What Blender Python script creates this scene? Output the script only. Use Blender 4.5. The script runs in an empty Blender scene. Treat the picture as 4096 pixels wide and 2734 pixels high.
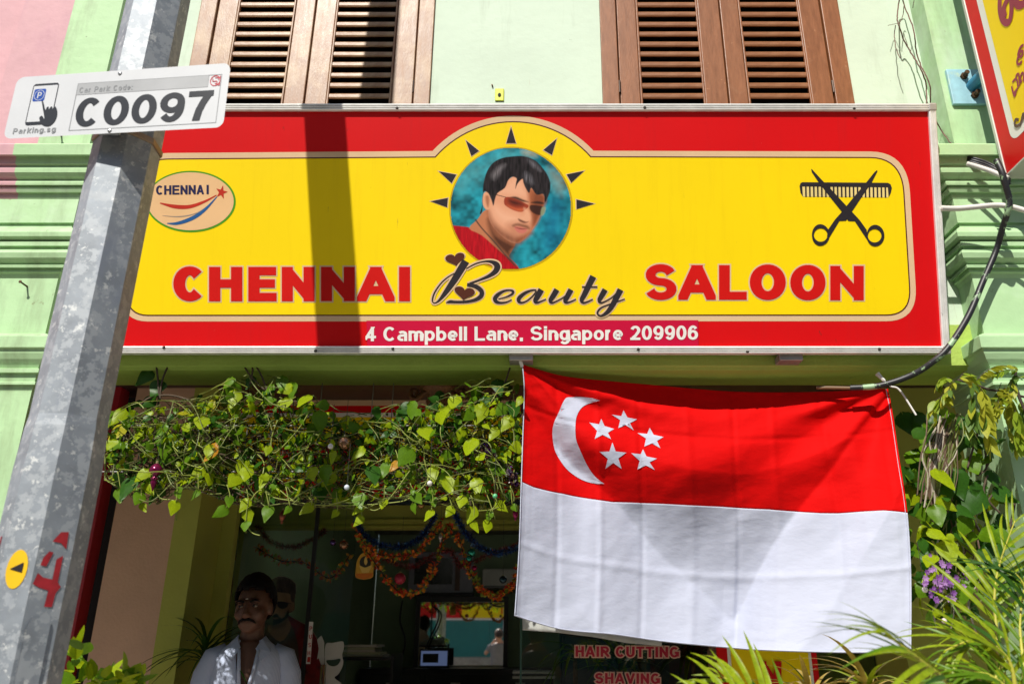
import bpy, bmesh, math, random
import numpy as np
from mathutils import Vector, Matrix, noise
from mathutils.geometry import tessellate_polygon

# ------------------------------------------------------------------ camera, sky, sun, exposure
SC = bpy.context.scene
COL = SC.collection
EYE = 1.6
PITCH = math.radians(20.42)
FPX, PX0, PY0 = 3134.0, 2147.0, 1367.0          # focal length and principal point on the 4096-wide photo
cam = bpy.data.cameras.new('camera')
cam.sensor_width = 36.0
cam.lens = FPX / 4096 * 36.0
cam.shift_x = -(PX0 - 2048) / 4096
cam.clip_start, cam.clip_end = 0.01, 400
cam.dof.use_dof = True
cam.dof.focus_distance = 3.45
cam.dof.aperture_fstop = 3.2
camo = bpy.data.objects.new('camera', cam)
camo.location = (0, 0, EYE)
camo.rotation_euler = (math.pi / 2 + PITCH, 0, 0)
COL.objects.link(camo)
SC.camera = camo

SUN_EL, SUN_AZ = math.radians(47), math.radians(21)      # sun stands behind the viewer, a little to the left
world = bpy.data.worlds.new('World')
SC.world = world
world.use_nodes = True
wn = world.node_tree
sky = wn.nodes.new('ShaderNodeTexSky')
sky.sky_type = 'NISHITA'
sky.sun_disc = False
sky.sun_elevation = SUN_EL
sky.sun_rotation = math.pi + SUN_AZ
wn.links.new(sky.outputs[0], wn.nodes['Background'].inputs[0])
wn.nodes['Background'].inputs[1].default_value = 0.07
sl = bpy.data.lights.new('sun', 'SUN')
sl.energy = 5.0
sl.angle = math.radians(0.55)
sl.color = (1.0, 0.95, 0.86)
so = bpy.data.objects.new('sun', sl)
sun_from = Vector((-math.sin(SUN_AZ) * math.cos(SUN_EL), -math.cos(SUN_AZ) * math.cos(SUN_EL), math.sin(SUN_EL)))
so.rotation_euler = sun_from.to_track_quat('Z', 'Y').to_euler()
so.location = (-3, -8, 12)
COL.objects.link(so)
vs = SC.view_settings
vs.view_transform = 'Standard'
vs.look = 'None'
vs.gamma = 1.0
vs.exposure = 0.2

# ------------------------------------------------------------------ helpers
R = math.radians
CS, SN = math.cos(PITCH), math.sin(PITCH)
CAM = Vector((0, 0, EYE))


def ray(px, py):
    u, v = (px - PX0) / FPX, (PY0 - py) / FPX
    return Vector((u, CS - v * SN, v * CS + SN))


def at(px, py, Y):
    d = ray(px, py)
    return CAM + d * (Y / d.y)


class Plane:
    def __init__(s, p, n):
        s.p, s.n = Vector(p), Vector(n).normalized()

    def pt(s, px, py, off=0.0):
        d = ray(px, py)
        return CAM + d * (((s.p - CAM).dot(s.n) + off) / d.dot(s.n))


def ZY(py, Y):
    return at(PX0, py, Y).z


def thing(name, label, cat, loc=(0, 0, 0), group=None, kind=None):
    o = bpy.data.objects.new(name, None)
    o.empty_display_size = 0.1
    COL.objects.link(o)
    o.location = loc
    o['label'] = label
    o['category'] = cat
    if group:
        o['group'] = group
    if kind:
        o['kind'] = kind
    return o


def adopt(o, parent):
    """make o (built in world coordinates) a child of parent"""
    o.parent = parent
    if parent.parent is None:
        o.matrix_parent_inverse = Matrix.Translation(parent.location).inverted()


def mesh(name, verts, faces, mat=None, parent=None, smooth=False, mats=None, midx=None):
    me = bpy.data.meshes.new(name)
    me.from_pydata([tuple(v) for v in verts], [], faces)
    if mats:
        for m in mats:
            me.materials.append(m)
    elif mat:
        me.materials.append(mat)
    if midx:
        me.polygons.foreach_set('material_index', midx)
    if smooth:
        me.polygons.foreach_set('use_smooth', [True] * len(me.polygons))
    me.update()
    o = bpy.data.objects.new(name, me)
    COL.objects.link(o)
    if parent:
        adopt(o, parent)
    return o


def tag(o, label, cat, group=None, kind=None):
    o['label'] = label
    o['category'] = cat
    if group:
        o['group'] = group
    if kind:
        o['kind'] = kind
    return o


def struct(o, label=None):
    o['kind'] = 'structure'
    if label:
        o['label'] = label
    return o


class MB:
    """collects verts and faces, builds one mesh object"""
    def __init__(s):
        s.v, s.f, s.m = [], [], []

    def add(s, vs_, fs_, mi=0):
        n = len(s.v)
        s.v += [Vector(q) for q in vs_]
        s.f += [[i + n for i in f] for f in fs_]
        s.m += [mi] * len(fs_)
        return s

    def box(s, x0, x1, y0, y1, z0, z1, mi=0, M=None):
        vs_ = [Vector(q) for q in ((x0, y0, z0), (x1, y0, z0), (x1, y1, z0), (x0, y1, z0), (x0, y0, z1), (x1, y0, z1), (x1, y1, z1), (x0, y1, z1))]
        if M is not None:
            vs_ = [M @ q for q in vs_]
        return s.add(vs_, [(0, 3, 2, 1), (4, 5, 6, 7), (0, 1, 5, 4), (1, 2, 6, 5), (2, 3, 7, 6), (3, 0, 4, 7)], mi)

    def tube(s, pts, rad, n=8, cap=True, mi=0, up=None):
        pts = [Vector(p) for p in pts]
        k = len(pts)
        rads = rad if isinstance(rad, (list, tuple)) else [rad] * k
        b = len(s.v)
        prev = None
        for i in range(k):
            t = (pts[min(i + 1, k - 1)] - pts[max(i - 1, 0)])
            t = t.normalized() if t.length > 1e-9 else Vector((0, 0, 1))
            if prev is None:
                a = Vector((0, 0, 1)) if abs(t.z) < 0.9 else Vector((1, 0, 0))
                x = t.cross(a).normalized()
            else:
                x = (prev - t * prev.dot(t))
                x = x.normalized() if x.length > 1e-9 else t.orthogonal().normalized()
            prev = x
            y = t.cross(x)
            for j in range(n):
                a = 2 * math.pi * j / n
                s.v.append(pts[i] + (x * math.cos(a) + y * math.sin(a)) * rads[i])
        for i in range(k - 1):
            for j in range(n):
                s.f.append([b + i * n + j, b + i * n + (j + 1) % n, b + (i + 1) * n + (j + 1) % n, b + (i + 1) * n + j])
                s.m.append(mi)
        if cap:
            s.f.append([b + j for j in range(n)][::-1]); s.m.append(mi)
            s.f.append([b + (k - 1) * n + j for j in range(n)]); s.m.append(mi)
        return s

    def ball(s, c, r, seg=12, rings=8, mi=0, M=None):
        r = r if isinstance(r, (list, tuple, Vector)) else (r, r, r)
        b = len(s.v)
        c = Vector(c)
        pts = [Vector((0, 0, -1))]
        for i in range(1, rings):
            t = math.pi * i / rings - math.pi / 2
            for j in range(seg):
                a = 2 * math.pi * j / seg
                pts.append(Vector((math.cos(t) * math.cos(a), math.cos(t) * math.sin(a), math.sin(t))))
        pts.append(Vector((0, 0, 1)))
        for p in pts:
            q = Vector((p.x * r[0], p.y * r[1], p.z * r[2]))
            if M is not None:
                q = M @ q
            s.v.append(c + q)
        for j in range(seg):
            s.f.append([b, b + 1 + (j + 1) % seg, b + 1 + j]); s.m.append(mi)
        for i in range(rings - 2):
            for j in range(seg):
                q = b + 1 + i * seg
                s.f.append([q + j, q + (j + 1) % seg, q + seg + (j + 1) % seg, q + seg + j]); s.m.append(mi)
        e = b + 1 + (rings - 1) * seg
        q = b + 1 + (rings - 2) * seg
        for j in range(seg):
            s.f.append([q + j, q + (j + 1) % seg, e]); s.m.append(mi)
        return s

    def lathe(s, c, prof, n=16, mi=0):
        """prof: list of (radius, z) from bottom to top about the vertical through c"""
        b = len(s.v)
        c = Vector(c)
        for r, z in prof:
            for j in range(n):
                a = 2 * math.pi * j / n
                s.v.append(c + Vector((r * math.cos(a), r * math.sin(a), z)))
        for i in range(len(prof) - 1):
            for j in range(n):
                s.f.append([b + i * n + j, b + i * n + (j + 1) % n, b + (i + 1) * n + (j + 1) % n, b + (i + 1) * n + j]); s.m.append(mi)
        return s

    def loft(s, rings, mi=0, cap=True, closed=True):
        b = len(s.v)
        n = len(rings[0])
        for r in rings:
            s.v += [Vector(q) for q in r]
        for i in range(len(rings) - 1):
            for j in range(n if closed else n - 1):
                s.f.append([b + i * n + j, b + i * n + (j + 1) % n, b + (i + 1) * n + (j + 1) % n, b + (i + 1) * n + j]); s.m.append(mi)
        if cap and closed:
            s.f.append([b + j for j in range(n)][::-1]); s.m.append(mi)
            s.f.append([b + (len(rings) - 1) * n + j for j in range(n)]); s.m.append(mi)
        return s

    def build(s, name, mat=None, parent=None, smooth=False, mats=None):
        return mesh(name, s.v, s.f, mat, parent, smooth, mats, s.m if mats else None)


def bevel(o, w=0.004, seg=2):
    m = o.modifiers.new('bevel', 'BEVEL')
    m.width = w
    m.segments = seg
    m.limit_method = 'ANGLE'
    return o


def cr(pts, n=6, closed=False):
    """Catmull-Rom through pts (tuples of any length)"""
    P = [tuple(p) for p in pts]
    out = []
    k = len(P)
    rng = range(k if closed else k - 1)
    for i in rng:
        p0 = P[(i - 1) % k] if closed or i > 0 else P[0]
        p1, p2 = P[i], P[(i + 1) % k]
        p3 = P[(i + 2) % k] if closed or i + 2 < k else P[-1]
        for j in range(n):
            t = j / n
            out.append(tuple(0.5 * (2 * b + (c - a) * t + (2 * a - 5 * b + 4 * c - d) * t * t + (3 * b - a - 3 * c + d) * t ** 3) for a, b, c, d in zip(p0, p1, p2, p3)))
    if not closed:
        out.append(P[-1])
    return out


def arc(cx, cy, rx, ry, a0, a1, n=16):
    return [(cx + rx * math.cos(R(a0 + (a1 - a0) * i / n)), cy + ry * math.sin(R(a0 + (a1 - a0) * i / n))) for i in range(n + 1)]


# ------------------------------------------------------------------ materials
_mats = {}


def mat(name, col, rough=0.6, metal=0.0, var=0.10, vscale=5.0, bump=0.0, bscale=60.0, spec=0.5, spots=None, coat=0.0, trans=0.0, stretch=None, rvar=0.0):
    if name in _mats:
        return _mats[name]
    m = bpy.data.materials.new(name)
    m.use_nodes = True
    nt = m.node_tree
    N, L = nt.nodes, nt.links
    p = N['Principled BSDF']
    p.inputs['Roughness'].default_value = rough
    p.inputs['Metallic'].default_value = metal
    p.inputs['Specular IOR Level'].default_value = spec
    p.inputs['Coat Weight'].default_value = coat
    p.inputs['Coat Roughness'].default_value = 0.15
    tc = N.new('ShaderNodeTexCoord')
    src = tc.outputs['Object']
    if stretch:
        mp = N.new('ShaderNodeMapping')
        mp.inputs['Scale'].default_value = stretch
        L.new(src, mp.inputs['Vector'])
        src = mp.outputs[0]
    nz = N.new('ShaderNodeTexNoise')
    nz.inputs['Scale'].default_value = vscale
    nz.inputs['Detail'].default_value = 6
    nz.inputs['Roughness'].default_value = 0.65
    L.new(src, nz.inputs['Vector'])
    rp = N.new('ShaderNodeValToRGB')
    rp.color_ramp.elements[0].position = 0.3
    rp.color_ramp.elements[1].position = 0.7
    lo = [max(0, c * (1 - var)) for c in col[:3]]
    hi = [min(1, c * (1 + var)) for c in col[:3]]
    rp.color_ramp.elements[0].color = (*lo, 1)
    rp.color_ramp.elements[1].color = (*hi, 1)
    L.new(nz.outputs['Fac'], rp.inputs[0])
    out = rp.outputs[0]
    for sp in (spots or []):                      # (colour, scale, threshold, softness)
        sc, s_scale, th, soft = sp[:4]
        n2 = N.new('ShaderNodeTexNoise')
        n2.inputs['Scale'].default_value = s_scale
        n2.inputs['Detail'].default_value = 5
        n2.inputs['Roughness'].default_value = 0.7
        if len(sp) > 4:
            mp2 = N.new('ShaderNodeMapping')
            mp2.inputs['Scale'].default_value = sp[4]
            L.new(tc.outputs['Object'], mp2.inputs['Vector'])
            L.new(mp2.outputs[0], n2.inputs['Vector'])
        else:
            L.new(tc.outputs['Object'], n2.inputs['Vector'])
        mr = N.new('ShaderNodeMapRange')
        mr.inputs['From Min'].default_value = th
        mr.inputs['From Max'].default_value = th + soft
        L.new(n2.outputs['Fac'], mr.inputs['Value'])
        mx = N.new('ShaderNodeMix')
        mx.data_type = 'RGBA'
        L.new(mr.outputs[0], mx.inputs[0])
        L.new(out, mx.inputs[6])
        mx.inputs[7].default_value = (*sc, 1)
        out = mx.outputs[2]
    L.new(out, p.inputs['Base Color'])
    if rvar:
        mr = N.new('ShaderNodeMapRange')
        mr.inputs['To Min'].default_value = max(0.02, rough - rvar)
        mr.inputs['To Max'].default_value = min(1, rough + rvar)
        L.new(nz.outputs['Fac'], mr.inputs['Value'])
        L.new(mr.outputs[0], p.inputs['Roughness'])
    if bump:
        nb = N.new('ShaderNodeTexNoise')
        nb.inputs['Scale'].default_value = bscale
        nb.inputs['Detail'].default_value = 5
        L.new(src, nb.inputs['Vector'])
        bp = N.new('ShaderNodeBump')
        bp.inputs['Strength'].default_value = bump
        bp.inputs['Distance'].default_value = 0.02
        L.new(nb.outputs['Fac'], bp.inputs['Height'])
        L.new(bp.outputs[0], p.inputs['Normal'])
    if trans:
        tr = N.new('ShaderNodeBsdfTranslucent')
        L.new(out, tr.inputs['Color'])
        mx = N.new('ShaderNodeMixShader')
        mx.inputs[0].default_value = trans
        L.new(p.outputs[0], mx.inputs[1])
        L.new(tr.outputs[0], mx.inputs[2])
        L.new(mx.outputs[0], N['Material Output'].inputs['Surface'])
    _mats[name] = m
    return m


def glass_mat(name, tint=(0.8, 0.86, 0.84), ior=1.5):
    m = bpy.data.materials.new(name)
    m.use_nodes = True
    N, L = m.node_tree.nodes, m.node_tree.links
    N.remove(N['Principled BSDF'])
    t = N.new('ShaderNodeBsdfTransparent')
    t.inputs[0].default_value = (*tint, 1)
    g = N.new('ShaderNodeBsdfGlossy')
    g.inputs['Roughness'].default_value = 0.01
    fr = N.new('ShaderNodeFresnel')
    fr.inputs[0].default_value = ior
    mx = N.new('ShaderNodeMixShader')
    L.new(fr.outputs[0], mx.inputs[0])
    L.new(t.outputs[0], mx.inputs[1])
    L.new(g.outputs[0], mx.inputs[2])
    L.new(mx.outputs[0], N['Material Output'].inputs['Surface'])
    return m


def emit_mat(name, col, strength):
    m = bpy.data.materials.new(name)
    m.use_nodes = True
    p = m.node_tree.nodes['Principled BSDF']
    p.inputs['Base Color'].default_value = (*[c * 0.3 for c in col], 1)
    p.inputs['Emission Color'].default_value = (*col, 1)
    p.inputs['Emission Strength'].default_value = strength
    return m


# ------------------------------------------------------------------ flat print: polygons, ribbons and a stroke alphabet
def prints(name, plane, polys, off, mt, parent, step=2e-5):
    """polys: outlines on the photo, or (outline, [holes]); laid on the plane as one thin sheet"""
    v, f = [], []
    for k, pg in enumerate(polys):
        outer, holes = pg if isinstance(pg, tuple) and isinstance(pg[1], list) and pg[1] and isinstance(pg[1][0], list) else (pg, [])
        loops = [outer] + holes
        flat = [q for lp in loops for q in lp]
        tris = tessellate_polygon([[Vector((q[0], -q[1], 0)) for q in lp] for lp in loops])
        b = len(v)
        v += [plane.pt(q[0], q[1], off + k * step) for q in flat]
        for t in tris:
            a = [Vector((flat[i][0], -flat[i][1])) for i in t]
            cr_ = (a[1] - a[0]).x * (a[2] - a[0]).y - (a[1] - a[0]).y * (a[2] - a[0]).x
            f.append([b + i for i in (t if cr_ > 0 else t[::-1])])
    return mesh(name, v, f, mt, parent)


def ribbon(pts, ws, plane, off, grow=0.0, drift=2e-6):
    """variable-width stroke as a strip of quads (verts, faces)"""
    k = len(pts)
    v, f = [], []
    for i in range(k):
        a, b = pts[max(i - 1, 0)], pts[min(i + 1, k - 1)]
        tx, ty = b[0] - a[0], b[1] - a[1]
        ln = math.hypot(tx, ty) or 1
        nx, ny = -ty / ln, tx / ln
        w = (ws[i] if isinstance(ws, (list, tuple)) else ws) / 2 + grow
        v.append(plane.pt(pts[i][0] + nx * w, pts[i][1] + ny * w, off + i * drift))
        v.append(plane.pt(pts[i][0] - nx * w, pts[i][1] - ny * w, off + i * drift))
    for i in range(k - 1):
        f.append([2 * i, 2 * i + 1, 2 * i + 3, 2 * i + 2])
    return v, f


def bulge(x0, y0, x1, y1, r, n=8):
    """rounded rectangle outline"""
    return (arc(x1 - r, y0 + r, r, r, -90, 0, n) + arc(x1 - r, y1 - r, r, r, 0, 90, n) + arc(x0 + r, y1 - r, r, r, 90, 180, n) + arc(x0 + r, y0 + r, r, r, 180, 270, n))


# stroke alphabet: glyph -> (width, strokes); a stroke is (kind, points); kind b = butt ends run to the edge, d = diagonal cut flat, c = curve
XH = 0.72
GL = {
    'A': (.80, [('d', [(0, 0), (.5, 1.11)]), ('d', [(1, 0), (.5, 1.11)]), ('c', [(.2, .27), (.8, .27)])]),
    'B': (.70, [('b', [(0, 0), (0, 1)]), ('c', [(0, 1), (.55, 1)] + arc(.55, .76, .38, .24, 90, -90) + [(0, .52)]), ('c', [(0, .52), (.55, .52)] + arc(.58, .26, .42, .26, 90, -90) + [(0, 0)])]),
    'C': (.76, [('c', arc(.5, .5, .5, .5, 42, 318, 22))]),
    'E': (.66, [('b', [(0, 0), (0, 1)]), ('h', [(0, 0), (1, 0)]), ('h', [(0, 1), (.97, 1)]), ('h', [(0, .52), (.9, .52)])]),
    'G': (.80, [('c', arc(.5, .5, .5, .5, 45, 330, 22) + [(.95, .42)]), ('h', [(.55, .44), (1, .44)]), ('b', [(1, .1), (1, .44)])]),
    'H': (.72, [('b', [(0, 0), (0, 1)]), ('b', [(1, 0), (1, 1)]), ('c', [(0, .52), (1, .52)])]),
    'I': (.0, [('b', [(.5, 0), (.5, 1)])]),
    'K': (.76, [('b', [(0, 0), (0, 1)]), ('d', [(.05, .35), (.95, 1)]), ('d', [(.35, .55), (1, 0)])]),
    'L': (.62, [('b', [(0, 0), (0, 1)]), ('h', [(0, 0), (1, 0)])]),
    'M': (.88, [('b', [(0, 0), (0, 1)]), ('b', [(1, 0), (1, 1)]), ('d', [(.02, 1), (.5, 0)]), ('d', [(.98, 1), (.5, 0)])]),
    'N': (.72, [('b', [(0, 0), (0, 1)]), ('b', [(1, 0), (1, 1)]), ('d', [(0, 1), (1, 0)])]),
    'O': (.80, [('c', arc(.5, .5, .5, .5, 0, 360, 30))]),
    'P': (.68, [('b', [(0, 0), (0, 1)]), ('c', [(0, 1), (.55, 1)] + arc(.58, .72, .42, .28, 90, -90) + [(0, .44)])]),
    'R': (.74, [('b', [(0, 0), (0, 1)]), ('c', [(0, 1), (.52, 1)] + arc(.54, .73, .40, .27, 90, -90) + [(0, .46)]), ('d', [(.45, .46), (1, 0)])]),
    'S': (.72, [('c', arc(.5, .755, .47, .245, 15, 270, 16) + arc(.5, .255, .5, .255, 90, -165, 16)[1:])]),
    'T': (.68, [('b', [(.5, 0), (.5, 1)]), ('h', [(0, 1), (1, 1)])]),
    'U': (.72, [('t', [(0, 1)] + arc(.5, .38, .5, .38, 180, 360, 14) + [(1, 1)])]),
    'V': (.76, [('d', [(0, 1), (.5, -.09)]), ('d', [(1, 1), (.5, -.09)])]),
    '0': (.60, [('c', arc(.5, .5, .5, .5, 0, 360, 30))]),
    '2': (.60, [('c', arc(.5, .72, .48, .28, 165, -25, 14) + [(.55, .28), (.1, .06)]), ('h', [(0, 0), (1, 0)])]),
    '4': (.62, [('b', [(.72, 0), (.72, 1)]), ('d', [(.75, 1), (0, .27)]), ('h', [(0, .25), (1, .25)])]),
    '6': (.60, [('c', arc(.5, .31, .5, .31, 0, 360, 22)), ('c', [(0, .31)] + arc(.52, .5, .52, .5, 180, 40, 14))]),
    '7': (.58, [('h', [(0, 1), (1, 1)]), ('c', [(.95, .98), (.66, .62), (.48, .3), (.36, -.14)])]),
    '9': (.60, [('c', arc(.5, .69, .5, .31, 0, 360, 22)), ('c', [(1, .69)] + arc(.48, .5, .52, .5, 0, -140, 14))]),
    'a': (.58, [('c', arc(.42, .2, .42, .2, 60, 300, 14)), ('c', [(.42, .405), (1, .43)]), ('t', [(1, 0), (1, .5)] + arc(.52, .53, .48, .19, 0, 150, 10))]),
    'b': (.60, [('b', [(0, 0), (0, 1)]), ('c', arc(.5, .36, .5, .36, 0, 360, 22))]),
    'd': (.60, [('b', [(1, 0), (1, 1)]), ('c', arc(.5, .36, .5, .36, 0, 360, 22))]),
    'e': (.58, [('c', [(.0, .35), (1, .35)] + arc(.5, .36, .5, .36, 0, 315, 20))]),
    'g': (.60, [('c', arc(.5, .36, .5, .36, 0, 360, 22)), ('t', [(1, .72), (1, -.1)] + arc(.52, -.08, .48, .2, 0, -155, 10))]),
    'i': (.0, [('b', [(.5, 0), (.5, .72)]), ('b', [(.5, .98), (.5, 1)])]),
    'k': (.58, [('b', [(0, 0), (0, 1)]), ('D', [(.05, .25), (.95, .72)]), ('D', [(.3, .4), (1, 0)])]),
    'l': (.0, [('b', [(.5, 0), (.5, 1)])]),
    'm': (.90, [('b', [(0, 0), (0, .72)]), ('t', [(.5, 0), (.5, .48)] + arc(.25, .48, .25, .24, 0, 180, 10)), ('t', [(1, 0), (1, .48)] + arc(.75, .48, .25, .24, 0, 180, 10))]),
    'n': (.56, [('b', [(0, 0), (0, .72)]), ('t', [(1, 0), (1, .42)] + arc(.5, .42, .5, .30, 0, 180, 12))]),
    'o': (.60, [('c', arc(.5, .36, .5, .36, 0, 360, 22))]),
    'p': (.60, [('b', [(0, -.28), (0, .72)]), ('c', arc(.5, .36, .5, .36, 0, 360, 22))]),
    'r': (.36, [('b', [(0, 0), (0, .72)]), ('c', [(0, .4), (.25, .64), (.6, .73), (1, .71)])]),
    's': (.54, [('c', arc(.5, .54, .47, .18, 15, 270, 12) + arc(.5, .18, .5, .18, 90, -165, 12)[1:])]),
    'u': (.56, [('b', [(1, 0), (1, .72)]), ('t', [(0, .72)] + arc(.5, .30, .5, .30, 180, 360, 12))]),
    'y': (.58, [('D', [(0, .72), (.5, 0)]), ('c', [(1, .76), (.5, 0), (.35, -.24), (0, -.26)])]),
    '.': (.0, [('b', [(.5, .0), (.5, .02)])]),
    ',': (.0, [('c', [(.5, .14), (.5, .0), (.2, -.16)])]),
    ':': (.0, [('b', [(.5, .0), (.5, .02)]), ('b', [(.5, .6), (.5, .62)])]),
    "'": (.0, [('b', [(.5, .8), (.5, 1)])]),
}


def clip(poly, ymin, ymax):
    for axis_sign, lim in ((1, ymin), (-1, ymax)):
        out = []
        for i in range(len(poly)):
            a, b = poly[i], poly[(i + 1) % len(poly)]
            ia, ib = axis_sign * (a[1] - lim) >= -1e-9, axis_sign * (b[1] - lim) >= -1e-9
            if ia:
                out.append(a)
            if ia != ib:
                t = (lim - a[1]) / (b[1] - a[1])
                out.append((a[0] + (b[0] - a[0]) * t, lim))
        poly = out
        if not poly:
            return poly
    return poly


def glyph(ch, x0, base, w, h, t, grow=0.0, thin=0.78, slant=0.0):
    """polygons on the photo for one letter: left edge x0, baseline base (y runs down), outer width w, cap height h, stem t"""
    gw, strokes = GL[ch]
    low = ch.islower()
    top = XH if ch in 'acegmnoprsuyd' and ch not in 'bdkl' else 1.0
    polys = []
    T = t + 2 * grow

    def mp(q):                                   # centreline box inset by half a stem
        yy = q[1]
        X = x0 + t / 2 + q[0] * (w - t) if w > t * 1.01 else x0 + w / 2
        tv = t * thin
        if low and ch not in 'bdklit' or ch in 'bd' and True:
            s = (yy / XH) if yy >= 0 else yy
            Y = (tv / 2 + s * (XH * h - tv)) if 0 <= yy <= XH + 1e-6 else (tv / 2 + (XH * h - tv) + (yy - XH) / (1 - XH) * (h - XH * h) if yy > XH else yy * h + tv / 2)
        else:
            Y = tv / 2 + yy * (h - tv)
        return (X, Y)
    ylo, yhi = -grow - (0.34 * h if ch in 'gpy,' else 0), (h if top == 1.0 else XH * h) + grow
    for kind, pts in strokes:
        P = [mp(q) for q in pts]
        ext = {'b': t * thin / 2 + grow, 'd': T, 'D': T, 'h': grow + t * .5, 't': 0, 'c': grow}[kind]
        k = len(P)

        def unit(a, b):
            d = math.hypot(b[0] - a[0], b[1] - a[1]) or 1
            return ((b[0] - a[0]) / d, (b[1] - a[1]) / d)
        closed = k > 20 and math.hypot(P[0][0] - P[-1][0], P[0][1] - P[-1][1]) < 1e-6 * h + 1e-9
        if kind == 't':                          # first (and for U last) end is a stem end
            u = unit(P[1], P[0]); P[0] = (P[0][0] + u[0] * (t * thin / 2 + grow), P[0][1] + u[1] * (t * thin / 2 + grow))
            if ch == 'U':
                u = unit(P[-2], P[-1]); P[-1] = (P[-1][0] + u[0] * (t * thin / 2 + grow), P[-1][1] + u[1] * (t * thin / 2 + grow))
        elif ext and not closed:
            u = unit(P[1], P[0]); v_ = unit(P[-2], P[-1])
            if kind == 'h':
                P[-1] = (P[-1][0] + v_[0] * ext, P[-1][1])
                P[0] = (P[0][0] + u[0] * (ext if ch in 'T7' or ch == '2' or ch == '4' else grow), P[0][1])
            else:
                P[0] = (P[0][0] + u[0] * ext, P[0][1] + u[1] * ext)
                P[-1] = (P[-1][0] + v_[0] * ext, P[-1][1] + v_[1] * ext)
        L_, R_ = [], []
        for i in range(k):
            if closed:
                a, b = P[(i - 1) % (k - 1)], P[(i + 1) % (k - 1)]
            else:
                a, b = P[max(i - 1, 0)], P[min(i + 1, k - 1)]
            u = unit(a, b)
            wd = t * (math.hypot(u[1], thin * u[0]) if kind not in 'dD' else .92) / 2 + grow
            sc = 1.0
            if 0 < i < k - 1 or closed:
                u1, u2 = unit(a, P[i]), unit(P[i], b)
                cs = u1[0] * u2[0] + u1[1] * u2[1]
                sc = 1 / max(.6, math.sqrt(max(.2, (1 + cs) / 2)))
            L_.append((P[i][0] - u[1] * wd * sc, P[i][1] + u[0] * wd * sc))
            R_.append((P[i][0] + u[1] * wd * sc, P[i][1] - u[0] * wd * sc))
        quads = []
        for i in range(k - 1):
            q = [L_[i], R_[i], R_[i + 1], L_[i + 1]]
            if kind in 'dD' or ch == '7':
                q = clip(q, ylo, yhi)
                q = [(y, x) for x, y in clip([(y, x) for x, y in q], x0 - grow, x0 + w + grow)] if q else q
            if len(q) > 2:
                quads.append([(x + slant * y, base - y) for x, y in q])
        polys.append(quads)
    return polys


def letters(name, plane, items, off, mt, parent, grow=0.0, thin=0.78, t=None, slant=0.0, tilt=0.0, pivot=None):
    """items: list of (char, x0, base, w, h, t); every letter a thin sheet of its own"""
    kk = 0
    for (ch, x0, base, w, h, tt) in items:
        v, f = [], []
        for quads in glyph(ch, x0, base, w, h, tt, grow, thin, slant):
            kk += 1
            for q in quads:
                b = len(v)
                a2 = 0
                for i in range(len(q)):
                    x1, y1 = q[i]; x2, y2 = q[(i + 1) % len(q)]
                    a2 += x1 * y2 - x2 * y1
                if a2 > 0:
                    q = q[::-1]
                for x, y in q:
                    if tilt:
                        y = y + (x - pivot) * tilt
                    v.append(plane.pt(x, y, off + (kk % 40) * 1.2e-5))
                f.append(list(range(b, b + len(q))))
        mesh(name, v, f, mt, parent)


def layout(s, x0, base, x1, h, t, gap=None):
    """string -> letter items fitted between x0 and x1"""
    gap = gap if gap is not None else t * 0.62
    ws = []
    for ch in s:
        if ch == ' ':
            ws.append(h * 0.30)
        else:
            ws.append(max(t, GL[ch][0] * h + (t * 0.25)))
    tot = sum(ws) + gap * (len(s) - 1)
    k = (x1 - x0) / tot
    out, x = [], x0
    for ch, w in zip(s, ws):
        if ch != ' ':
            ww = w * k if GL[ch][0] else t
            out.append((ch, x + (w * k - ww) / 2, base, ww, h, t))
        x += (w + gap) * k
    return out


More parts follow.
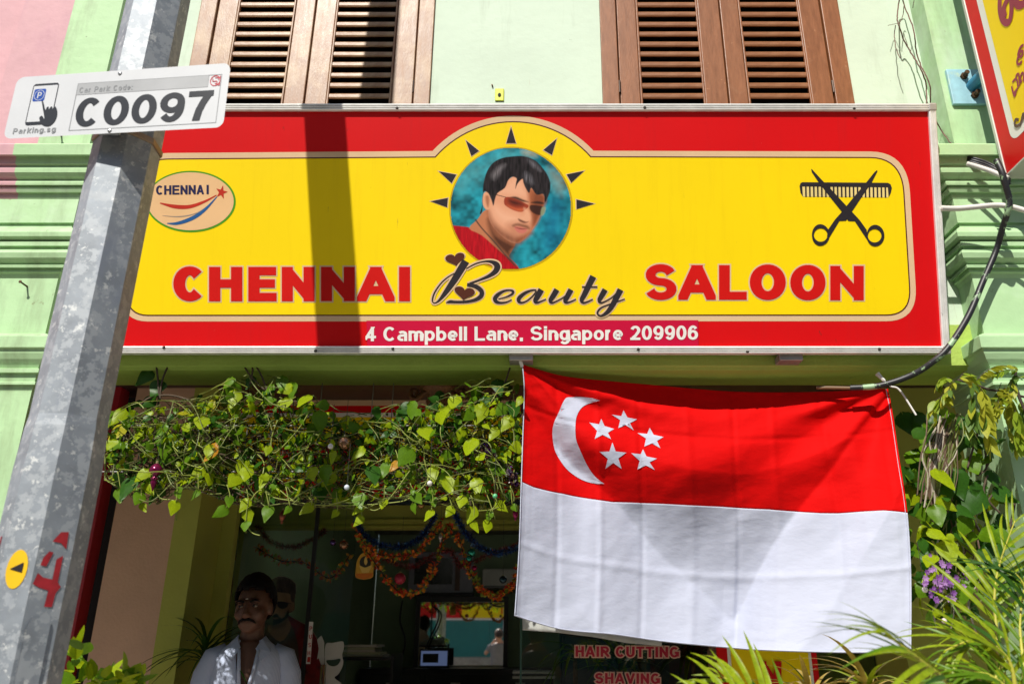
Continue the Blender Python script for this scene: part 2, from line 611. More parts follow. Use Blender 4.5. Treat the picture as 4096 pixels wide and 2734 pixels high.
def painted(name, plane, tofoto, outline, layers, off, parent, res=200, seed=3, streaks=()):
    """a printed photograph on a flat sheet: soft colour layers worked out per point of a fine grid inside the outline
    layers: (outline, colour, softness, opacity); streaks: (mask index, angle field, strength) fine hair-like lines"""
    O = np.array(outline, float)
    x0, y0 = O.min(0); x1, y1 = O.max(0)
    nx = res; ny = int(res * (y1 - y0) / (x1 - x0))
    X, Y = np.meshgrid(np.linspace(x0, x1, nx), np.linspace(y0, y1, ny))
    rng = np.random.default_rng(seed)

    def sdf(poly):
        P = np.array(poly, float); Q = np.roll(P, -1, 0)
        d = np.full(X.shape, 1e9); ins = np.zeros(X.shape, bool)
        for (ax, ay), (bx, by) in zip(P, Q):
            ex, ey = bx - ax, by - ay
            t = np.clip(((X - ax) * ex + (Y - ay) * ey) / (ex * ex + ey * ey + 1e-9), 0, 1)
            d = np.minimum(d, (X - ax - t * ex) ** 2 + (Y - ay - t * ey) ** 2)
            if abs(ey) > 1e-9:
                c = ((ay > Y) != (by > Y)) & (X < ex * (Y - ay) / ey + ax)
                ins ^= c
        return np.where(ins, 1, -1) * np.sqrt(d)

    def vnoise(sx, sy, sd):
        r2 = np.random.default_rng(sd)
        gx, gy = (X - x0) / sx, (Y - y0) / sy
        W, H = int(gx.max()) + 3, int(gy.max()) + 3
        G = r2.random((H, W))
        i, j = gx.astype(int), gy.astype(int)
        u, w = gx - i, gy - j
        u, w = u * u * (3 - 2 * u), w * w * (3 - 2 * w)
        return (G[j, i] * (1 - u) + G[j, i + 1] * u) * (1 - w) + (G[j + 1, i] * (1 - u) + G[j + 1, i + 1] * u) * w
    C = np.zeros(X.shape + (3,))
    for li, L in enumerate(layers):
        poly, col, soft, op = L[:4]
        a = op if poly is None else op * np.clip((sdf(poly) + soft) / (2 * soft), 0, 1)
        a = a * a * (3 - 2 * a) if op == 1 else a
        c = np.array(col, float)[None, None, :] * np.ones(X.shape + (1,))
        if len(L) > 4:                              # (kind, strength)
            k, stg = L[4]
            if k == 'cloud':
                n_ = .6 * vnoise(90, 70, 11 + li) + .4 * vnoise(35, 30, 12 + li)
            else:                                    # hair: long thin streaks
                n_ = .6 * vnoise(7, 60, 21 + li) + .4 * vnoise(16, 120, 22 + li)
            c = c * (1 + stg * (2 * n_[..., None] - 1))
        if np.ndim(a):
            a = a[..., None]
        C = C * (1 - a) + c * a
    C = np.clip(C, 0.001, 1)
    inside = sdf(outline) > -1.2 * (x1 - x0) / nx
    idx = -np.ones(X.shape, int)
    V, cols = [], []
    for j in range(ny):
        for i in range(nx):
            if inside[j, i]:
                idx[j, i] = len(V); V.append(plane.pt(*tofoto((X[j, i], Y[j, i])), off)); cols.append((*C[j, i], 1.0))
    F = []
    for j in range(ny - 1):
        for i in range(nx - 1):
            q = (idx[j + 1, i], idx[j + 1, i + 1], idx[j, i + 1], idx[j, i])
            if min(q) >= 0:
                F.append([int(k) for k in q])
    m = bpy.data.materials.new('printed picture ' + name)
    m.use_nodes = True
    p = m.node_tree.nodes['Principled BSDF']
    p.inputs['Roughness'].default_value = .42
    p.inputs['Specular IOR Level'].default_value = .2
    at_ = m.node_tree.nodes.new('ShaderNodeAttribute'); at_.attribute_name = 'print'
    m.node_tree.links.new(at_.outputs['Color'], p.inputs['Base Color'])
    o = mesh(name, V, F, m, parent)
    ca = o.data.color_attributes.new('print', 'FLOAT_COLOR', 'POINT')
    ca.data.foreach_set('color', [k for c in cols for k in c])
    return o
# ------------------------------------------------------------------ palette of the building
STAIN = [((.10, .09, .06), 26, .72, .03), ((.40, .47, .36), 2.6, .56, .25, (2.2, 1, .30)), ((.36, .30, .18), 6, .68, .08, (4, 1, .35))]
M_MINT = mat('mint wall paint', (.565, .675, .54), .75, var=.06, vscale=1.7, bump=.10, bscale=20, spots=STAIN)
M_GREEN = mat('green pilaster paint', (.41, .62, .335), .62, var=.10, vscale=2.6, bump=.16, bscale=14,
              spots=[((.09, .08, .05), 30, .70, .03), ((.27, .38, .20), 3.4, .55, .22, (1.6, 1, .3)), ((.20, .22, .10), 9, .66, .06), ((.50, .64, .47), 1.3, .55, .2)])
M_PINK = mat('pink wall paint', (.60, .34, .37), .7, var=.09, vscale=2.5, bump=.15, bscale=16,
             spots=[((.16, .10, .10), 24, .71, .03), ((.50, .26, .32), 2.4, .58, .2, (1, 1, .4))])
M_BEIGE = mat('beige wall paint', (.62, .40, .26), .8, var=.08, vscale=3, bump=.15, spots=[((.25, .17, .12), 6, .66, .1)])
M_LIME = mat('lime wall paint', (.40, .43, .07), .75, var=.07, vscale=3, bump=.1)
M_WOODD = mat('dark wood boards', (.035, .018, .012), .5, var=.4, vscale=4, stretch=(1, 8, 8))
def shut(name, col, dust, st, amount):
    return mat(name, col, .42, var=.2, vscale=9, bump=.07, bscale=55, stretch=st, rvar=.12, spec=.4,
               spots=[(dust, 6, amount, .22), (tuple(min(1, c * 1.35) for c in dust), 34, .66, .05), ((.06, .03, .018), 38, .70, .03)])


SHW_ = [shut('bleached shutter paint', (.28, .145, .078), (.42, .28, .165), (6, 6, 1), .46), shut('brown shutter paint', (.25, .095, .036), (.30, .14, .065), (6, 6, 1), .56)]
SHS_ = [shut('bleached louvre paint', (.30, .16, .085), (.45, .31, .18), (1, 6, 6), .44), shut('brown louvre paint', (.26, .105, .042), (.34, .165, .08), (1, 6, 6), .52)]
SHW, SHS = SHW_[0], SHS_[0]
M_DARKIN = mat('painted room darkness', (.012, .010, .010), .9)  # near-black colour carries the shade of unlit rooms

YW, YP = 3.20, 3.08            # wall face, pilaster face
XL, XR = -2.07, 1.934          # inner edges of the two pilasters
FLOOR = 0.05

# ------------------------------------------------------------------ ground
M_ASPH = mat('asphalt', (.10, .097, .09), .9, var=.35, vscale=30, bump=.5, bscale=180, spots=[((.10, .10, .095), 3, .55, .2)])
M_PAVE = mat('pavement concrete', (.46, .43, .38), .85, var=.2, vscale=8, bump=.3, bscale=80)
M_TILE = mat('walkway tiles', (.30, .17, .12), .5, var=.2, vscale=5)
g = MB(); g.add([(-90, -90, 0), (90, -90, 0), (90, 90, 0), (-90, 90, 0)], [(0, 1, 2, 3)])
struct(g.build('street_ground', M_ASPH))
g = MB(); g.box(-14, 14, 1.15, 3.0, -.05, .045)
struct(bevel(g.build('pavement', M_PAVE), .015))
g = MB(); g.box(-14, 14, 3.0, 4.79, -.05, FLOOR)
struct(bevel(g.build('walkway_floor', M_TILE), .008))

# ------------------------------------------------------------------ the shophouse
house = thing('shophouse', 'mint green shophouse with brown louvred shutters behind the big yellow and red sign', 'building', (0, 3.2, 0))


def xw(px, py=400, Y=YW):
    return at(px, py, Y).x


ZS0, ZS1 = 3.35, 5.35           # window opening, sill hidden by the sign
WIN = [(xw(734), xw(1720)), (xw(2410), xw(3415))]
TOPZ = 6.6
xs = sorted([-2.56, XL, XR, 2.42] + [q for w in WIN for q in w])
zs = [2.72, ZS0, ZS1, TOPZ]
wb = MB()
for i in range(len(xs) - 1):
    for j in range(3):
        if j == 1 and any(abs(xs[i] - w[0]) < 1e-6 for w in WIN):
            continue
        nx = max(1, int((xs[i + 1] - xs[i]) / .25)); nz_ = max(1, int((zs[j + 1] - zs[j]) / .25))
        for a in range(nx):
            for b in range(nz_):
                x0 = xs[i] + (xs[i + 1] - xs[i]) * a / nx; x1 = xs[i] + (xs[i + 1] - xs[i]) * (a + 1) / nx
                z0 = zs[j] + (zs[j + 1] - zs[j]) * b / nz_; z1 = zs[j] + (zs[j + 1] - zs[j]) * (b + 1) / nz_
                wb.add([(x0, YW, z0), (x1, YW, z0), (x1, YW, z1), (x0, YW, z1)], [(0, 1, 2, 3)])
for x0, x1 in WIN:
    wb.add([(x0, YW, ZS0), (x0, YW + .25, ZS0), (x0, YW + .25, ZS1), (x0, YW, ZS1)], [(0, 1, 2, 3)])
    wb.add([(x1, YW, ZS0), (x1, YW + .25, ZS0), (x1, YW + .25, ZS1), (x1, YW, ZS1)], [(3, 2, 1, 0)])
    wb.add([(x0, YW, ZS1), (x0, YW + .25, ZS1), (x1, YW + .25, ZS1), (x1, YW, ZS1)], [(0, 1, 2, 3)])
    wb.add([(x0, YW, ZS0), (x0, YW + .25, ZS0), (x1, YW + .25, ZS0), (x1, YW, ZS0)], [(3, 2, 1, 0)])
wb.add([(-2.56, YW, TOPZ), (2.42, YW, TOPZ), (2.42, 9.6, TOPZ), (-2.56, 9.6, TOPZ)], [(0, 1, 2, 3)])
wb.build('wall', M_MINT, house)

# shutters: frame boards, two leaves per window, each leaf with stiles, beads and its own slats
LE = [[807, 891, 1135, 1218, 1305, 1565, 1652], [2480, 2562, 2823, 2915, 2993, 3249, 3338]]
PITCHZ = 0.0637
slat_cache = {}


def slat_mesh(w):
    k = (round(w, 3), SHS.name)
    if k not in slat_cache:
        b = MB()
        # a tilted board with a blunt worn front edge
        pr = [(-.012, -.019), (-.015, -.012), (-.015, .004), (-.009, .013), (.030, .040), (.032, .030), (-.003, -.016)]
        ring0 = [(-w / 2, y, z) for y, z in pr]
        ring1 = [(w / 2, y, z) for y, z in pr]
        b.loft([ring0, ring1])
        me = bpy.data.meshes.new('slat')
        me.from_pydata([tuple(q) for q in b.v], [], b.f)
        me.materials.append(SHS)
        slat_cache[k] = me
    return slat_cache[k]


rnd = random.Random(4)
for wi, (x0, x1) in enumerate(WIN):
    e = [xw(p) for p in LE[wi]]
    SHW, SHS = SHW_[wi], SHS_[wi]
    # outer frame
    b = MB()
    b.box(x0 + .001, e[0] - .003, YW - .012, YW + .10, ZS0, ZS1)
    b.box(e[6] + .003, x1 - .001, YW - .012, YW + .10, ZS0, ZS1)
    b.box(e[0], e[6], YW - .010, YW + .10, ZS1 - .07, ZS1 - .001)
    b.box(e[0], e[6], YW - .010, YW + .10, ZS0 + .001, ZS0 + .06)
    fr = bevel(b.build('window_frame', SHW, house), .004)
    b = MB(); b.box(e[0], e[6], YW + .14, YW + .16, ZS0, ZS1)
    b.build('backing', M_DARKIN, house)  # near-black sheet paints the darkness between the slats
    for li, (a0, a1, a2, a3) in enumerate(((e[0], e[1], e[2], e[3]), (e[3], e[4], e[5], e[6]))):
        y0, y1 = YW - .004, YW + .042
        b = MB()
        gz = .0035
        b.box(a0 + gz, a1, y0, y1, ZS0 + .07, ZS1 - .075)
        b.box(a2, a3 - gz, y0, y1, ZS0 + .07, ZS1 - .075)
        b.box(a1, a2, y0 + .002, y1 - .002, ZS0 + .07, ZS0 + .20)
        b.box(a1, a2, y0 + .002, y1 - .002, ZS1 - .19, ZS1 - .075)
        leaf = bevel(b.build('shutter', SHW, house), .004)
        bd = MB()
        for xx in (a1 + .001, a2 - .011):
            bd.box(xx, xx + .010, y0 - .004, y0 + .012, ZS0 + .2, ZS1 - .19)
        bevel(bd.build('bead', SHW, leaf), .003)
        z = ZS0 + .23
        w = a2 - a1 - .002
        while z < ZS1 - .2:
            s = bpy.data.objects.new('slat', slat_mesh(w))
            COL.objects.link(s)
            s.location = ((a1 + a2) / 2, y0 + .016, z + rnd.uniform(-.0015, .0015))
            s.rotation_euler = (rnd.uniform(-.04, .04), rnd.uniform(-.003, .003), 0)
            adopt_keep = s.matrix_basis.copy()
            s.parent = leaf
            s.matrix_parent_inverse = Matrix.Identity(4)
            s.location = s.location
            z += PITCHZ
        for zz in (ZS0 + .75, ZS1 - .5):
            h = MB(); xh = a0 if li == 0 else a3
            h.tube([(xh, y0 - .004, zz), (xh, y0 - .004, zz + .07)], .006, 8)
            h.build('hinge', mat('hinge iron', (.06, .04, .03), .5, .6), leaf)


# ------------------------------------------------------------------ pilasters with swept mouldings
def sweep(prof, xl, xr, yp, yback, mb, pick):
    """prof: (projection, z) from top to bottom, run round three sides of a pilaster"""
    def loop(d, z):
        return [Vector((xl - d, yback, z)), Vector((xl - d, yp - d, z)), Vector((-2.312, yp - d, z)) if xl < -2.312 < xr else Vector(((xl + xr) / 2, yp - d, z)), Vector((xr + d, yp - d, z)), Vector((xr + d, yback, z))]
    for (d0, z0), (d1, z1) in zip(prof, prof[1:]):
        a, b = loop(d0, z0), loop(d1, z1)
        for i in range(4):
            q = [b[i], b[i + 1], a[i + 1], a[i]]
            c = sum(q, Vector()) / 4
            mb.add(q, [(0, 1, 2, 3)], pick(c))


def curve_prof(pts):
    out = []
    for i, p in enumerate(pts):
        out.append(p)
    return out


ypf = lambda py, d=0.0: ZY(py, YP - d)
CAPU = [(0, ypf(574, .0)), (.13, ypf(574, .13)), (.135, ypf(580, .13)), (.13, ypf(618, .13)), (.105, ypf(628, .10)), (.100, ypf(655, .1)), (.088, ypf(662, .09)),
        (.094, ypf(676, .09)), (.092, ypf(690, .09)), (.078, ypf(705, .08)), (.062, ypf(720, .06)), (.070, ypf(728, .07)), (.068, ypf(738, .07)), (.052, ypf(745, .05)),
        (.058, ypf(755, .05)), (.050, ypf(768, .05)), (.036, ypf(776, .03)), (.034, ypf(792, .03)), (.030, ypf(796, .03)), (.030, ypf(890, .03)), (.018, ypf(894, .02)),
        (.020, ypf(908, .02)), (.050, ypf(914, .05)), (.062, ypf(928, .06)), (.060, ypf(944, .06)), (.046, ypf(958, .04)), (.030, ypf(964, .03)), (.044, ypf(968, .04)), (.044, ypf(984, .04)),
        (.030, ypf(988, .03)), (.030, ypf(997, .03)), (.052, ypf(1001, .05)), (.056, ypf(1012, .05)), (.050, ypf(1030, .05)), (.034, ypf(1048, .03)), (.022, ypf(1058, .02)), (.034, ypf(1060, .03)), (.032, ypf(1070, .03)),
        (.016, ypf(1074, .01)), (.018, ypf(1090, .01)), (.008, ypf(1094, .01)), (.0, ypf(1112, 0))]
CAPL = [(0, ypf(1332, 0)), (.055, ypf(1340, .05)), (.058, ypf(1346, .05)), (.058, ypf(1390, .05)), (.046, ypf(1394, .05)), (.044, ypf(1412, .04)), (.034, ypf(1436, .03)), (.018, ypf(1458, .02)), (.012, ypf(1472, .01)),
        (.026, ypf(1475, .02)), (.026, ypf(1490, .02)), (.012, ypf(1494, .01)), (.008, ypf(1524, .01)), (.018, ypf(1527, .02)), (.018, ypf(1536, .02)), (.004, ypf(1540, 0)), (0, ypf(1566, 0))]
ZPINK = ypf(850)
pk = lambda c: 1 if (c.x < -2.312 and c.z > ZPINK) else 0
for side, (xl, xr) in enumerate(((-2.56, XL), (XR, 2.42))):
    xl2, xr2 = (xl, xr) if side == 0 else (1.884, xr)
    b = MB()
    sweep([(0, TOPZ), (0, CAPU[0][1])], xl, xr, YP, YW, b, pk)
    sweep([(0, CAPU[-1][1]), (0, CAPL[0][1])], xl2, xr2, YP, YW, b, pk)
    sweep([(0, CAPL[-1][1]), (0, FLOOR)], xl2, xr2, YP, 3.41, b, pk)
    b.add([(xl2, 3.41, 0), (xr2, 3.41, 0), (xr2, 3.41, 2.9), (xl2, 3.41, 2.9)], [(3, 2, 1, 0)])
    b.build('pilaster', None, house, mats=[M_GREEN if side == 0 else M_GREEN, M_PINK])
    b = MB(); sweep(CAPU, xl2 if side else xl, xr, YP, YW, b, pk)
    b.build('capital', None, house, mats=[M_GREEN, M_PINK])
    b = MB(); sweep(CAPL, xl2, xr2, YP, 3.41, b, pk)
    b.build('impost', None, house, mats=[M_GREEN, M_PINK])

# beam under the sign, seen from below
b = MB()
zf = ZY(1460, 3.17); zb = ZY(1480, 3.195)
pr = [(3.199, 2.86), (3.17, 2.86), (3.17, zf), (3.178, zf - .006), (3.186, zb + .012), (3.195, zb), (3.41, zb), (3.41, 2.95)]
xa, xb2 = XL, 1.884
b.loft([[(xa, y, z) for y, z in pr], [((xa + xb2) / 2, y, z) for y, z in pr], [(xb2, y, z) for y, z in pr]], cap=False)
b.build('beam', mat('green beam paint', (.36, .50, .09), .7, var=.1, vscale=2.5, bump=.2), house)
b = MB(); b.box(-14, 14, 3.411, 4.95, 2.95, 3.0)
struct(b.build('walkway_ceiling', M_WOODD))

# party wall end inside the walkway: beige face, lime face and its return to the glass
b = MB(); b.box(-2.34, -2.001, 4.4, 9.6, FLOOR, 2.95)
b.build('party_wall', M_BEIGE, house)
b = MB(); b.box(-2.0, -1.87, 4.395, 4.95, FLOOR, 2.95)
b.box(-1.869, -1.79, 4.74, 4.9, FLOOR, 2.364)
b.build('door_jamb', M_LIME, house)
b = MB(); b.box(1.93, 6, 4.4, 9.6, FLOOR, 2.95)
b.build('party_wall', M_LIME, house)
# room behind the glass
M_ROOM = mat('room wall paint', (.22, .30, .17), .8, var=.1, vscale=2)
b = MB(); b.box(-1.87, 1.93, 9.5, 9.6, FLOOR, 2.95)
b.build('back_wall', M_ROOM, house)
b = MB(); b.box(-1.999, -1.87, 4.951, 9.49, FLOOR, 2.95)
b.build('side_wall', M_ROOM, house)
b = MB(); b.box(-1.87, 1.93, 4.9, 9.5, 2.7, 2.75)
b.build('room_ceiling', mat('room ceiling paint', (.30, .30, .26), .9), house)
b = MB(); b.box(-1.87, 1.93, 4.79, 9.5, .05, FLOOR)
struct(b.build('shop_floor', mat('shop floor tiles', (.22, .2, .18), .35, var=.1)))
# partition that carries the mirror, to the right of the way in
# lintel of the shopfront
b = MB(); b.box(-1.87, 1.93, 4.74, 4.95, 2.365, 2.95)
b.build('lintel', M_LIME, house)
b = MB(); b.box(-1.87, 1.93, 5.2, 5.32, 2.245, 2.7); b.box(-1.87, 1.93, 5.185, 5.2, 2.27, 2.30); b.box(-1.87, 1.93, 5.188, 5.2, 2.245, 2.26)
b.build('bulkhead', M_LIME, house)
b = MB(); b.box(-1.79, 1.92, 4.775, 4.825, 2.335, 2.364)
b.build('head_rail', mat('dark teal rail', (.015, .03, .04), .4), house)

# neighbour on the left: pink upper wall, red door post and dark shop
nb = thing('neighbour_shophouse', 'pink painted neighbouring shophouse at the left edge behind the lamp post', 'building', (-4, 3.2, 0))
b = MB(); b.add([(-9, YW, 2.6), (-2.561, YW, 2.6), (-2.561, YW, TOPZ), (-9, YW, TOPZ)], [(0, 1, 2, 3)])
b.build('wall', M_PINK, nb)
b = MB(); b.box(-2.50, -2.425, 4.38, 4.48, FLOOR, 2.95)
b.build('door_post', mat('red door post paint', (.35, .012, .02), .45), nb)
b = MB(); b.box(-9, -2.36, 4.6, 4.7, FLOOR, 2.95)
b.build('shop_front', M_DARKIN, nb)  # near-black wall stands in for the shade of the open shop
# little things fixed to the wall
b = MB(); c = at(1998, 384, YW)
b.box(c.x - .022, c.x + .022, YW - .007, YW - .001, c.z - .033, c.z + .04)
pl = tag(bevel(b.build('anchor_plate', mat('lime painted steel', (.55, .60, .03), .5)), .003), 'small lime yellow anchor plate with a hole above the sign on the wall', 'plate')
b = MB(); b.ball((c.x, YW - .008, c.z), (.008, .003, .012), 10, 6)
o = b.build('slot', mat('black hole', (.01, .01, .01), .8)); adopt(o, pl)
M_NAIL = mat('rusty nail', (.10, .05, .02), .6, .5)
for k, (px, py, L_, lb) in enumerate(((109, 1146, .047, 'long bent rusty nail in the green pilaster left of the lamp post'), (246, 545, .035, 'short nail under the car park plate in the green pilaster'), (1970, 346, .012, 'dark screw hole plug above the lime anchor plate'))):
    c = at(px, py, YP if k < 2 else YW)
    b = MB(); b.tube([c + Vector((0, .02, 0)), c, c + Vector((-.002, -L_, .002))], [.004, .004, .0035], 8)
    if k < 2:
        b.ball(c + Vector((-.002, -L_, .002)), (.007, .003, .007), 10, 6)
    tag(b.build('nail', M_NAIL), lb, 'nail')
# ------------------------------------------------------------------ the big shop sign (leans out at the top)
SB, ST = Vector((0, 3.10, EYE + .3552 * 3.10)), Vector((0, 2.837, EYE + .6957 * 3.10))
SUP = (ST - SB).normalized()
SNRM = Vector((1, 0, 0)).cross(SUP)               # towards the street
SGN = Plane(SB, SNRM)
V_RED = mat('red sign vinyl', (.66, .004, .006), .42, spec=.2, var=.05, vscale=1.2, spots=[((.58, .008, .01), 3, .55, .3, (9, 1, .5)), ((.75, .5, .4), 60, .74, .01), ((.20, .02, .015), 14, .69, .05, (1, 1, .3))])
V_YEL = mat('yellow sign vinyl', (.94, .68, .003), .42, spec=.2, var=.035, vscale=1.0, spots=[((.89, .63, .003), 3, .52, .3, (9, 1, .5)), ((.45, .28, .02), 55, .745, .01), ((.52, .34, .02), 11, .70, .05, (3, 1, .5))])
V_CREAM = mat('cream sign vinyl', (.72, .50, .30), .42, spec=.2, var=.06, vscale=3)
V_DARK = mat('charcoal sign vinyl', (.028, .024, .028), .42, spec=.2, var=.15)
V_BROWN = mat('brown print', (.085, .022, .012), .35)
V_MAROON = mat('maroon print line', (.09, .015, .012), .35)
V_LRED = mat('red letter vinyl', (.60, .008, .006), .42, spec=.2, var=.06)
V_WHITE = mat('white vinyl', (.82, .80, .76), .35, var=.04)
V_MAG = mat('magenta sticker vinyl', (.56, .006, .045), .42, spec=.2, var=.06)
M_ALU = mat('sign frame aluminium', (.84, .83, .80), .38, .30, var=.12, vscale=14, bump=.05, bscale=90, spots=[((.30, .28, .26), 12, .68, .06)])
M_SCREW = mat('dark screw', (.05, .045, .04), .5, .6)

sx0, sx1 = SGN.pt(348, 1414).x, SGN.pt(3796, 1414).x
sh = (ST - SB).length
sign = thing('shop_sign', 'long yellow and red salon sign with round portrait, tilted over the shop', 'sign', ((sx0 + sx1) / 2, 3.1, SB.z))


def sp(x, h, o):
    """point on the sign: x, height up its face, offset to the street"""
    return Vector((x, 0, 0)) + Vector((0, SB.y, SB.z)) + SUP * h + SNRM * o


def sbox(mb, x0, x1, h0, h1, o0, o1, mi=0):
    q = [sp(x0, h0, o0), sp(x1, h0, o0), sp(x1, h0, o1), sp(x0, h0, o1), sp(x0, h1, o0), sp(x1, h1, o0), sp(x1, h1, o1), sp(x0, h1, o1)]
    return mb.add(q, [(0, 1, 2, 3), (7, 6, 5, 4), (3, 2, 6, 7), (1, 0, 4, 5), (2, 1, 5, 6), (0, 3, 7, 4)], mi)


b = MB(); sbox(b, sx0 + .01, sx1 - .01, .01, sh - .01, -.05, 0)
b.build('panel', V_RED, sign)
FRW = .031
prof = [(.0, -.055), (.0, .012), (.0035, .015), (.0085, .015), (.0095, .0105), (.0115, .0105), (.0125, .015), (.0175, .015), (.0185, .0105), (.0205, .0105), (.0215, .015), (.0265, .015), (FRW, .011), (FRW, .0005), (FRW - .003, -.055)]
b = MB(); b.loft([[sp(x, h, o) for h, o in prof] for x in (sx0 + .02, (sx0 + sx1) / 2, sx1 - .02)])
b.build('bottom_rail', M_ALU, sign)
b = MB(); b.loft([[sp(x, sh - h, o) for h, o in prof] for x in (sx1 - .02, (sx0 + sx1) / 2, sx0 + .02)])
b.build('top_rail', M_ALU, sign)
for s_ in (0, 1):
    b = MB()
    b.loft([[sp((sx0 + h) if s_ == 0 else (sx1 - h), hh, o) for h, o in prof] for hh in ((.02, sh / 2, sh - .02) if s_ else (sh - .02, sh / 2, .02))])
    b.build('side_rail', M_ALU, sign)
for cx in (sx0, sx1):
    for ch in (0, sh):
        b = MB()
        x0, x1 = (cx - .003, cx + FRW + .002) if cx == sx0 else (cx - FRW - .002, cx + .003)
        h0, h1 = (ch - .003, ch + FRW + .002) if ch == 0 else (ch - FRW - .002, ch + .003)
        sbox(b, x0, x1, h0, h1, -.057, .0175)
        bevel(b.build('corner_cap', mat('dull corner cap', (.50, .48, .45), .45, .4), sign), .006, 3)
b = MB(); sbox(b, sx0 + .004, sx1 - .004, .006, sh - .006, -.075, -.0505)
b.build('backing', mat('sign backing sheet', (.25, .24, .2), .6), sign)
for px, py in ((1588, 432), (2579, 430), (3417, 434), (655, 1388), (1262, 1402), (1571, 1393), (2553, 1396), (2990, 1406), (3518, 1395)):
    c = SGN.pt(px, py, .016)
    b = MB(); b.ball(c, (.0065, .004, .0065), 8, 6)
    b.build('screw', M_SCREW, sign, smooth=True)

# printed border
def circ3(a, p, b2, n=26):
    (x1, y1), (x2, y2), (x3, y3) = a, p, b2
    d = 2 * (x1 * (y2 - y3) + x2 * (y3 - y1) + x3 * (y1 - y2))
    ux = ((x1 * x1 + y1 * y1) * (y2 - y3) + (x2 * x2 + y2 * y2) * (y3 - y1) + (x3 * x3 + y3 * y3) * (y1 - y2)) / d
    uy = ((x1 * x1 + y1 * y1) * (x3 - x2) + (x2 * x2 + y2 * y2) * (x1 - x3) + (x3 * x3 + y3 * y3) * (x2 - x1)) / d
    r = math.hypot(x1 - ux, y1 - uy)
    a0, a1 = math.atan2(y1 - uy, x1 - ux), math.atan2(y3 - uy, x3 - ux)
    if a1 > a0:
        a1 -= 2 * math.pi
    return [(ux + r * math.cos(a0 + (a1 - a0) * i / n), uy + r * math.sin(a0 + (a1 - a0) * i / n)) for i in range(n + 1)]


def corner(a, c, b2, n=10):
    return [((1 - t) ** 2 * a[0] + 2 * t * (1 - t) * c[0] + t * t * b2[0], (1 - t) ** 2 * a[1] + 2 * t * (1 - t) * c[1] + t * t * b2[1]) for t in [i / n for i in range(n + 1)]]


def border(g):
    """inner outline pushed outwards by g pixels"""
    pts = corner((503 - g, 1130), (498 - g, 1258 + g), (590, 1258 + g))
    pts += corner((3545, 1257 + g), (3643 + g, 1257 + g), (3636 + g, 1150))
    pts += corner((3613 + g, 770), (3604 + g, 634 - g), (3480, 633 - g))
    pts += circ3((2362 + g * .45, 630 - g), (2062, 490 - g), (1742 - g * .45, 631 - g))
    pts += corner((670, 639 - g), (545 - g, 640 - g), (536 - g, 780))
    return pts


prints('cream_border', SGN, [border(27)], .0006, V_CREAM, sign)
prints('border_line', SGN, [border(5)], .0012, V_MAROON, sign)
prints('yellow_field', SGN, [border(0)], .0018, V_YEL, sign)

# lettering
WORD = [('C', 693, 1204, 132, 139, 47), ('H', 836, 1204, 133, 137, 45), ('E', 993, 1204, 113, 137, 45), ('N', 1127, 1204, 131, 137, 44), ('N', 1284, 1204, 135, 137, 44), ('A', 1428, 1204, 150, 137, 44), ('I', 1596, 1204, 44, 137, 44)]
WORD2 = [('S', 2580, 1199, 126, 143, 40), ('A', 2713, 1198, 150, 138, 44), ('L', 2876, 1198, 111, 138, 43), ('O', 2999, 1199, 144, 142, 47), ('O', 3161, 1200, 141, 141, 47), ('N', 3321, 1200, 134, 137, 40)]
for nm, wd in (('red_letter', WORD), ('red_letter', WORD2)):
    h_ = letters('cream_outline', SGN, wd, .0024, V_CREAM, sign, grow=5.5, thin=.74)
    letters(nm, SGN, wd, .0036, V_LRED, sign, thin=.74)
prints('address_sticker', SGN, [[(1466, 1282), (2793, 1280), (2794, 1385), (1469, 1386)]], .0026, V_MAG, sign)
letters('white_letter', SGN, layout('4 Campbell Lane, Singapore 209906', 1462, 1364, 2792, 57, 12.5, 5.0), .0036, V_WHITE, sign, tilt=-.0045, pivot=1462)

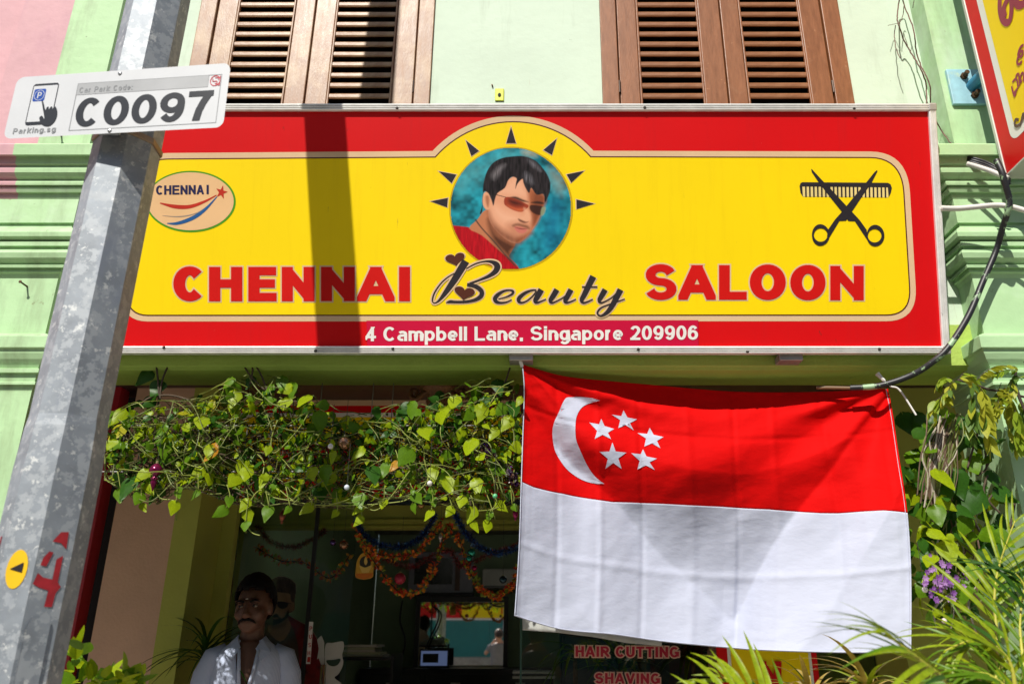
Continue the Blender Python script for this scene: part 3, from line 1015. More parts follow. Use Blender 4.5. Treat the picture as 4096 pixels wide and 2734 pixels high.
# the word in script, hearts
ZB = lambda p: (1700 + p[0] / 2.7964, 1000 + p[1] / 2.7964)
SCRIPT = [
    [(458, 122, 84), (400, 215, 82), (330, 330, 74), (240, 460, 56), (165, 555, 30), (118, 590, 16), (90, 585, 14), (84, 548, 18), (110, 470, 18), (180, 370, 16), (260, 300, 14), (345, 252, 12)],
    [(462, 208, 14), (560, 155, 16), (660, 128, 18), (740, 130, 34), (795, 158, 62), (808, 195, 68), (780, 245, 56), (710, 292, 38), (600, 338, 24), (500, 375, 26)],
    [(470, 384, 34), (560, 402, 44), (618, 440, 48), (636, 478, 50), (618, 520, 46), (555, 556, 34), (450, 576, 28), (340, 578, 26), (280, 575, 30), (232, 588, 4)],
    [(820, 545, 10), (900, 525, 12), (970, 492, 22), (985, 462, 28), (950, 446, 16), (880, 456, 22), (815, 496, 38), (782, 540, 46), (796, 572, 40), (840, 587, 24), (910, 580, 16), (970, 552, 10)],
    [(1245, 446, 14), (1190, 448, 18), (1115, 480, 32), (1055, 530, 42), (1048, 566, 40), (1080, 586, 20), (1140, 565, 14), (1210, 505, 14), (1246, 452, 12)],
    [(1300, 440, 64), (1258, 515, 60), (1232, 565, 46), (1252, 585, 24), (1300, 570, 14), (1355, 547, 10)],
    [(1475, 440, 60), (1430, 515, 56), (1402, 562, 44), (1418, 587, 22), (1470, 570, 14), (1560, 518, 12), (1622, 450, 12)],
    [(1633, 440, 58), (1592, 515, 56), (1568, 566, 46), (1588, 586, 22), (1640, 570, 14), (1690, 547, 10)],
    [(1882, 293, 70), (1832, 390, 64), (1782, 495, 56), (1752, 556, 46), (1772, 587, 24), (1820, 575, 16), (1878, 548, 10)],
    [(1755, 411, 14), (1928, 411, 14)],
    [(2015, 440, 60), (1975, 510, 56), (1950, 558, 44), (1966, 587, 22), (2020, 570, 14), (2100, 520, 12), (2160, 455, 12)],
    [(2187, 440, 66), (2135, 540, 62), (2090, 625, 56), (2035, 695, 42), (1975, 732, 24), (1938, 722, 20), (1930, 690, 20), (1972, 642, 16), (2060, 606, 14), (2150, 575, 12), (2235, 545, 10)],
]


def heart(cx, cy, s, rot):
    pts = []
    for i in range(40):
        t = 2 * math.pi * i / 40
        x, y = 16 * math.sin(t) ** 3, -(13 * math.cos(t) - 5 * math.cos(2 * t) - 2 * math.cos(3 * t) - math.cos(4 * t))
        x, y = x * s, y * s * .72
        pts.append((cx + x * math.cos(rot) - y * math.sin(rot), cy + x * math.sin(rot) + y * math.cos(rot)))
    return pts


for nm, grow, off, mt in (('cream_outline', 6.0, .0024, V_CREAM), ('script_word', 0, .0040, V_DARK)):
    v, f = [], []
    for k, st in enumerate(SCRIPT):
        q = cr(st, 5) if len(st) > 2 else st
        P = [ZB(p) for p in q]
        vv, ff = ribbon(P, [p[2] / 2.7964 for p in q], SGN, off + k * 2e-5 + (.0012 if grow and k < 2 else 0), grow / 1.0)
        f += [[i + len(v) for i in ff_][::-1] for ff_ in ff]
        v += vv
    mesh(nm, v, f, mt, sign)
for c_, s_, r_ in (((338, 98), 6.8, -.18), ((440, 476), 7.2, .16)):
    prints('cream_outline', SGN, [[ZB(p) for p in heart(*c_, s_ * 1.12, r_)]], .0030, V_CREAM, sign)
    prints('heart', SGN, [[ZB(p) for p in heart(*c_, s_, r_)]], .0044, V_BROWN, sign)

# seven ray darts round the portrait and the portrait itself
ZP = lambda p: (1700 + p[0] / 2.3764, 440 + p[1] / 2.3764)
DART = [[(55, 867), (217, 835), (210, 924)], [(132, 583), (297, 614), (252, 694)], [(388, 288), (512, 388), (440, 437)], [(818, 160), (864, 314), (773, 314)], [(1250, 275), (1206, 426), (1127, 379)], [(1510, 579), (1390, 690), (1347, 612)], [(1606, 890), (1441, 940), (1439, 850)]]
for d in DART:
    cx, cy = sum(p[0] for p in d) / 3, sum(p[1] for p in d) / 3
    prints('cream_outline', SGN, [[ZP((cx + (x - cx) * 1.17, cy + (y - cy) * 1.17)) for x, y in d]], .0024, V_CREAM, sign)
    prints('ray_dart', SGN, [[ZP(p) for p in d]], .0032, V_DARK, sign)
prints('glow_ring', SGN, [[ZP(p) for p in arc(818, 940, 590, 592, 0, 360, 60)[:-1]]], .0021, mat('darker yellow print', (.58, .38, .003), .42, spec=.2), sign)
CIR = arc(815, 936, 570, 574, 0, 360, 72)[:-1]
S3 = lambda pts: cr(pts, 3, True)
HAIRP = [(520, 985), (545, 900), (550, 760), (560, 680), (590, 580), (650, 500), (740, 455), (850, 440), (940, 440), (1040, 475), (1110, 540), (1160, 610), (1190, 690), (1185, 780), (1140, 880), (1130, 800), (1060, 805), (1010, 740), (990, 790), (955, 740), (935, 690), (925, 655), (880, 700), (860, 750), (865, 690), (870, 650), (825, 635), (790, 670), (760, 740), (690, 790), (665, 850), (650, 910), (630, 850), (600, 790), (555, 785), (545, 960)]
FACEP = [(640, 820), (700, 760), (860, 620), (1000, 700), (1120, 800), (1132, 880), (1100, 990), (1060, 1080), (980, 1190), (900, 1258), (820, 1258), (720, 1190), (640, 1100), (605, 1010), (605, 920)]
LAY = [(None, (.012, .22, .28), 1, 1, ('cloud', .9)),
       (S3([(300, 560), (700, 400), (900, 420), (560, 640), (330, 800)]), (.10, .42, .46), 90, .5, ('cloud', .5)),
       (S3([(1180, 560), (1330, 640), (1300, 800), (1210, 700)]), (.34, .36, .28), 60, .5), (S3([(920, 390), (1010, 380), (1060, 440), (960, 430)]), (.50, .40, .26), 30, .6),
       (S3([(1180, 900), (1300, 900), (1260, 1250), (1120, 1300)]), (.005, .14, .28), 90, .7),
       ([(250, 1095), (410, 1112), (560, 1180), (700, 1300), (800, 1400), (880, 1480), (920, 1560), (240, 1560)], (.44, .005, .012), 5, 1, ('hair', .45)),
       (S3([(500, 1040), (560, 960), (640, 960), (760, 1150), (860, 1250), (830, 1330), (800, 1400), (880, 1490), (830, 1440), (700, 1330), (540, 1190), (420, 1125)]), (.52, .19, .09), 6, 1),
       (S3([(600, 1040), (680, 1180), (860, 1285), (820, 1350), (815, 1420), (740, 1350), (640, 1230)]), (.07, .022, .012), 34, .95),
       (S3(FACEP), (.74, .33, .19), 5, 1),
       (S3([(690, 780), (860, 640), (940, 720), (960, 820), (800, 810)]), (.86, .47, .30), 40, .6), (S3([(660, 900), (760, 960), (880, 1000), (890, 1060), (760, 1080), (660, 1000)]), (.88, .48, .31), 50, .7),
       (S3([(985, 740), (1130, 800), (1140, 890), (1100, 1000), (1055, 1090), (975, 1195), (880, 1262), (880, 1215), (985, 1170), (1010, 1080), (1012, 1010), (990, 940), (985, 850)]), (.36, .095, .035), 22, .9),
       (S3([(1030, 800), (1140, 820), (1130, 900), (1090, 1000), (1040, 1090), (1030, 990)]), (.16, .04, .018), 26, .7),
       (S3([(603, 960), (650, 1060), (740, 1140), (830, 1185), (910, 1200), (990, 1170), (905, 1268), (815, 1268), (700, 1195), (625, 1100)]), (.20, .06, .03), 30, .8, ('hair', .35)),
       (S3([(780, 1090), (860, 1070), (960, 1080), (1010, 1110), (1000, 1180), (900, 1215), (810, 1180)]), (.42, .15, .08), 40, .5),
       (S3([(560, 790), (600, 780), (625, 840), (630, 900), (605, 945), (570, 935), (545, 870)]), (.76, .36, .20), 5, 1), (S3([(575, 820), (602, 815), (612, 860), (600, 925), (580, 880)]), (.34, .11, .05), 10, .8),
       (S3([(800, 832), (860, 822), (930, 850), (985, 875), (930, 872), (860, 848)]), (.04, .018, .012), 8, .95), (S3([(1005, 880), (1070, 866), (1125, 880), (1120, 894), (1060, 890)]), (.03, .014, .01), 8, .95),
       (S3([(765, 828), (850, 840), (950, 885), (985, 910), (960, 945), (915, 968), (850, 955), (790, 925), (752, 890)]), (.30, .035, .014), 4, .96), (S3([(800, 850), (880, 868), (930, 900), (860, 905), (810, 885)]), (.035, .010, .008), 22, .9),
       (S3([(780, 905), (860, 935), (940, 938), (915, 962), (850, 950)]), (.62, .13, .05), 14, .85),
       (S3([(1000, 905), (1060, 905), (1125, 920), (1135, 960), (1100, 1000), (1040, 985), (1000, 950)]), (.030, .012, .010), 6, .92), (S3([(1112, 925), (1148, 930), (1130, 992), (1098, 1000)]), (.30, .33, .20), 7, .8),
       (S3([(940, 930), (985, 960), (1000, 1010), (998, 1045), (970, 1062), (925, 1050), (915, 1020), (945, 990)]), (.80, .40, .24), 14, .8), (S3([(885, 1032), (920, 1046), (960, 1062), (985, 1060), (950, 1075), (900, 1058)]), (.10, .03, .018), 7, .9),
       (S3([(830, 1092), (880, 1076), (930, 1086), (980, 1100), (992, 1132), (940, 1116), (880, 1100), (840, 1108)]), (.13, .045, .025), 12, .75),
       (S3([(850, 1112), (900, 1108), (945, 1122), (972, 1132), (950, 1165), (910, 1172), (870, 1152)]), (.60, .17, .13), 7, .95), (S3([(850, 1110), (900, 1122), (972, 1130), (905, 1133)]), (.16, .03, .025), 4, .9),
       (cr(HAIRP, 3, True), (.020, .016, .018), 5, 1, ('hair', 1.0)),
       (S3([(630, 620), (690, 550), (760, 520), (710, 600), (660, 660)]), (.20, .18, .19), 26, .65, ('hair', 1.0)), (S3([(950, 590), (1010, 630), (1030, 700), (985, 690), (940, 650)]), (.17, .16, .18), 22, .65, ('hair', 1.0)), (S3([(980, 470), (1060, 520), (1100, 580), (1030, 540)]), (.16, .15, .17), 22, .6, ('hair', 1.0)),
       ([(660, 797), (768, 826), (768, 832), (658, 804)], (.02, .012, .01), 2.5, 1), (S3([(485, 1040), (550, 1125), (660, 1245), (760, 1365), (860, 1470), (850, 1480), (752, 1373), (650, 1253), (540, 1132), (478, 1050)]), (.05, .035, .03), 3.5, .9)]
painted('portrait', SGN, ZP, CIR, LAY, .0026, sign, res=230)

# oval badge at the left
prints('badge_rim', SGN, [arc(763, 806, 180, 123, 0, 360, 60)[:-1]], .0024, mat('green print', (.07, .30, .012), .32), sign)
prints('badge_field', SGN, [arc(762, 805, 173, 116, 0, 360, 60)[:-1]], .0030, mat('peach print', (.80, .50, .25), .32, var=.05), sign)
V_NAVY = mat('navy print', (.02, .02, .075), .32)
letters('badge_letter', SGN, [(ch, 624 + i * 32.5 + (6 if i > 5 else 0), 779, 29 if ch != 'I' else 11, 37, 9) for i, ch in enumerate('CHENNAI')], .0036, V_NAVY, sign, tilt=-.012, pivot=624)
star = [(886 + (25 if i % 2 == 0 else 10) * math.sin(math.pi * i / 5 + .25), 769 - (29 if i % 2 == 0 else 11) * math.cos(math.pi * i / 5 + .25)) for i in range(10)]
prints('badge_star', SGN, [star], .0036, mat('red print', (.50, .03, .015), .32), sign)
for pts, mt in (([(640, 812, 4), (700, 826, 15), (760, 826, 14), (820, 805, 9), (866, 780, 3)], mat('red print', (.50, .03, .015))), ([(668, 893, 3), (710, 893, 12), (770, 872, 15), (820, 838, 11), (868, 786, 3)], mat('blue print', (.02, .10, .28), .32)),
                ([(650, 862, 1), (720, 866, 4), (790, 850, 3), (850, 806, 1)], mat('grey print', (.35, .27, .22), .35))):
    q = cr(pts, 6)
    v, f = ribbon([(p[0], p[1]) for p in q], [p[2] for p in q], SGN, .0036)
    mesh('badge_swoosh', v, [x[::-1] for x in f], mt, sign)

# comb and scissors at the right; traced at 1898/460
ZC = lambda p: (3200 + p[0] / 4.126, 640 + p[1] / 4.126)
comb = [(-8, 430), (10, 380), (40, 366), (1450, 376), (1495, 400), (1517, 460), (1500, 540), (1463, 618), (1450, 452), (38, 436), (48, 602), (8, 540)]
prints('comb', SGN, [[ZC(p) for p in comb]], .0028, V_DARK, sign)
v, f = [], []
tk = []
for i in range(21):
    x = 82 + i * 65.6
    tk.append([ZC(p) for p in ((x, 430), (x + 27, 430), (x + 31, 608 + i * .6), (x + 4, 606 + i * .6))])
prints('comb_teeth', SGN, tk, .0028, V_DARK, sign, step=0)
prints('comb_ground', SGN, [[ZC(p) for p in ((40, 440), (1450, 452), (1460, 616), (48, 604))]], .0024, mat('pale yellow print', (.84, .66, .25), .32), sign)
bl1 = [(183, 146), (200, 155), (395, 365), (500, 470), (765, 755), (860, 855), (985, 990), (1100, 1150), (1130, 1350), (905, 1010), (800, 1008), (690, 855), (470, 580), (300, 355), (195, 200)]
bl2 = [(1272, 165), (1278, 185), (1180, 375), (1010, 620), (850, 860), (760, 1000), (650, 1005), (440, 1350), (455, 1160), (575, 985), (690, 855), (880, 620), (1090, 375), (1230, 200)]
prints('scissor_blade', SGN, [[ZC(p) for p in bl1]], .0030, V_DARK, sign)
prints('scissor_blade', SGN, [[ZC(p) for p in bl2]], .0033, V_DARK, sign)
for cx, cy, ix, iy in ((335, 1236, 342, 1236), (1240, 1246, 1232, 1248)):
    o1 = [(cx + 146 * math.cos(t) * (1 + .05 * math.cos(t)), cy + 178 * math.sin(t)) for t in [2 * math.pi * i / 40 for i in range(40)]]
    i1 = [(ix + 112 * math.cos(t), iy + 111 * math.sin(t)) for t in [2 * math.pi * i / 40 for i in range(40)]]
    prints('scissor_ring', SGN, [([ZC(p) for p in o1], [[ZC(p) for p in i1]])], .0036, V_DARK, sign)

# brackets that hold the sign off the beam
for px in (2085, 3155):
    c = at(px, 1440, 3.14)
    b = MB(); b.box(c.x - .05, c.x + .05, 3.105, 3.20, c.z - .012, c.z + .018); b.box(c.x - .045, c.x + .045, 3.10, 3.13, c.z + .01, c.z + .05)
    bevel(b.build('mounting_bracket', mat('grey bracket steel', (.35, .33, .30), .5, .5, var=.3), sign), .004)

# ------------------------------------------------------------------ projecting sign at the right edge
PXX = 2.035
PSG = Plane((PXX, 0, 0), (-1, 0, 0))
ps = thing('projecting_sign', 'yellow and red projecting sign on a blue pipe bracket at the right edge', 'sign', (PXX, 2.6, 3.46))
Y1 = PSG.pt(4025, 700).y; Z1 = PSG.pt(4025, 700).z
b = MB(); b.box(PXX, PXX + .10, Y1 - .78, Y1, Z1, Z1 + 1.5)
b.build('panel', V_RED, ps)
b = MB(); b.box(PXX - .006, PXX + .106, Y1 - .006, Y1 + .012, Z1 - .012, Z1 + 1.512); b.box(PXX - .006, PXX + .106, Y1 - .80, Y1 - .006, Z1 - .012, Z1 - .001)
bevel(b.build('edge_frame', mat('grey white frame', (.55, .56, .50), .5, .2), ps), .003)


def pyz(dy, dz):
    return Vector((PXX, Y1 - dy, Z1 + dz))


def yzpoly(name, pts, off, mt):
    v = [pyz(*p) - Vector((off, 0, 0)) for p in pts]
    tr = tessellate_polygon([[Vector((p[0], p[1], 0)) for p in pts]])
    return mesh(name, v, [list(t) for t in tr], mt, ps)


def rrect(y0, z0, y1, z1, r):
    return arc(y1 - r, z1 - r, r, r, 0, 90, 6) + arc(y0 + r, z1 - r, r, r, 90, 180, 6) + arc(y0 + r, z0 + r, r, r, 180, 270, 6) + arc(y1 - r, z0 + r, r, r, 270, 360, 6)


yzpoly('white_border', rrect(.085, .105, .70, 1.42, .05), .001, V_WHITE)
yzpoly('yellow_field', rrect(.125, .155, .66, 1.38, .035), .002, V_YEL)
V_PUR = mat('purple red print', (.30, .008, .045), .35)


def yzstroke(name, pts, w, mt, off=.004, n=5):
    q = cr(pts, n) if len(pts) > 2 else pts
    v, f = [], []
    for i, p in enumerate(q):
        a, c = q[max(0, i - 1)], q[min(len(q) - 1, i + 1)]
        d = Vector((c[0] - a[0], c[1] - a[1])); d = d.normalized() if d.length else Vector((1, 0))
        for s_ in (1, -1):
            v.append(pyz(p[0] - d.y * s_ * w / 2, p[1] + d.x * s_ * w / 2) - Vector((off + i * 4e-6, 0, 0)))
    for i in range(len(q) - 1):
        f.append([2 * i, 2 * i + 1, 2 * i + 3, 2 * i + 2])
    return mesh(name, v, f, mt, ps)


PW = lambda px, py: (lambda q: (Y1 - q.y, q.z - Z1))(PSG.pt(px, py))
# large letters at the top
yzstroke('large_letter', [PW(*p) for p in ((4005, -40), (4002, 30), (4012, 75), (4030, 92), (4044, 78), (4050, 30), (4045, -10), (4030, 5), (4018, 35), (4024, 70))], .030, V_PUR)
yzstroke('large_letter', [PW(*p) for p in ((4058, -40), (4066, 5), (4080, 22), (4105, 5), (4125, -60))], .034, V_PUR)
# second line: part of a curl, third line: script letters, fourth line
yzstroke('script_letter', [PW(*p) for p in ((4098, 180), (4085, 190), (4076, 215), (4080, 228), (4092, 222), (4094, 205), (4082, 212), (4072, 245), (4078, 258), (4092, 245))], .012, V_PUR)
for st in (((4050, 345), (4056, 370), (4062, 384), (4068, 366)), ((4053, 330), (4062, 318), (4072, 322), (4076, 350)), ((4066, 315), (4070, 300), (4078, 298), (4082, 330), (4081, 345)), ((4090, 330), (4085, 310), (4092, 292), (4098, 300), (4097, 325)), ((4062, 384), (4060, 372), (4075, 352))):
    yzstroke('script_letter', [PW(*p) for p in st], .010, V_PUR)
yzstroke('line_letter', [PW(*p) for p in ((4078, 480), (4066, 478), (4062, 495), (4070, 506), (4084, 498))], .012, V_BROWN)
for st in (((4084, 500), (4096, 452)), ((4096, 452), (4110, 478)), ((4089, 480), (4102, 470))):
    yzstroke('line_letter', [PW(*p) for p in st], .011, V_BROWN)
M_BLUE = mat('blue pipe paint', (.03, .20, .33), .4, var=.25, vscale=12, spots=[((.45, .50, .50), 20, .70, .04), ((.12, .05, .02), 25, .72, .04)])
c = at(3872, 355, YP)
b = MB(); b.tube([(c.x + .012, YP - .012, c.z), (c.x + .03, Y1, c.z + .004)], .031, 20)
b.build('pipe', M_BLUE, ps, smooth=False)
b = MB(); b.box(c.x - .095, c.x + .085, YP - .018, YP - .001, c.z - .10, c.z + .10)
bevel(b.build('wall_plate', mat('pale blue plate paint', (.28, .50, .58), .5, var=.3, vscale=9, spots=[((.50, .66, .50), 6, .55, .1)]), ps), .003)
for dx, dz in ((-.02, .055), (.01, -.055)):
    b = MB(); b.tube([(c.x + dx, YP - .016, c.z + dz), (c.x + dx, YP - .030, c.z + dz)], .018, 6); b.tube([(c.x + dx, YP - .03, c.z + dz), (c.x + dx, YP - .055, c.z + dz)], .011, 10)
    b.build('bolt', M_NAIL, ps)

# ------------------------------------------------------------------ lamp post and car park plate
PY_, PXc = 2.02, -1.240
M_GALV = mat('galvanised steel', (.27, .30, .335), .55, .22, var=.22, vscale=7, bump=.035, bscale=40, rvar=.14,
             spots=[((.37, .40, .43), 26, .50, .05), ((.58, .60, .60), 30, .60, .03), ((.24, .27, .32), 7, .58, .12, (1, 1, .25)), ((.20, .11, .05), 30, .735, .03)])
post = thing('lamp_post', 'tall galvanised eight sided lamp post leaning across the left of the view', 'lamp post', (PXc, PY_, 0))
PROT = 5.0


def oct_ring(r, z, rot=PROT):
    return [Vector((PXc + r * math.cos(R(rot + 22.5 + 45 * i)), PY_ + r * math.sin(R(rot + 22.5 + 45 * i)), z)) for i in range(8)]


r0 = .0920
zj = at(300, 1850, 1.925).z
b = MB(); b.loft([oct_ring(r0, zj + .05), oct_ring(r0, zj + .06), oct_ring(r0 * .985, 3.5), oct_ring(r0 * .8, 6.5), oct_ring(r0 * .6, 9)])
b.build('shaft', M_GALV, post)
b = MB(); b.loft([oct_ring(r0 * 1.10, .045), oct_ring(r0 * 1.085, zj), oct_ring(r0 * 1.04, zj + .10), oct_ring(r0 * 1.004, zj + .13)])
base_ = b.build('base_section', M_GALV, post)
b = MB(); b.tube([(PXc, PY_, 9), (PXc, PY_, 9.4), (PXc + .3, PY_ - .3, 9.8), (PXc + 1.0, PY_ - 1.2, 10.0)], .04, 10)
b.build('lamp_arm', M_GALV, post)
b = MB(); b.ball((PXc + 1.15, PY_ - 1.4, 10.0), (.16, .36, .07), 16, 8)
b.build('lamp_head', mat('lamp head grey', (.4, .4, .4), .4), post)


def oct_face(i, s, z, off, r=None):
    """point on side i of the post: s from -1 to 1 across it"""
    rr = (r or r0 * 1.085) * math.cos(R(22.5))
    hw = (r or r0 * 1.085) * math.sin(R(22.5))
    a = R(PROT + 22.5 + 22.5 + 45 * i)
    n = Vector((math.cos(a), math.sin(a), 0)); t = Vector((-math.sin(a), math.cos(a), 0))
    return Vector((PXc, PY_, z)) + n * (rr + off) + t * (s * hw)


# faces 4..6 look at the street; find their angle to the eye
def face_poly(name, i, pts, off, mt):
    v = [oct_face(i, s, z, off) for s, z in pts]
    tr = tessellate_polygon([[Vector((p[0], p[1] * 20, 0)) for p in pts]])
    return mesh(name, v, [list(t) for t in tr], mt, post)


M_PRED = mat('red stencil paint', (.36, .012, .02), .6, var=.25, vscale=30)
zz = at(225, 2250, 1.925).z
K = .039
F1, F0, F2 = 6, 5, 4
def stz(pts, k=1.0, zoff=0):
    return [(x, zz + zoff + y * K * k) for x, y in pts]
# stencilled 4 with breaks on the right-hand front side, partial strokes on the left-hand one
face_poly('stencil_mark', F1, stz([(-.62, .35), (-.35, .75), (-.1, .7), (-.35, -.15), (-.7, -.1)]), .0015, M_PRED)
face_poly('stencil_mark', F1, stz([(-.9, -1.2), (-.75, -.55), (-.4, -.8), (.15, -.9), (.15, .3), (.5, .55), (.5, -1.05), (.72, -1.3), (.5, -1.7), (.45, -2.5), (0, -2.5), (.05, -1.55), (-.5, -1.4)]), .0015, M_PRED)
face_poly('stencil_mark', F1, stz([(-.3, 1.35), (.1, 1.95), (.55, 2.0), (.6, .95), (.2, 1.3)]), .0015, M_PRED)
face_poly('stencil_mark', F2, stz([(-.5, -2.3), (-.1, 1.6), (.1, 1.7), (-.05, -1.2), (.2, -2.2)]), .0015, M_PRED)
M_YST = mat('yellow sticker', (.82, .50, .01), .4)
face_poly('yellow_sticker', F0, stz([(-.55 + .62 * math.cos(t) + .55, -.35 + 1.15 * math.sin(t)) for t in [2 * math.pi * i / 20 for i in range(20)]]), .0015, M_YST)
face_poly('sticker_arrow', F0, stz([(-.4, -.35), (.35, .05), (.35, -.55)]), .003, V_DARK)
# inspection cover low on the post
zc_ = at(300, 2470, 1.925).z
face_poly('inspection_cover', F1, [(-.75, zc_ - .5), (.55, zc_ - .5), (.55, zc_ - .015), (.4, zc_), (-.55, zc_), (-.75, zc_ - .02)], .004, M_GALV)
b = MB(); b.loft([oct_ring(r0 * 1.03, EYE + 1.62), oct_ring(r0 * 1.03, EYE + 1.634)])

# the plate: corners traced on the photo, standing just in front of the post
psi = R(5)
pc = at(470, 405, 1.875)
CPN = Vector((-math.sin(psi) * 1.0, -math.cos(psi), 0))
CP = Plane(pc, CPN)
plate = thing('parking_plate', 'white car park code plate C0097 strapped to the lamp post', 'sign', pc)
TLc, TRc, BRc, BLc = (70, 310), (924, 252), (892, 509), (12, 556)


def cpq(u, v):
    """0..1 across and down the plate -> photo"""
    a = ((1 - u) * TLc[0] + u * TRc[0], (1 - u) * TLc[1] + u * TRc[1])
    b_ = ((1 - u) * BLc[0] + u * BRc[0], (1 - u) * BLc[1] + u * BRc[1])
    return ((1 - v) * a[0] + v * b_[0], (1 - v) * a[1] + v * b_[1])


class Plate:
    def pt(s, u, v, off=0):
        x, y = cpq(u, v)
        return CP.pt(x, y, off)


CPL = Plate()
def prr(u0, v0, u1, v1, ru):
    asp = 3.45
    return [(x / 1000, y / 1000 * asp) for x, y in bulge(u0 * 1000, v0 * 1000 / asp, u1 * 1000, v1 * 1000 / asp, ru * 1000)]
M_PW = mat('white plate enamel', (.62, .635, .655), .28, var=.04, vscale=8)
M_PB = mat('black plate print', (.03, .032, .036), .25)
M_PG = mat('grey plate print', (.27, .28, .29), .28)
ol = prr(0, 0, 1, 1, .035)
v = [CPL.pt(u, w, 0) for u, w in ol] + [CPL.pt(u, w, -.004) for u, w in ol]
n = len(ol)
mesh('plate', v, [list(range(n))[::-1], list(range(n, 2 * n))] + [[i, (i + 1) % n, n + (i + 1) % n, n + i] for i in range(n)], M_PW, plate)
def uvpoly(name, pts, off, mt, holes=None):
    return prints(name, CPL, [(pts, holes)] if holes else [pts], off, mt, plate)
fx0, fy0, fx1, fy1 = .293, .165, .965, .925
uvpoly('code_frame', [(fx0, fy0), (fx1, fy0), (fx1, fy1), (fx0, fy1)], .0006, M_PG, [[(fx0 + .003, fy0 + .01), (fx1 - .003, fy0 + .01), (fx1 - .003, fy1 - .01), (fx0 + .003, fy1 - .01)]])
uvpoly('grey_band', [(fx0 + .003, fy0 + .01), (.905, fy0 + .01), (.905, .352), (fx0 + .003, .352)], .0007, mat('pale grey plate print', (.40, .41, .42), .28))
class PlateL:
    """letters in a space stretched so that glyphs keep their shape"""
    def pt(s, x, y, off=0):
        return CPL.pt(x / 1000, y / 1000 * 3.45, off)
PLL = PlateL()
cw = [(ch, 311 + i * 128, .872 * 1000 / 3.45, 114, .465 * 1000 / 3.45, 34) for i, ch in enumerate('C0097')]
letters('code_digit', PLL, cw, .0010, M_PB, plate, thin=.74)
letters('band_letter', PLL, layout('Car Park Code:', 306, .318 * 1000 / 3.45, 553, 25, 4.6, 5), .0013, M_PG, plate)
letters('site_letter', PLL, layout('Parking.sg', 38, .925 * 1000 / 3.45, 232, 26, 5.0, 5), .0010, M_PG, plate)
# telephone with pointing hand
uvpoly('phone_outline', prr(.085, .13, .205, .80, .014), .0006, M_PB)
uvpoly('phone_screen', prr(.089, .165, .201, .745, .004), .0009, M_PW)
uvpoly('parking_square', prr(.095, .215, .150, .415, .008), .0012, mat('blue plate print', (.015, .07, .36), .28))
uvpoly('parking_ring', arc(.1225, .315, .0235, .085, 0, 360, 24)[:-1], .0014, M_PW, [arc(.1225, .315, .0215, .078, 0, 360, 24)[:-1]])
letters('parking_letter', PLL, [('P', 114, .366 * 1000 / 3.45, 19, 29, 5)], .0016, M_PW, plate)
hand = [(.140, .42), (.148, .43), (.165, .56), (.170, .52), (.178, .515), (.181, .56), (.187, .52), (.194, .515), (.197, .55), (.203, .525), (.211, .52), (.222, .60), (.224, .70), (.215, .78), (.195, .83), (.165, .80), (.146, .70), (.150, .66), (.158, .66), (.170, .70)]
uvpoly('pointing_hand', cr(hand, 3, True), .0016, M_PB)
M_PRD = mat('red plate print', (.50, .01, .03), .3)
uvpoly('round_mark', arc(.936, .262, .024, .083, 0, 360, 28)[:-1], .0010, M_PRD, [arc(.936, .262, .0205, .071, 0, 360, 28)[:-1]])
for q in (((.924, .225), (.924, .27)), ((.924, .27), (.945, .27)), ((.945, .27), (.945, .31)), ((.934, .215), (.95, .215)), ((.95, .215), (.95, .25)), ((.936, .30), (.956, .34)), ((.958, .19), (.958, .34))):
    v, f = ribbon([(p[0] * 1000, p[1] * 1000 / 3.45) for p in q], 3.4, PLL, .0012)
    mesh('mark_stroke', v, [x[::-1] for x in f], M_PRD, plate)
for u, w in ((.482, .045), (.482, .955)):
    c = CPL.pt(u, w, .001)
    b = MB(); b.ball(c, (.0062, .003, .0062), 12, 6); b.build('bolt', mat('zinc bolt', (.5, .5, .5), .3, .8), plate, smooth=True)
# strap round the post behind the plate
zc2 = CPL.pt(.5, 1.0).z
for zz2, in ((zc2 + .045,), (zc2 + .17,)):
    b = MB(); b.loft([oct_ring(r0 + .0025, zz2), oct_ring(r0 + .0045, zz2 + .002), oct_ring(r0 + .0045, zz2 + .018), oct_ring(r0 + .0025, zz2 + .020)])
    b.build('strap', mat('rusty strap', (.30, .22, .15), .5, .5, var=.4), plate)
b = MB(); b.box(-.03, .03, -.012, .0, -.08, .08, M=Matrix.Translation(Vector((PXc, PY_ - r0 - .004, CPL.pt(.5, .5).z))))
b.build('spacer', M_GALV, plate)
# ------------------------------------------------------------------ flag hung under the sign
def cloth(name, col, rough=.7, trans=.12):
    m = mat(name, col, rough, var=.04, vscale=3, spec=.05, trans=trans)
    N, L = m.node_tree.nodes, m.node_tree.links
    tc = N.new('ShaderNodeTexCoord')
    n1 = N.new('ShaderNodeTexNoise'); n1.inputs['Scale'].default_value = 16; n1.inputs['Detail'].default_value = 6
    mp = N.new('ShaderNodeMapping'); mp.inputs['Scale'].default_value = (1, 1, 2.2); mp.inputs['Rotation'].default_value = (0, .6, 0)
    L.new(tc.outputs['Object'], mp.inputs[0]); L.new(mp.outputs[0], n1.inputs['Vector'])
    w = N.new('ShaderNodeTexNoise'); w.inputs['Scale'].default_value = 900
    L.new(tc.outputs['Object'], w.inputs['Vector'])
    ad = N.new('ShaderNodeMath'); ad.operation = 'MULTIPLY_ADD'; ad.inputs[1].default_value = .06
    L.new(w.outputs['Fac'], ad.inputs[0]); L.new(n1.outputs['Fac'], ad.inputs[2])
    bp = N.new('ShaderNodeBump'); bp.inputs['Strength'].default_value = .16; bp.inputs['Distance'].default_value = .02
    L.new(ad.outputs[0], bp.inputs['Height'])
    L.new(bp.outputs[0], N['Principled BSDF'].inputs['Normal'])
    return m


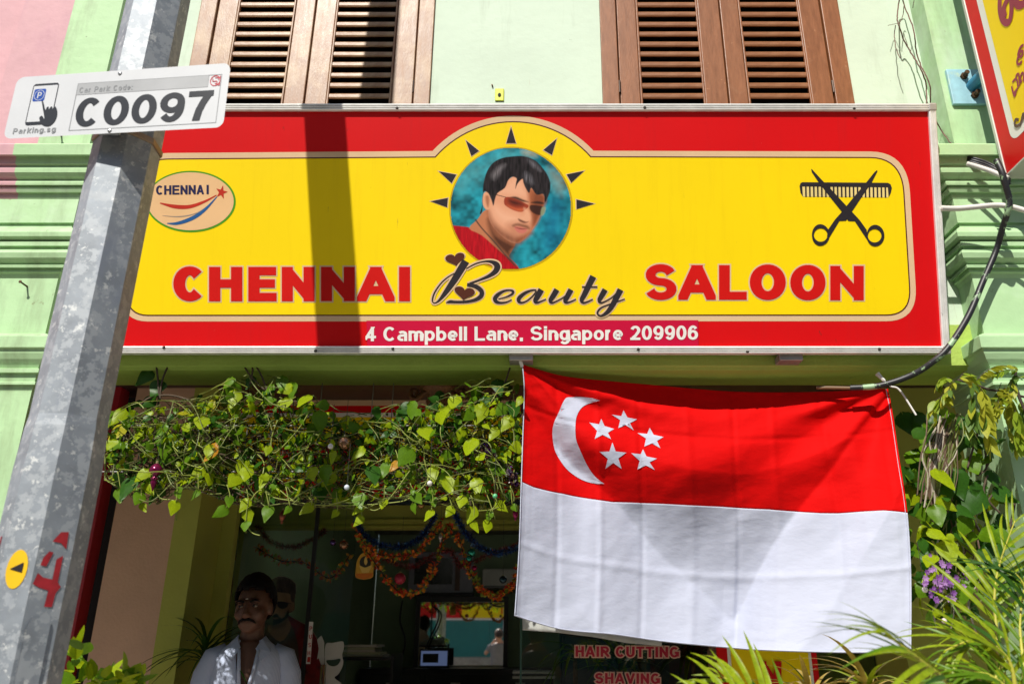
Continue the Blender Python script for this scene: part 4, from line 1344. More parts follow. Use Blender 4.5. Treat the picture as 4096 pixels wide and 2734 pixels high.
F_RED = cloth('red flag cloth', (.66, .004, .004))
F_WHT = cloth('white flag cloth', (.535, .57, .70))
F_TOP = cr([(2088, 1456), (2250, 1502), (2450, 1524), (2640, 1541), (2880, 1562), (3072, 1568), (3300, 1565), (3552, 1553)], 6)
F_BOT = cr([(2058, 2462), (2240, 2516), (2450, 2537), (2650, 2565), (2890, 2588), (3072, 2601), (3400, 2610), (3645, 2606)], 6)
F_LFT = cr([(2088, 1456), (2096, 1560), (2090, 1750), (2084, 1932), (2075, 2200), (2058, 2462)], 6)
F_RGT = cr([(3552, 1553), (3572, 1660), (3600, 1850), (3630, 2048), (3645, 2300), (3645, 2606)], 6)
F_MIDPX = [(2083, 1924), (2135, 1948), (2253, 1974), (2449, 2007), (2650, 2014), (2877, 2025), (3072, 2036), (3277, 2051), (3351, 2052), (3456, 2044), (3534, 2040), (3633, 2050)]   # where red meets white


def samp(poly, t):
    """point at arc fraction t of a polyline"""
    n = len(poly) - 1
    x = t * n
    i = min(max(int(math.floor(x)), 0), n - 1)
    k = x - i
    return tuple(a + (b - a) * k for a, b in zip(poly[i], poly[i + 1]))


def fpx(u, v):
    T, Bm, Lf, Rt = samp(F_TOP, u), samp(F_BOT, u), samp(F_LFT, v), samp(F_RGT, v)
    c00, c10, c01, c11 = F_TOP[0], F_TOP[-1], F_BOT[0], F_BOT[-1]
    return tuple((1 - v) * T[k] + v * Bm[k] + (1 - u) * Lf[k] + u * Rt[k] - ((1 - u) * (1 - v) * c00[k] + u * (1 - v) * c10[k] + (1 - u) * v * c01[k] + u * v * c11[k]) for k in (0, 1))


def sm(x, a, b):
    t = min(1, max(0, (x - a) / (b - a)))
    return t * t * (3 - 2 * t)


def bump1(x, w):
    return math.exp(-(x / w) ** 2)


def fline(u):
    return 3.135 + .06 * u + .105 * math.sin(math.pi * min(1, max(0, u))) ** .8


CREV = [.115, .235, .355, .485, .60, .72, .835]
def fdepth(u, v):
    """distance of the cloth behind the sign face, with swags hanging from both upper corners and pressed creases"""
    sp_ = math.sin(math.pi * min(1, max(0, u)))
    du = u - .60
    ad = math.sqrt(du * du + .0022) - .03
    vl = .92 - (1.14 * ad if du < 0 else 1.14 * ad + 1.1 * du) + .045 * noise.noise(Vector((u * 5, .3, 2)))          # lower edge of the belly, a lopsided V
    vs_ = min(.44 - (.75 * du * du if du < 0 else 1.9 * du * du), vl - .02)
    line = fline(u)
    span = max(.03, vl - vs_)
    k = (v - vs_) / span
    ks = min(1, max(0, k)); ks = .55 * ks + .45 * ks * ks * (3 - 2 * ks)
    amp_ = min(.19, .42 * max(0, vl - vs_))
    d = line + amp_ * ks - min(.10, .24 * max(0, v - max(vl, 0))) * (1 if vl > 0 else .4)
    d -= .05 * sm(v, .10, .40) * (1 - sm(v, .40, .9)) * sp_
    # a soft roll above the belly and rays from both corners
    yc = .20 * (1 - abs(2 * u - 1.02) ** 1.7)
    d -= .016 * bump1(v - yc, .06) * sp_ ** .5
    for ang, amp in ((30, -.016), (44, .020), (60, -.022), (74, .014)):
        a = math.atan2(v * .68, max(1e-4, 1 - u))
        r = math.hypot(1 - u, v * .68)
        d += amp * bump1(a - R(ang), .10 + .04 * r) * sm(r, .02, .25) * (1 - sm(r, .45, .95))
    for ang, amp in ((18, -.012), (33, .014), (50, -.014), (66, .008)):
        a = math.atan2(v * .68, max(1e-4, u))
        r = math.hypot(u, v * .68)
        d += amp * bump1(a - R(ang), .085 + .04 * r) * sm(r, .02, .2) * (1 - sm(r, .35, .75))
    # pressed creases
    for i, c in enumerate(CREV):
        d += ((-1) ** i * .0042 * max(0, 1 - abs(u - c - .012 * v) / .013))
    for i, c in enumerate((.27, .775)):
        d += (-1) ** i * .0045 * max(0, 1 - abs(v - c - .03 * math.sin(math.pi * u)) / .016)
    tri = abs(((u - .115 - .012 * v) / .24) % 1 - .5) * 4 - 1
    d += .009 * tri * sm(v, .15, .5) + .006 * abs(((v - .27) / .5) % 1 - .5)
    d += .008 * noise.noise(Vector((u * 9, v * 7, 1.3))) + .0035 * noise.noise(Vector((u * 22 + v * 9, v * 16, 4.3)))
    return d


def inv_f(px, py):
    u, vv = .3, .3
    for _ in range(30):
        x, y = fpx(u, vv); e = 1e-3
        xu, yu = fpx(u + e, vv); xv, yv = fpx(u, vv + e)
        a, b_, c, d = (xu - x) / e, (xv - x) / e, (yu - y) / e, (yv - y) / e
        det = a * d - b_ * c
        dx, dy = px - x, py - y
        u += (d * dx - b_ * dy) / det; vv += (a * dy - c * dx) / det
    return u, vv


F_MID = [inv_f(*p) for p in F_MIDPX]
F_MID[0] = (0.0, F_MID[0][1]); F_MID[-1] = (1.0, F_MID[-1][1])


def fmid(u):
    for a, b_ in zip(F_MID, F_MID[1:]):
        if a[0] <= u <= b_[0] + 1e-9:
            return a[1] + (b_[1] - a[1]) * (u - a[0]) / max(1e-9, b_[0] - a[0])
    return F_MID[-1][1]


def fpt(u, v, off=0.0):
    x, y = fpx(u, v)
    p = at(x, y, fdepth(u, v))
    p.y -= off
    return p


flag = thing('flag', 'red over white flag with white crescent and five stars hanging below the sign', 'flag', fpt(.5, 0))
NU, NR, NW = 250, 84, 74
v, f, mi = [], [], []
rows = []
for j in range(NR + NW + 1):
    row = []
    for i in range(NU + 1):
        u = i / NU
        m_ = fmid(u)
        vv = m_ * j / NR if j <= NR else m_ + (1 - m_) * (j - NR) / NW
        row.append(len(v)); v.append(fpt(u, vv))
    rows.append(row)
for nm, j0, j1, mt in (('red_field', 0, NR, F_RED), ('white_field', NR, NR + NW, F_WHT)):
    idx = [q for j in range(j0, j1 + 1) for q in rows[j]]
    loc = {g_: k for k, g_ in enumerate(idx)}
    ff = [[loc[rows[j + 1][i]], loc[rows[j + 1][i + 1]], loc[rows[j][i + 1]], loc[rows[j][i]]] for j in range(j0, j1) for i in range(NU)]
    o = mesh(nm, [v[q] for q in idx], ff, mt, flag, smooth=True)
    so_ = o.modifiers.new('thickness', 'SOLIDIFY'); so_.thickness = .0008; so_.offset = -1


def on_flag(name, outline, mt):
    """flat emblem cut into small pieces and laid on the cloth"""
    tr = tessellate_polygon([[Vector((p[0], -p[1], 0)) for p in outline]])
    tris = [[outline[i] for i in t] for t in tr]
    for _ in range(4):
        nt = []
        for a, b_, c in tris:
            if max(math.dist(a, b_), math.dist(b_, c), math.dist(a, c)) < 22:
                nt.append([a, b_, c]); continue
            ab, bc, ca = [((p[0] + q[0]) / 2, (p[1] + q[1]) / 2) for p, q in ((a, b_), (b_, c), (c, a))]
            nt += [[a, ab, ca], [ab, b_, bc], [ca, bc, c], [ab, bc, ca]]
        tris = nt
    vv, ff, mp_ = [], [], {}
    for t in tris:
        ids = []
        for p in t:
            k = (round(p[0], 2), round(p[1], 2))
            if k not in mp_:
                mp_[k] = len(vv); vv.append(fpt(*inv_f(*p), .0022))
            ids.append(mp_[k])
        x1, y1 = t[1][0] - t[0][0], t[1][1] - t[0][1]; x2, y2 = t[2][0] - t[0][0], t[2][1] - t[0][1]
        ff.append(ids if x1 * y2 - x2 * y1 < 0 else ids[::-1])
    return mesh(name, vv, ff, mt, flag, smooth=True)


FZ = lambda p: (2048 + p[0] / 2.292, 1368 + p[1] / 2.292)
cres = cr([(806, 534), (700, 508), (530, 504), (480, 530), (430, 640), (385, 740), (370, 840), (390, 980), (440, 1080), (520, 1180), (640, 1260), (760, 1295), (845, 1297)], 4) + cr([(845, 1297), (760, 1230), (690, 1130), (620, 980), (585, 880), (582, 740), (600, 660), (640, 600), (700, 565), (806, 534)], 4)[1:-1]
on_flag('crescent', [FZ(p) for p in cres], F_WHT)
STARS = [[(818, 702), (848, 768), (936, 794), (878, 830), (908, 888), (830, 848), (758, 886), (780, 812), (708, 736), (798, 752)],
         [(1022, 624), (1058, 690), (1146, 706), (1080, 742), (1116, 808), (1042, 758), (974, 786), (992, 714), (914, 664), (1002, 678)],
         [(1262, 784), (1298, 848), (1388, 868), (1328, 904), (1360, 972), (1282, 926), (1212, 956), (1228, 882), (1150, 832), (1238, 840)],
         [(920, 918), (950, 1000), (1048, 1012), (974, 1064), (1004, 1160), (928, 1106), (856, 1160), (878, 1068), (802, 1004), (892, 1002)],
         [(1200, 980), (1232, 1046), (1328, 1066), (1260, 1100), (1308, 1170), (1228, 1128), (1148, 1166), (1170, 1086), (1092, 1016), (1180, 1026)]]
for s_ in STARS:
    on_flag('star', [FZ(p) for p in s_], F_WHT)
# hems
b = MB(); b.tube([fpt(.0015, i / 60, .0025) for i in range(61)], .0022, 6); b.build('left_hem', F_WHT, flag, smooth=True)
b = MB(); b.tube([fpt(i / 90, .996, .002) for i in range(91)], .0022, 6); b.build('bottom_hem', F_WHT, flag, smooth=True)
b = MB(); b.tube([fpt(.992, i / 60, .002) for i in range(61)], .0012, 5); b.build('right_seam', F_WHT, flag, smooth=True)
M_TIE = mat('white cable tie', (.75, .74, .70), .45)
p = fpt(1, 0); b = MB()
b.tube(cr([p + Vector((-.045, -.02, .06)), p + Vector((-.02, -.03, .02)), p + Vector((.0, -.03, .0)), p + Vector((.03, -.04, -.02)), p + Vector((.075, -.05, -.13))], 5), [.012, .010, .009, .008, .007] + [.004] * 16, 6)
b.build('tie_strip', M_TIE, flag)
p = fpt(0, 0); b = MB(); b.tube(cr([p + Vector((0, 0, -.01)), p + Vector((-.01, -.02, .02)), p + Vector((-.02, -.01, .05))], 4), .008, 6); b.build('tie_strip', M_TIE, flag)
# the second cloth whose lower edge shows behind the flag
def bpt(u, vv):
    x0, y0 = 2090 + u * 560, 2380
    yb = samp([(0, 2518), (.1, 2528), (.3, 2545), (.6, 2570), (1, 2582)], u)[1]
    p = at(x0, y0 + (yb - y0) * vv, 3.42)
    p.y = 3.44 + .012 * math.sin(u * 17 + vv) + .01 * math.sin(u * 40)
    return p
v = [bpt(i / 40, j / 10) for j in range(11) for i in range(41)]
f = [[(j + 1) * 41 + i, (j + 1) * 41 + i + 1, j * 41 + i + 1, j * 41 + i] for j in range(10) for i in range(40)]
o = mesh('hanging_cloth', v, f, cloth('grey white cloth', (.45, .46, .44)), None, True)
tag(o, 'grey white cloth whose hem shows behind the lower left edge of the flag', 'cloth')
so_ = o.modifiers.new('thickness', 'SOLIDIFY'); so_.thickness = .001

# ------------------------------------------------------------------ conduits and cables at the right
M_BLK = mat('black corrugated conduit', (.018, .018, .022), .45, var=.3, vscale=6, spots=[((.30, .46, .26), 9, .53, .03)])
M_BLK2 = mat('black cable', (.012, .012, .018), .4)
M_WCON = mat('white corrugated conduit', (.66, .64, .60), .5, var=.08, vscale=9)


def corr(path, r, n=14, pitch=.0065):
    P = [Vector(p) for p in cr(path, 10)]
    L_ = [0]
    for a, c in zip(P, P[1:]):
        L_.append(L_[-1] + (c - a).length)
    k = int(L_[-1] / (pitch / 2))
    pts, rad, j = [], [], 0
    for i in range(k + 1):
        s_ = L_[-1] * i / k
        while j < len(L_) - 2 and L_[j + 1] < s_:
            j += 1
        t = (s_ - L_[j]) / max(1e-9, L_[j + 1] - L_[j])
        pts.append(P[j].lerp(P[j + 1], t)); rad.append(r * (1.0 if i % 2 else .84))
    return MB().tube(pts, rad, n)


PB = [(3985, 640, 2.84), (4008, 690, 2.83), (4022, 740, 2.84), (4037, 800, 2.86), (4030, 850, 2.88), (4010, 910, 2.93), (3985, 1000, 2.99), (3930, 1130, 3.0), (3875, 1260, 3.0), (3800, 1380, 3.0), (3740, 1440, 3.02), (3650, 1498, 3.08), (3520, 1541, 3.13), (3400, 1551, 3.17)]
o = corr([at(*p) for p in PB], .0135).build('black_conduit', M_BLK, smooth=True)
tag(o, 'black corrugated conduit splashed with green paint curving down the right pilaster', 'conduit')
o = MB().tube([at(*p) for p in ((3400, 1551, 3.17), (3300, 1549, 3.19), (3265, 1550, 3.2))], .007, 8).build('conduit_end', mat('rusty wire', (.20, .12, .06), .5)); adopt(o, bpy.data.objects['black_conduit'])
o = corr([at(*p) for p in ((3765, 833, 2.93), (3830, 834, 2.93), (3900, 828, 2.92), (3980, 821, 2.90), (4040, 826, 2.88), (4110, 845, 2.86))], .0125).build('white_conduit', M_WCON, smooth=True)
tag(o, 'white corrugated conduit running level from the sign edge to the right', 'conduit')
o = corr([at(*p) for p in ((3866, 655, 2.95), (3900, 664, 2.94), (3950, 680, 2.92), (4000, 700, 2.9), (4030, 712, 2.88))], .0115).build('white_conduit', M_WCON, smooth=True)
tag(o, 'short white corrugated conduit under the black cables by the projecting sign', 'conduit')
for k, (dy, lb) in enumerate(((0, 'upper thin black cable looping to the projecting sign corner'), (9, 'middle thin black cable looping to the projecting sign corner'), (18, 'lowest thin black cable looping to the projecting sign corner'))):
    o = MB().tube([Vector(q) for q in cr([at(*p) for p in ((3826, 622 + dy, 3.06), (3850, 628 + dy * .6, 3.0), (3900, 634 + dy, 2.96), (3960, 655 + dy, 2.94), (4010, 686 + dy, 2.92), (4040, 720 + dy, 2.92))], 6)], .0062, 8).build('black_cable', M_BLK2, smooth=True)
    tag(o, lb, 'cable')

# ------------------------------------------------------------------ bare creeper roots on the wall
M_ROOT = mat('dry root', (.16, .09, .07), .8, var=.3, vscale=30)
root = thing('bare_creeper', 'thin bare creeper roots hanging down the mint wall beside the right shutter', 'creeper', at(3650, 0, 3.15))
ZR = lambda p: (3072 + p[0] / 2.292, p[1] / 2.292)
for st, r_ in (([(1215, -60), (1195, 60), (1185, 150), (1198, 230), (1240, 350), (1310, 480), (1370, 580), (1420, 680), (1450, 780), (1455, 950)], .0035), ([(1225, -60), (1250, 60), (1310, 200), (1345, 330), (1360, 470), (1400, 600), (1450, 700), (1490, 810), (1485, 950)], .0033),
               ([(1245, 60), (1235, 150), (1205, 215)], .002), ([(1170, 230), (1158, 320), (1170, 430), (1212, 535)], .0022), ([(1100, 235), (1150, 222), (1195, 210)], .0014), ([(1340, 0), (1325, 80)], .0018), ([(1540, 1110), (1590, 1200), (1650, 1280), (1690, 1340)], .003), ([(1245, 300), (1300, 470), (1320, 420)], .0014)):
    q = cr([at(*ZR(p), 3.12 + .03 * math.sin(i * 1.7)) for i, p in enumerate(st)], 6)
    b = MB(); b.tube([Vector(p) + noise.noise_vector(Vector(p) * 40) * .003 for p in q], r_, 5)
    b.build('root', M_ROOT, root)
# ------------------------------------------------------------------ plants
def leafmat(name, col, trans=.42, rough=.38, var=.2, tip=None):
    return mat(name, col, rough, var=var, vscale=14, spec=.22, trans=trans, spots=tip)


LM = [leafmat('pothos leaf bright', (.30, .40, .006)), leafmat('pothos leaf mid', (.115, .235, .008)), leafmat('pothos leaf deep', (.035, .115, .010)),  # bright green paints sunlit leaves, deep green mostly the shaded ones
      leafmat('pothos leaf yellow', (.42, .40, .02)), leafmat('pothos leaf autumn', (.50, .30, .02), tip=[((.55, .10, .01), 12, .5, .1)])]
M_STEM = mat('vine stem', (.13, .16, .035), .6, var=.4, vscale=20)
M_DEAD = mat('dead vine stem', (.075, .05, .03), .8, var=.5, vscale=25)


def heart_leaf(seed, wid=.78, cup=.10, droop=.25):
    """heart-shaped leaf, stalk end at the origin, one unit long towards -z, face to -y"""
    rr = random.Random(seed)
    ts = [0, .06, .16, .30, .48, .66, .82, .94, 1.0]
    hw = [.03, .36, .49, .50, .40, .27, .155, .065, 0.0]
    v, f = [], []
    tw = rr.uniform(-.2, .2)
    for i, t in enumerate(ts):
        w = hw[i] * wid
        lobe = .17 * math.exp(-(t / .14) ** 2)
        z = -t
        y = -droop * (t * t) * .55 + .03 * math.sin(t * 7 + seed)
        for s_ in (-1, -.5, 0, .5, 1):
            yy = y + cup * (abs(s_) * w) * 1.2 + .022 * math.sin(s_ * 4 + t * 8 + seed) * abs(s_)
            zz_ = z + (lobe * (1 - abs(abs(s_) - .6)) if s_ else -.02 * math.exp(-(t / .05) ** 2))
            x = s_ * w * (1 + .05 * rr.uniform(-1, 1))
            v.append((x + tw * t * t * .15, yy + tw * s_ * w * .35, zz_))
    n = 5
    for i in range(len(ts) - 1):
        for j in range(4):
            f.append([i * n + j, (i + 1) * n + j, (i + 1) * n + j + 1, i * n + j + 1])
    return v, f


leaf_meshes = []
for k in range(5):
    row = []
    for sd in range(4):
        v, f = heart_leaf(sd * 7 + k, .72 + .1 * (sd % 3), .06 + .07 * (sd % 2), .15 + .15 * sd)
        me = bpy.data.meshes.new('leaf'); me.from_pydata(v, [], f); me.materials.append(LM[k])
        me.polygons.foreach_set('use_smooth', [True] * len(me.polygons)); row.append(me)
    leaf_meshes.append(row)


def put(name, me, parent, loc, rot, s, root=None):
    o = bpy.data.objects.new(name, me)
    COL.objects.link(o)
    o.parent = parent
    base = parent
    off = Vector(base.location) if base.parent is None else Vector((0, 0, 0))
    o.location = Vector(loc) - off
    o.rotation_euler = rot
    o.scale = (s, s, s) if not isinstance(s, (tuple, list)) else s
    return o


def leaf_rot(rr, face=0.0, spread=1.0):
    """tip down, face to the street, scattered"""
    return (rr.gauss(-.15, .55) * spread, rr.gauss(0, .75) * spread, rr.gauss(face, .7) * spread)


def vine_density(px, py):
    top = samp([(420, 1700), (480, 1650), (560, 1640), (650, 1640), (800, 1600), (900, 1545), (1000, 1535), (1150, 1555), (1260, 1620), (1350, 1680), (1450, 1690), (1600, 1660), (1740, 1640), (1850, 1620), (1920, 1560), (2000, 1550), (2085, 1560)], (px - 420) / 1665)[1]
    bot = samp([(420, 1890), (480, 1960), (560, 1990), (700, 1920), (850, 1950), (950, 1990), (1060, 2000), (1150, 1985), (1250, 2000), (1380, 2005), (1450, 2010), (1550, 1960), (1700, 1975), (1780, 1990), (1900, 2020), (2000, 2010), (2085, 1960)], (px - 420) / 1665)[1]
    return top - 28, bot


rr = random.Random(11)
vine = thing('pothos_vine', 'long hanging mat of heart leaved pothos vine under the beam left of the flag', 'vine', at(1250, 1800, 3.3))
nleaf = 0
spec_leaf = [(495, 1675, 75, 0, 3.14), (560, 1750, 58, 0, 3.14), (660, 1726, 60, 1, 3.13), (812, 1700, 70, 0, 3.12), (838, 1810, 62, 0, 3.1), (860, 1815, 78, 4, 3.1), (745, 1860, 70, 1, 3.15), (925, 1540, 62, 1, 3.13), (938, 1600, 78, 0, 3.12), (1128, 1540, 70, 1, 3.18), (1165, 1570, 76, 1, 3.17), (1228, 1615, 72, 0, 3.13), (1280, 1690, 90, 1, 3.11),
             (1450, 1820, 66, 0, 3.12), (1330, 1830, 56, 0, 3.1), (1640, 1645, 76, 1, 3.12), (1700, 1745, 78, 0, 3.12), (1760, 1680, 90, 0, 3.1), (1822, 1620, 80, 0, 3.12), (1930, 1660, 84, 0, 3.1), (1885, 1800, 95, 0, 3.1), (1640, 1835, 80, 1, 3.1), (1490, 1905, 85, 2, 3.08), (1245, 1905, 72, 0, 3.09), (1300, 1900, 80, 1, 3.1), (1430, 2010, 75, 1, 3.08), (1730, 1900, 66, 0, 3.1), (1785, 1945, 72, 0, 3.09), (1900, 1945, 66, 0, 3.1), (1850, 2010, 56, 0, 3.08), (1060, 1925, 62, 0, 3.1), (530, 1960, 105, 2, 3.12), (590, 1910, 70, 0, 3.12), (950, 1930, 62, 0, 3.11), (990, 1900, 66, 0, 3.1), (1590, 1870, 52, 4, 3.1),
             (1080, 1580, 78, 2, 3.2), (1990, 1560, 85, 2, 3.2), (1935, 1620, 70, 2, 3.2), (640, 1560, 75, 2, 3.2), (600, 1520, 80, 2, 3.2), (1230, 1660, 70, 2, 3.2), (1010, 1535, 60, 2, 3.2), (2050, 1650, 90, 2, 3.18), (2040, 1700, 70, 0, 3.12), (1985, 1740, 60, 0, 3.12)]
for px, py, sz, k, Y in spec_leaf:
    p = at(px, py - sz * .45, Y)
    s_ = sz * .98 * Y * 1.06 / FPX
    put('leaf', rr.choice(leaf_meshes[k]), vine, p, (rr.uniform(-.45, .15), rr.uniform(-.6, .6), rr.uniform(-.5, .5)), s_)
    nleaf += 1
small = MB()
while nleaf < 245:
    px, py = rr.uniform(425, 2085), rr.uniform(1530, 2020)
    top, bot = vine_density(px, py)
    if not top < py < bot:
        continue
    h = (py - top) / (bot - top)
    Y = rr.triangular(3.06, 3.40, 3.20)
    k = rr.choices((0, 1, 2, 3, 4), ((5, 4, 3.5, 1, .1) if Y < 3.22 else (0, 2, 6, 0, 0)))[0]  # leaves farther back get darker greens, shade put into the colour
    sz = rr.triangular(30, 76, 46)
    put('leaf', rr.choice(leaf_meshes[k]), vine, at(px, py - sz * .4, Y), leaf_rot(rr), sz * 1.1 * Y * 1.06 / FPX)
    nleaf += 1
# leaves past the three hundred that show largest: small and hidden ones as one mass
extra = MB()
for _ in range(2100):
    px, py = rr.uniform(425, 2085), rr.uniform(1560, 2010)
    top, bot = vine_density(px, py)
    if not top + 20 < py < bot:
        continue
    Y = rr.triangular(3.08, 3.46, 3.16)
    v, f = heart_leaf(rr.randrange(50), .75, .1, .3)
    M = Matrix.Translation(at(px, py, Y)) @ Matrix.Rotation(rr.gauss(0, .9), 4, 'Z') @ Matrix.Rotation(rr.gauss(0, .8), 4, 'Y') @ Matrix.Rotation(rr.gauss(-.1, .6), 4, 'X') @ Matrix.Scale(rr.triangular(.014, .050, .024), 4)
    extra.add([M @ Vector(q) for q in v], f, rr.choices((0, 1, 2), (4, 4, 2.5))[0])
o = extra.build('small_leaves', None, vine, True, [LM[0], LM[1], LM[2]]); o['kind'] = 'stuff'


def tangle(name, n, ylo, yhi, region, dens, rad, mats, seed, ln=(120, 420), parent=None):
    rq = random.Random(seed)
    b = MB()
    k = 0
    while k < n:
        px, py = rq.uniform(region[0], region[2]), rq.uniform(region[1], region[3])
        top, bot = dens(px, py)
        if not top < py < bot:
            continue
        Y = rq.uniform(ylo, yhi)
        L_ = rq.uniform(*ln)
        a = rq.gauss(0, .7) + rq.choice((0, math.pi))
        pts = []
        x, y = px, py
        curv = rq.gauss(0, .5)
        for i in range(7):
            pts.append(at(x, y, Y + .05 * math.sin(i * 1.1 + k)))
            x += math.cos(a) * L_ / 6; y += math.sin(a) * L_ / 6 + i * 2
            a += curv / 3 + rq.gauss(0, .18)
            t2, b2 = dens(min(max(x, region[0]), region[2]), y)
            y = min(y, b2 + 25); y = max(y, t2 - 10)
            x = min(max(x, region[0] - 5), region[2] + 5)
        b.tube([Vector(q) for q in cr(pts, 3)], rad * rq.uniform(.6, 1.3), 4, mi=rq.randrange(len(mats)))
        k += 1
    o = b.build(name, None, parent, False, mats)
    o['kind'] = 'stuff'
    return o


VD = vine_density
tangle('green_stems', 330, 3.08, 3.30, (425, 1540, 2050, 2010), VD, .0019, [M_STEM, mat('pale stem', (.22, .26, .04), .55), M_STEM], 5, (90, 360), vine)
tangle('dead_stems', 800, 3.20, 3.50, (425, 1680, 2085, 1990), lambda x, y: (VD(x, y)[0] + 60, VD(x, y)[1]), 0.0026, [M_DEAD, M_DEAD, M_STEM], 6, (90, 360), vine)
b = MB()
for st in ([(1240, 1640), (1190, 1720), (1100, 1810), (1085, 1760), (1110, 1680)], [(1690, 1740), (1700, 1850), (1710, 1920), (1640, 1990), (1560, 2010), (1380, 2020), (1200, 2010), (1120, 1960)], [(1980, 2075), (1960, 2010), (1940, 1960)], [(1440, 2012), (1500, 2040), (1560, 1990), (1640, 1880)], [(985, 2130), (980, 2090), (985, 2040), (960, 2000)], [(985, 2100), (1010, 2130), (1040, 2140)], [(1005, 2060), (1000, 2010), (1040, 1960), (1100, 1990), (1200, 2005)],
           [(690, 1750), (700, 1800), (740, 1850), (800, 1870)], [(760, 1690), (770, 1760), (830, 1800), (880, 1830)], [(610, 1930), (640, 1990), (700, 2005), (705, 2080)], ):
    b.tube([Vector(q) for q in cr([at(x, y, 3.12) for x, y in st], 6)], .0024, 6)
o = b.build('trailing_stems', mat('pale stem', (.22, .26, .04)), vine, True); o['kind'] = 'stuff'
b = MB()
for st in ([(620, 1425), (630, 1500), (635, 1580), (630, 1650)], [(690, 1430), (660, 1490), (645, 1540), (640, 1600)], [(1000, 1430), (1040, 1490), (1065, 1550), (1080, 1600)], [(2040, 1470), (2020, 1530), (1990, 1580)], [(965, 1440), (1000, 1500), (1060, 1560)], [(985, 1432), (1010, 1470), (1000, 1540)], [(560, 1620), (600, 1590), (680, 1580), (760, 1600)]):
    b.tube([Vector(q) for q in cr([at(x, y, 3.19) for x, y in st], 6)], .0042, 6)
o = b.build('woody_stems', M_DEAD, vine, True); o['kind'] = 'stuff'
# wire trough the vine grows over
b = MB()
for Y in (3.30, 3.45):
    for pyy in (1720, 1900):
        p0, p1 = at(425, pyy, 3.38), at(2085, pyy, 3.38)
        b.tube([(p0.x, Y, p0.z), (p1.x, Y, p1.z)], .003, 6)
for i in range(18):
    x = at(430 + i * 96, 1800, 3.38).x
    z0, z1 = ZY(1900, 3.38), ZY(1720, 3.38)
    b.tube([(x, 3.30, z1), (x, 3.30, z0), (x, 3.45, z0), (x, 3.45, z1)], .0025, 5)
for px in (1495, 1575, 1290):
    p = at(px, 1530, 3.38); b.tube([(p.x, 3.38, 2.66), (p.x, 3.38, ZY(1720, 3.38))], .002, 5)
wt = b.build('wire_trough', mat('grey wire', (.28, .28, .27), .4, .6))
tag(wt, 'thin wire trough hidden in the pothos vine under the beam', 'trough')
# strands hanging from the mat, each with a few leaves
rs = random.Random(90)
hb_ = MB()
for px, L_ in ((470, 60), (560, 80), (700, 110), (790, 50), (905, 95), (985, 150), (1060, 55), (1150, 75), (1240, 45), (1340, 70), (1440, 95), (1530, 40), (1640, 80), (1720, 100), (1800, 60), (1880, 110), (1965, 120), (2040, 70)):
    y0 = vine_density(px, 0)[1] - 40
    L_ *= .68
    n_ = max(1, int(L_ / 26))
    st = [at(px + rs.gauss(0, 6) + 10 * math.sin(i * 1.3), y0 + (L_ + 30) * i / n_, 3.11) for i in range(n_ + 1)]
    q = [Vector(p) for p in cr(st, 4)]
    hb_.tube(q, .0019, 5)
    for i in range(1, n_ + 1):
        p = st[i]
        o = put('leaf', rs.choice(leaf_meshes[rs.choice((0, 0, 1))]), vine, p, (rs.uniform(-.4, .2), rs.uniform(-.9, .9), rs.uniform(-.6, .6)), rs.uniform(.035, .068))
o = hb_.build('hanging_strands', mat('pale stem', (.22, .26, .04)), vine, True); o['kind'] = 'stuff'
for px, py, sz, k in ((985, 2110, 46, 0), (1000, 2135, 40, 0), (1765, 2050, 50, 3), (1905, 2040, 54, 0), (1110, 1990, 52, 3)):
    pass

# ------------------------------------------------------------------ pothos at the right of the flag, with bundled dry stems
vine2 = thing('pothos_vine', 'bushy pothos with bundled dry stems on the pilaster right of the flag', 'vine', at(3760, 2000, 3.1))
def dens2(px, py):
    return 1640, 2460
n2 = 0
rr = random.Random(21)
spec2 = [(3665, 1700, 100, 2, 3.06), (3740, 1690, 110, 1, 3.03), (3690, 1760, 95, 1, 3.02), (3740, 1765, 95, 1, 3.0), (3700, 1820, 95, 0, 3.0), (3665, 1850, 85, 0, 3.0), (3735, 1860, 90, 1, 3.0), (3670, 1890, 95, 1, 3.0), (3640, 1930, 80, 0, 2.98), (3750, 1935, 120, 0, 2.96), (3815, 1940, 120, 1, 2.98), (3780, 1985, 90, 1, 2.97), (3655, 2010, 110, 0, 2.98), (3900, 1980, 100, 2, 2.98), (3915, 2030, 125, 2, 2.96),
         (3985, 2000, 95, 2, 2.98), (3970, 1930, 90, 2, 3.0), (3960, 1830, 95, 2, 3.0), (3880, 1870, 85, 1, 3.0), (3740, 2065, 90, 1, 2.96), (3755, 2030, 80, 0, 2.96), (3840, 2060, 80, 1, 2.96), (3870, 2110, 85, 1, 2.95), (3720, 2155, 80, 3, 2.95), (3780, 2210, 95, 0, 2.94), (3725, 2250, 70, 0, 2.95), (3740, 2310, 70, 0, 2.94), (3850, 2370, 95, 1, 2.93), (3930, 2160, 95, 0, 2.95), (3980, 2170, 90, 0, 2.95), (3940, 2230, 90, 1, 2.94), (3990, 2220, 90, 1, 2.94), (3690, 2190, 70, 2, 3.0), (4000, 2300, 90, 2, 2.96), (3900, 2300, 80, 1, 2.93), (3830, 2170, 70, 1, 2.96), (3870, 1780, 70, 2, 3.0), (3610, 1700, 95, 2, 3.1), (4045, 2000, 60, 2, 2.95)]
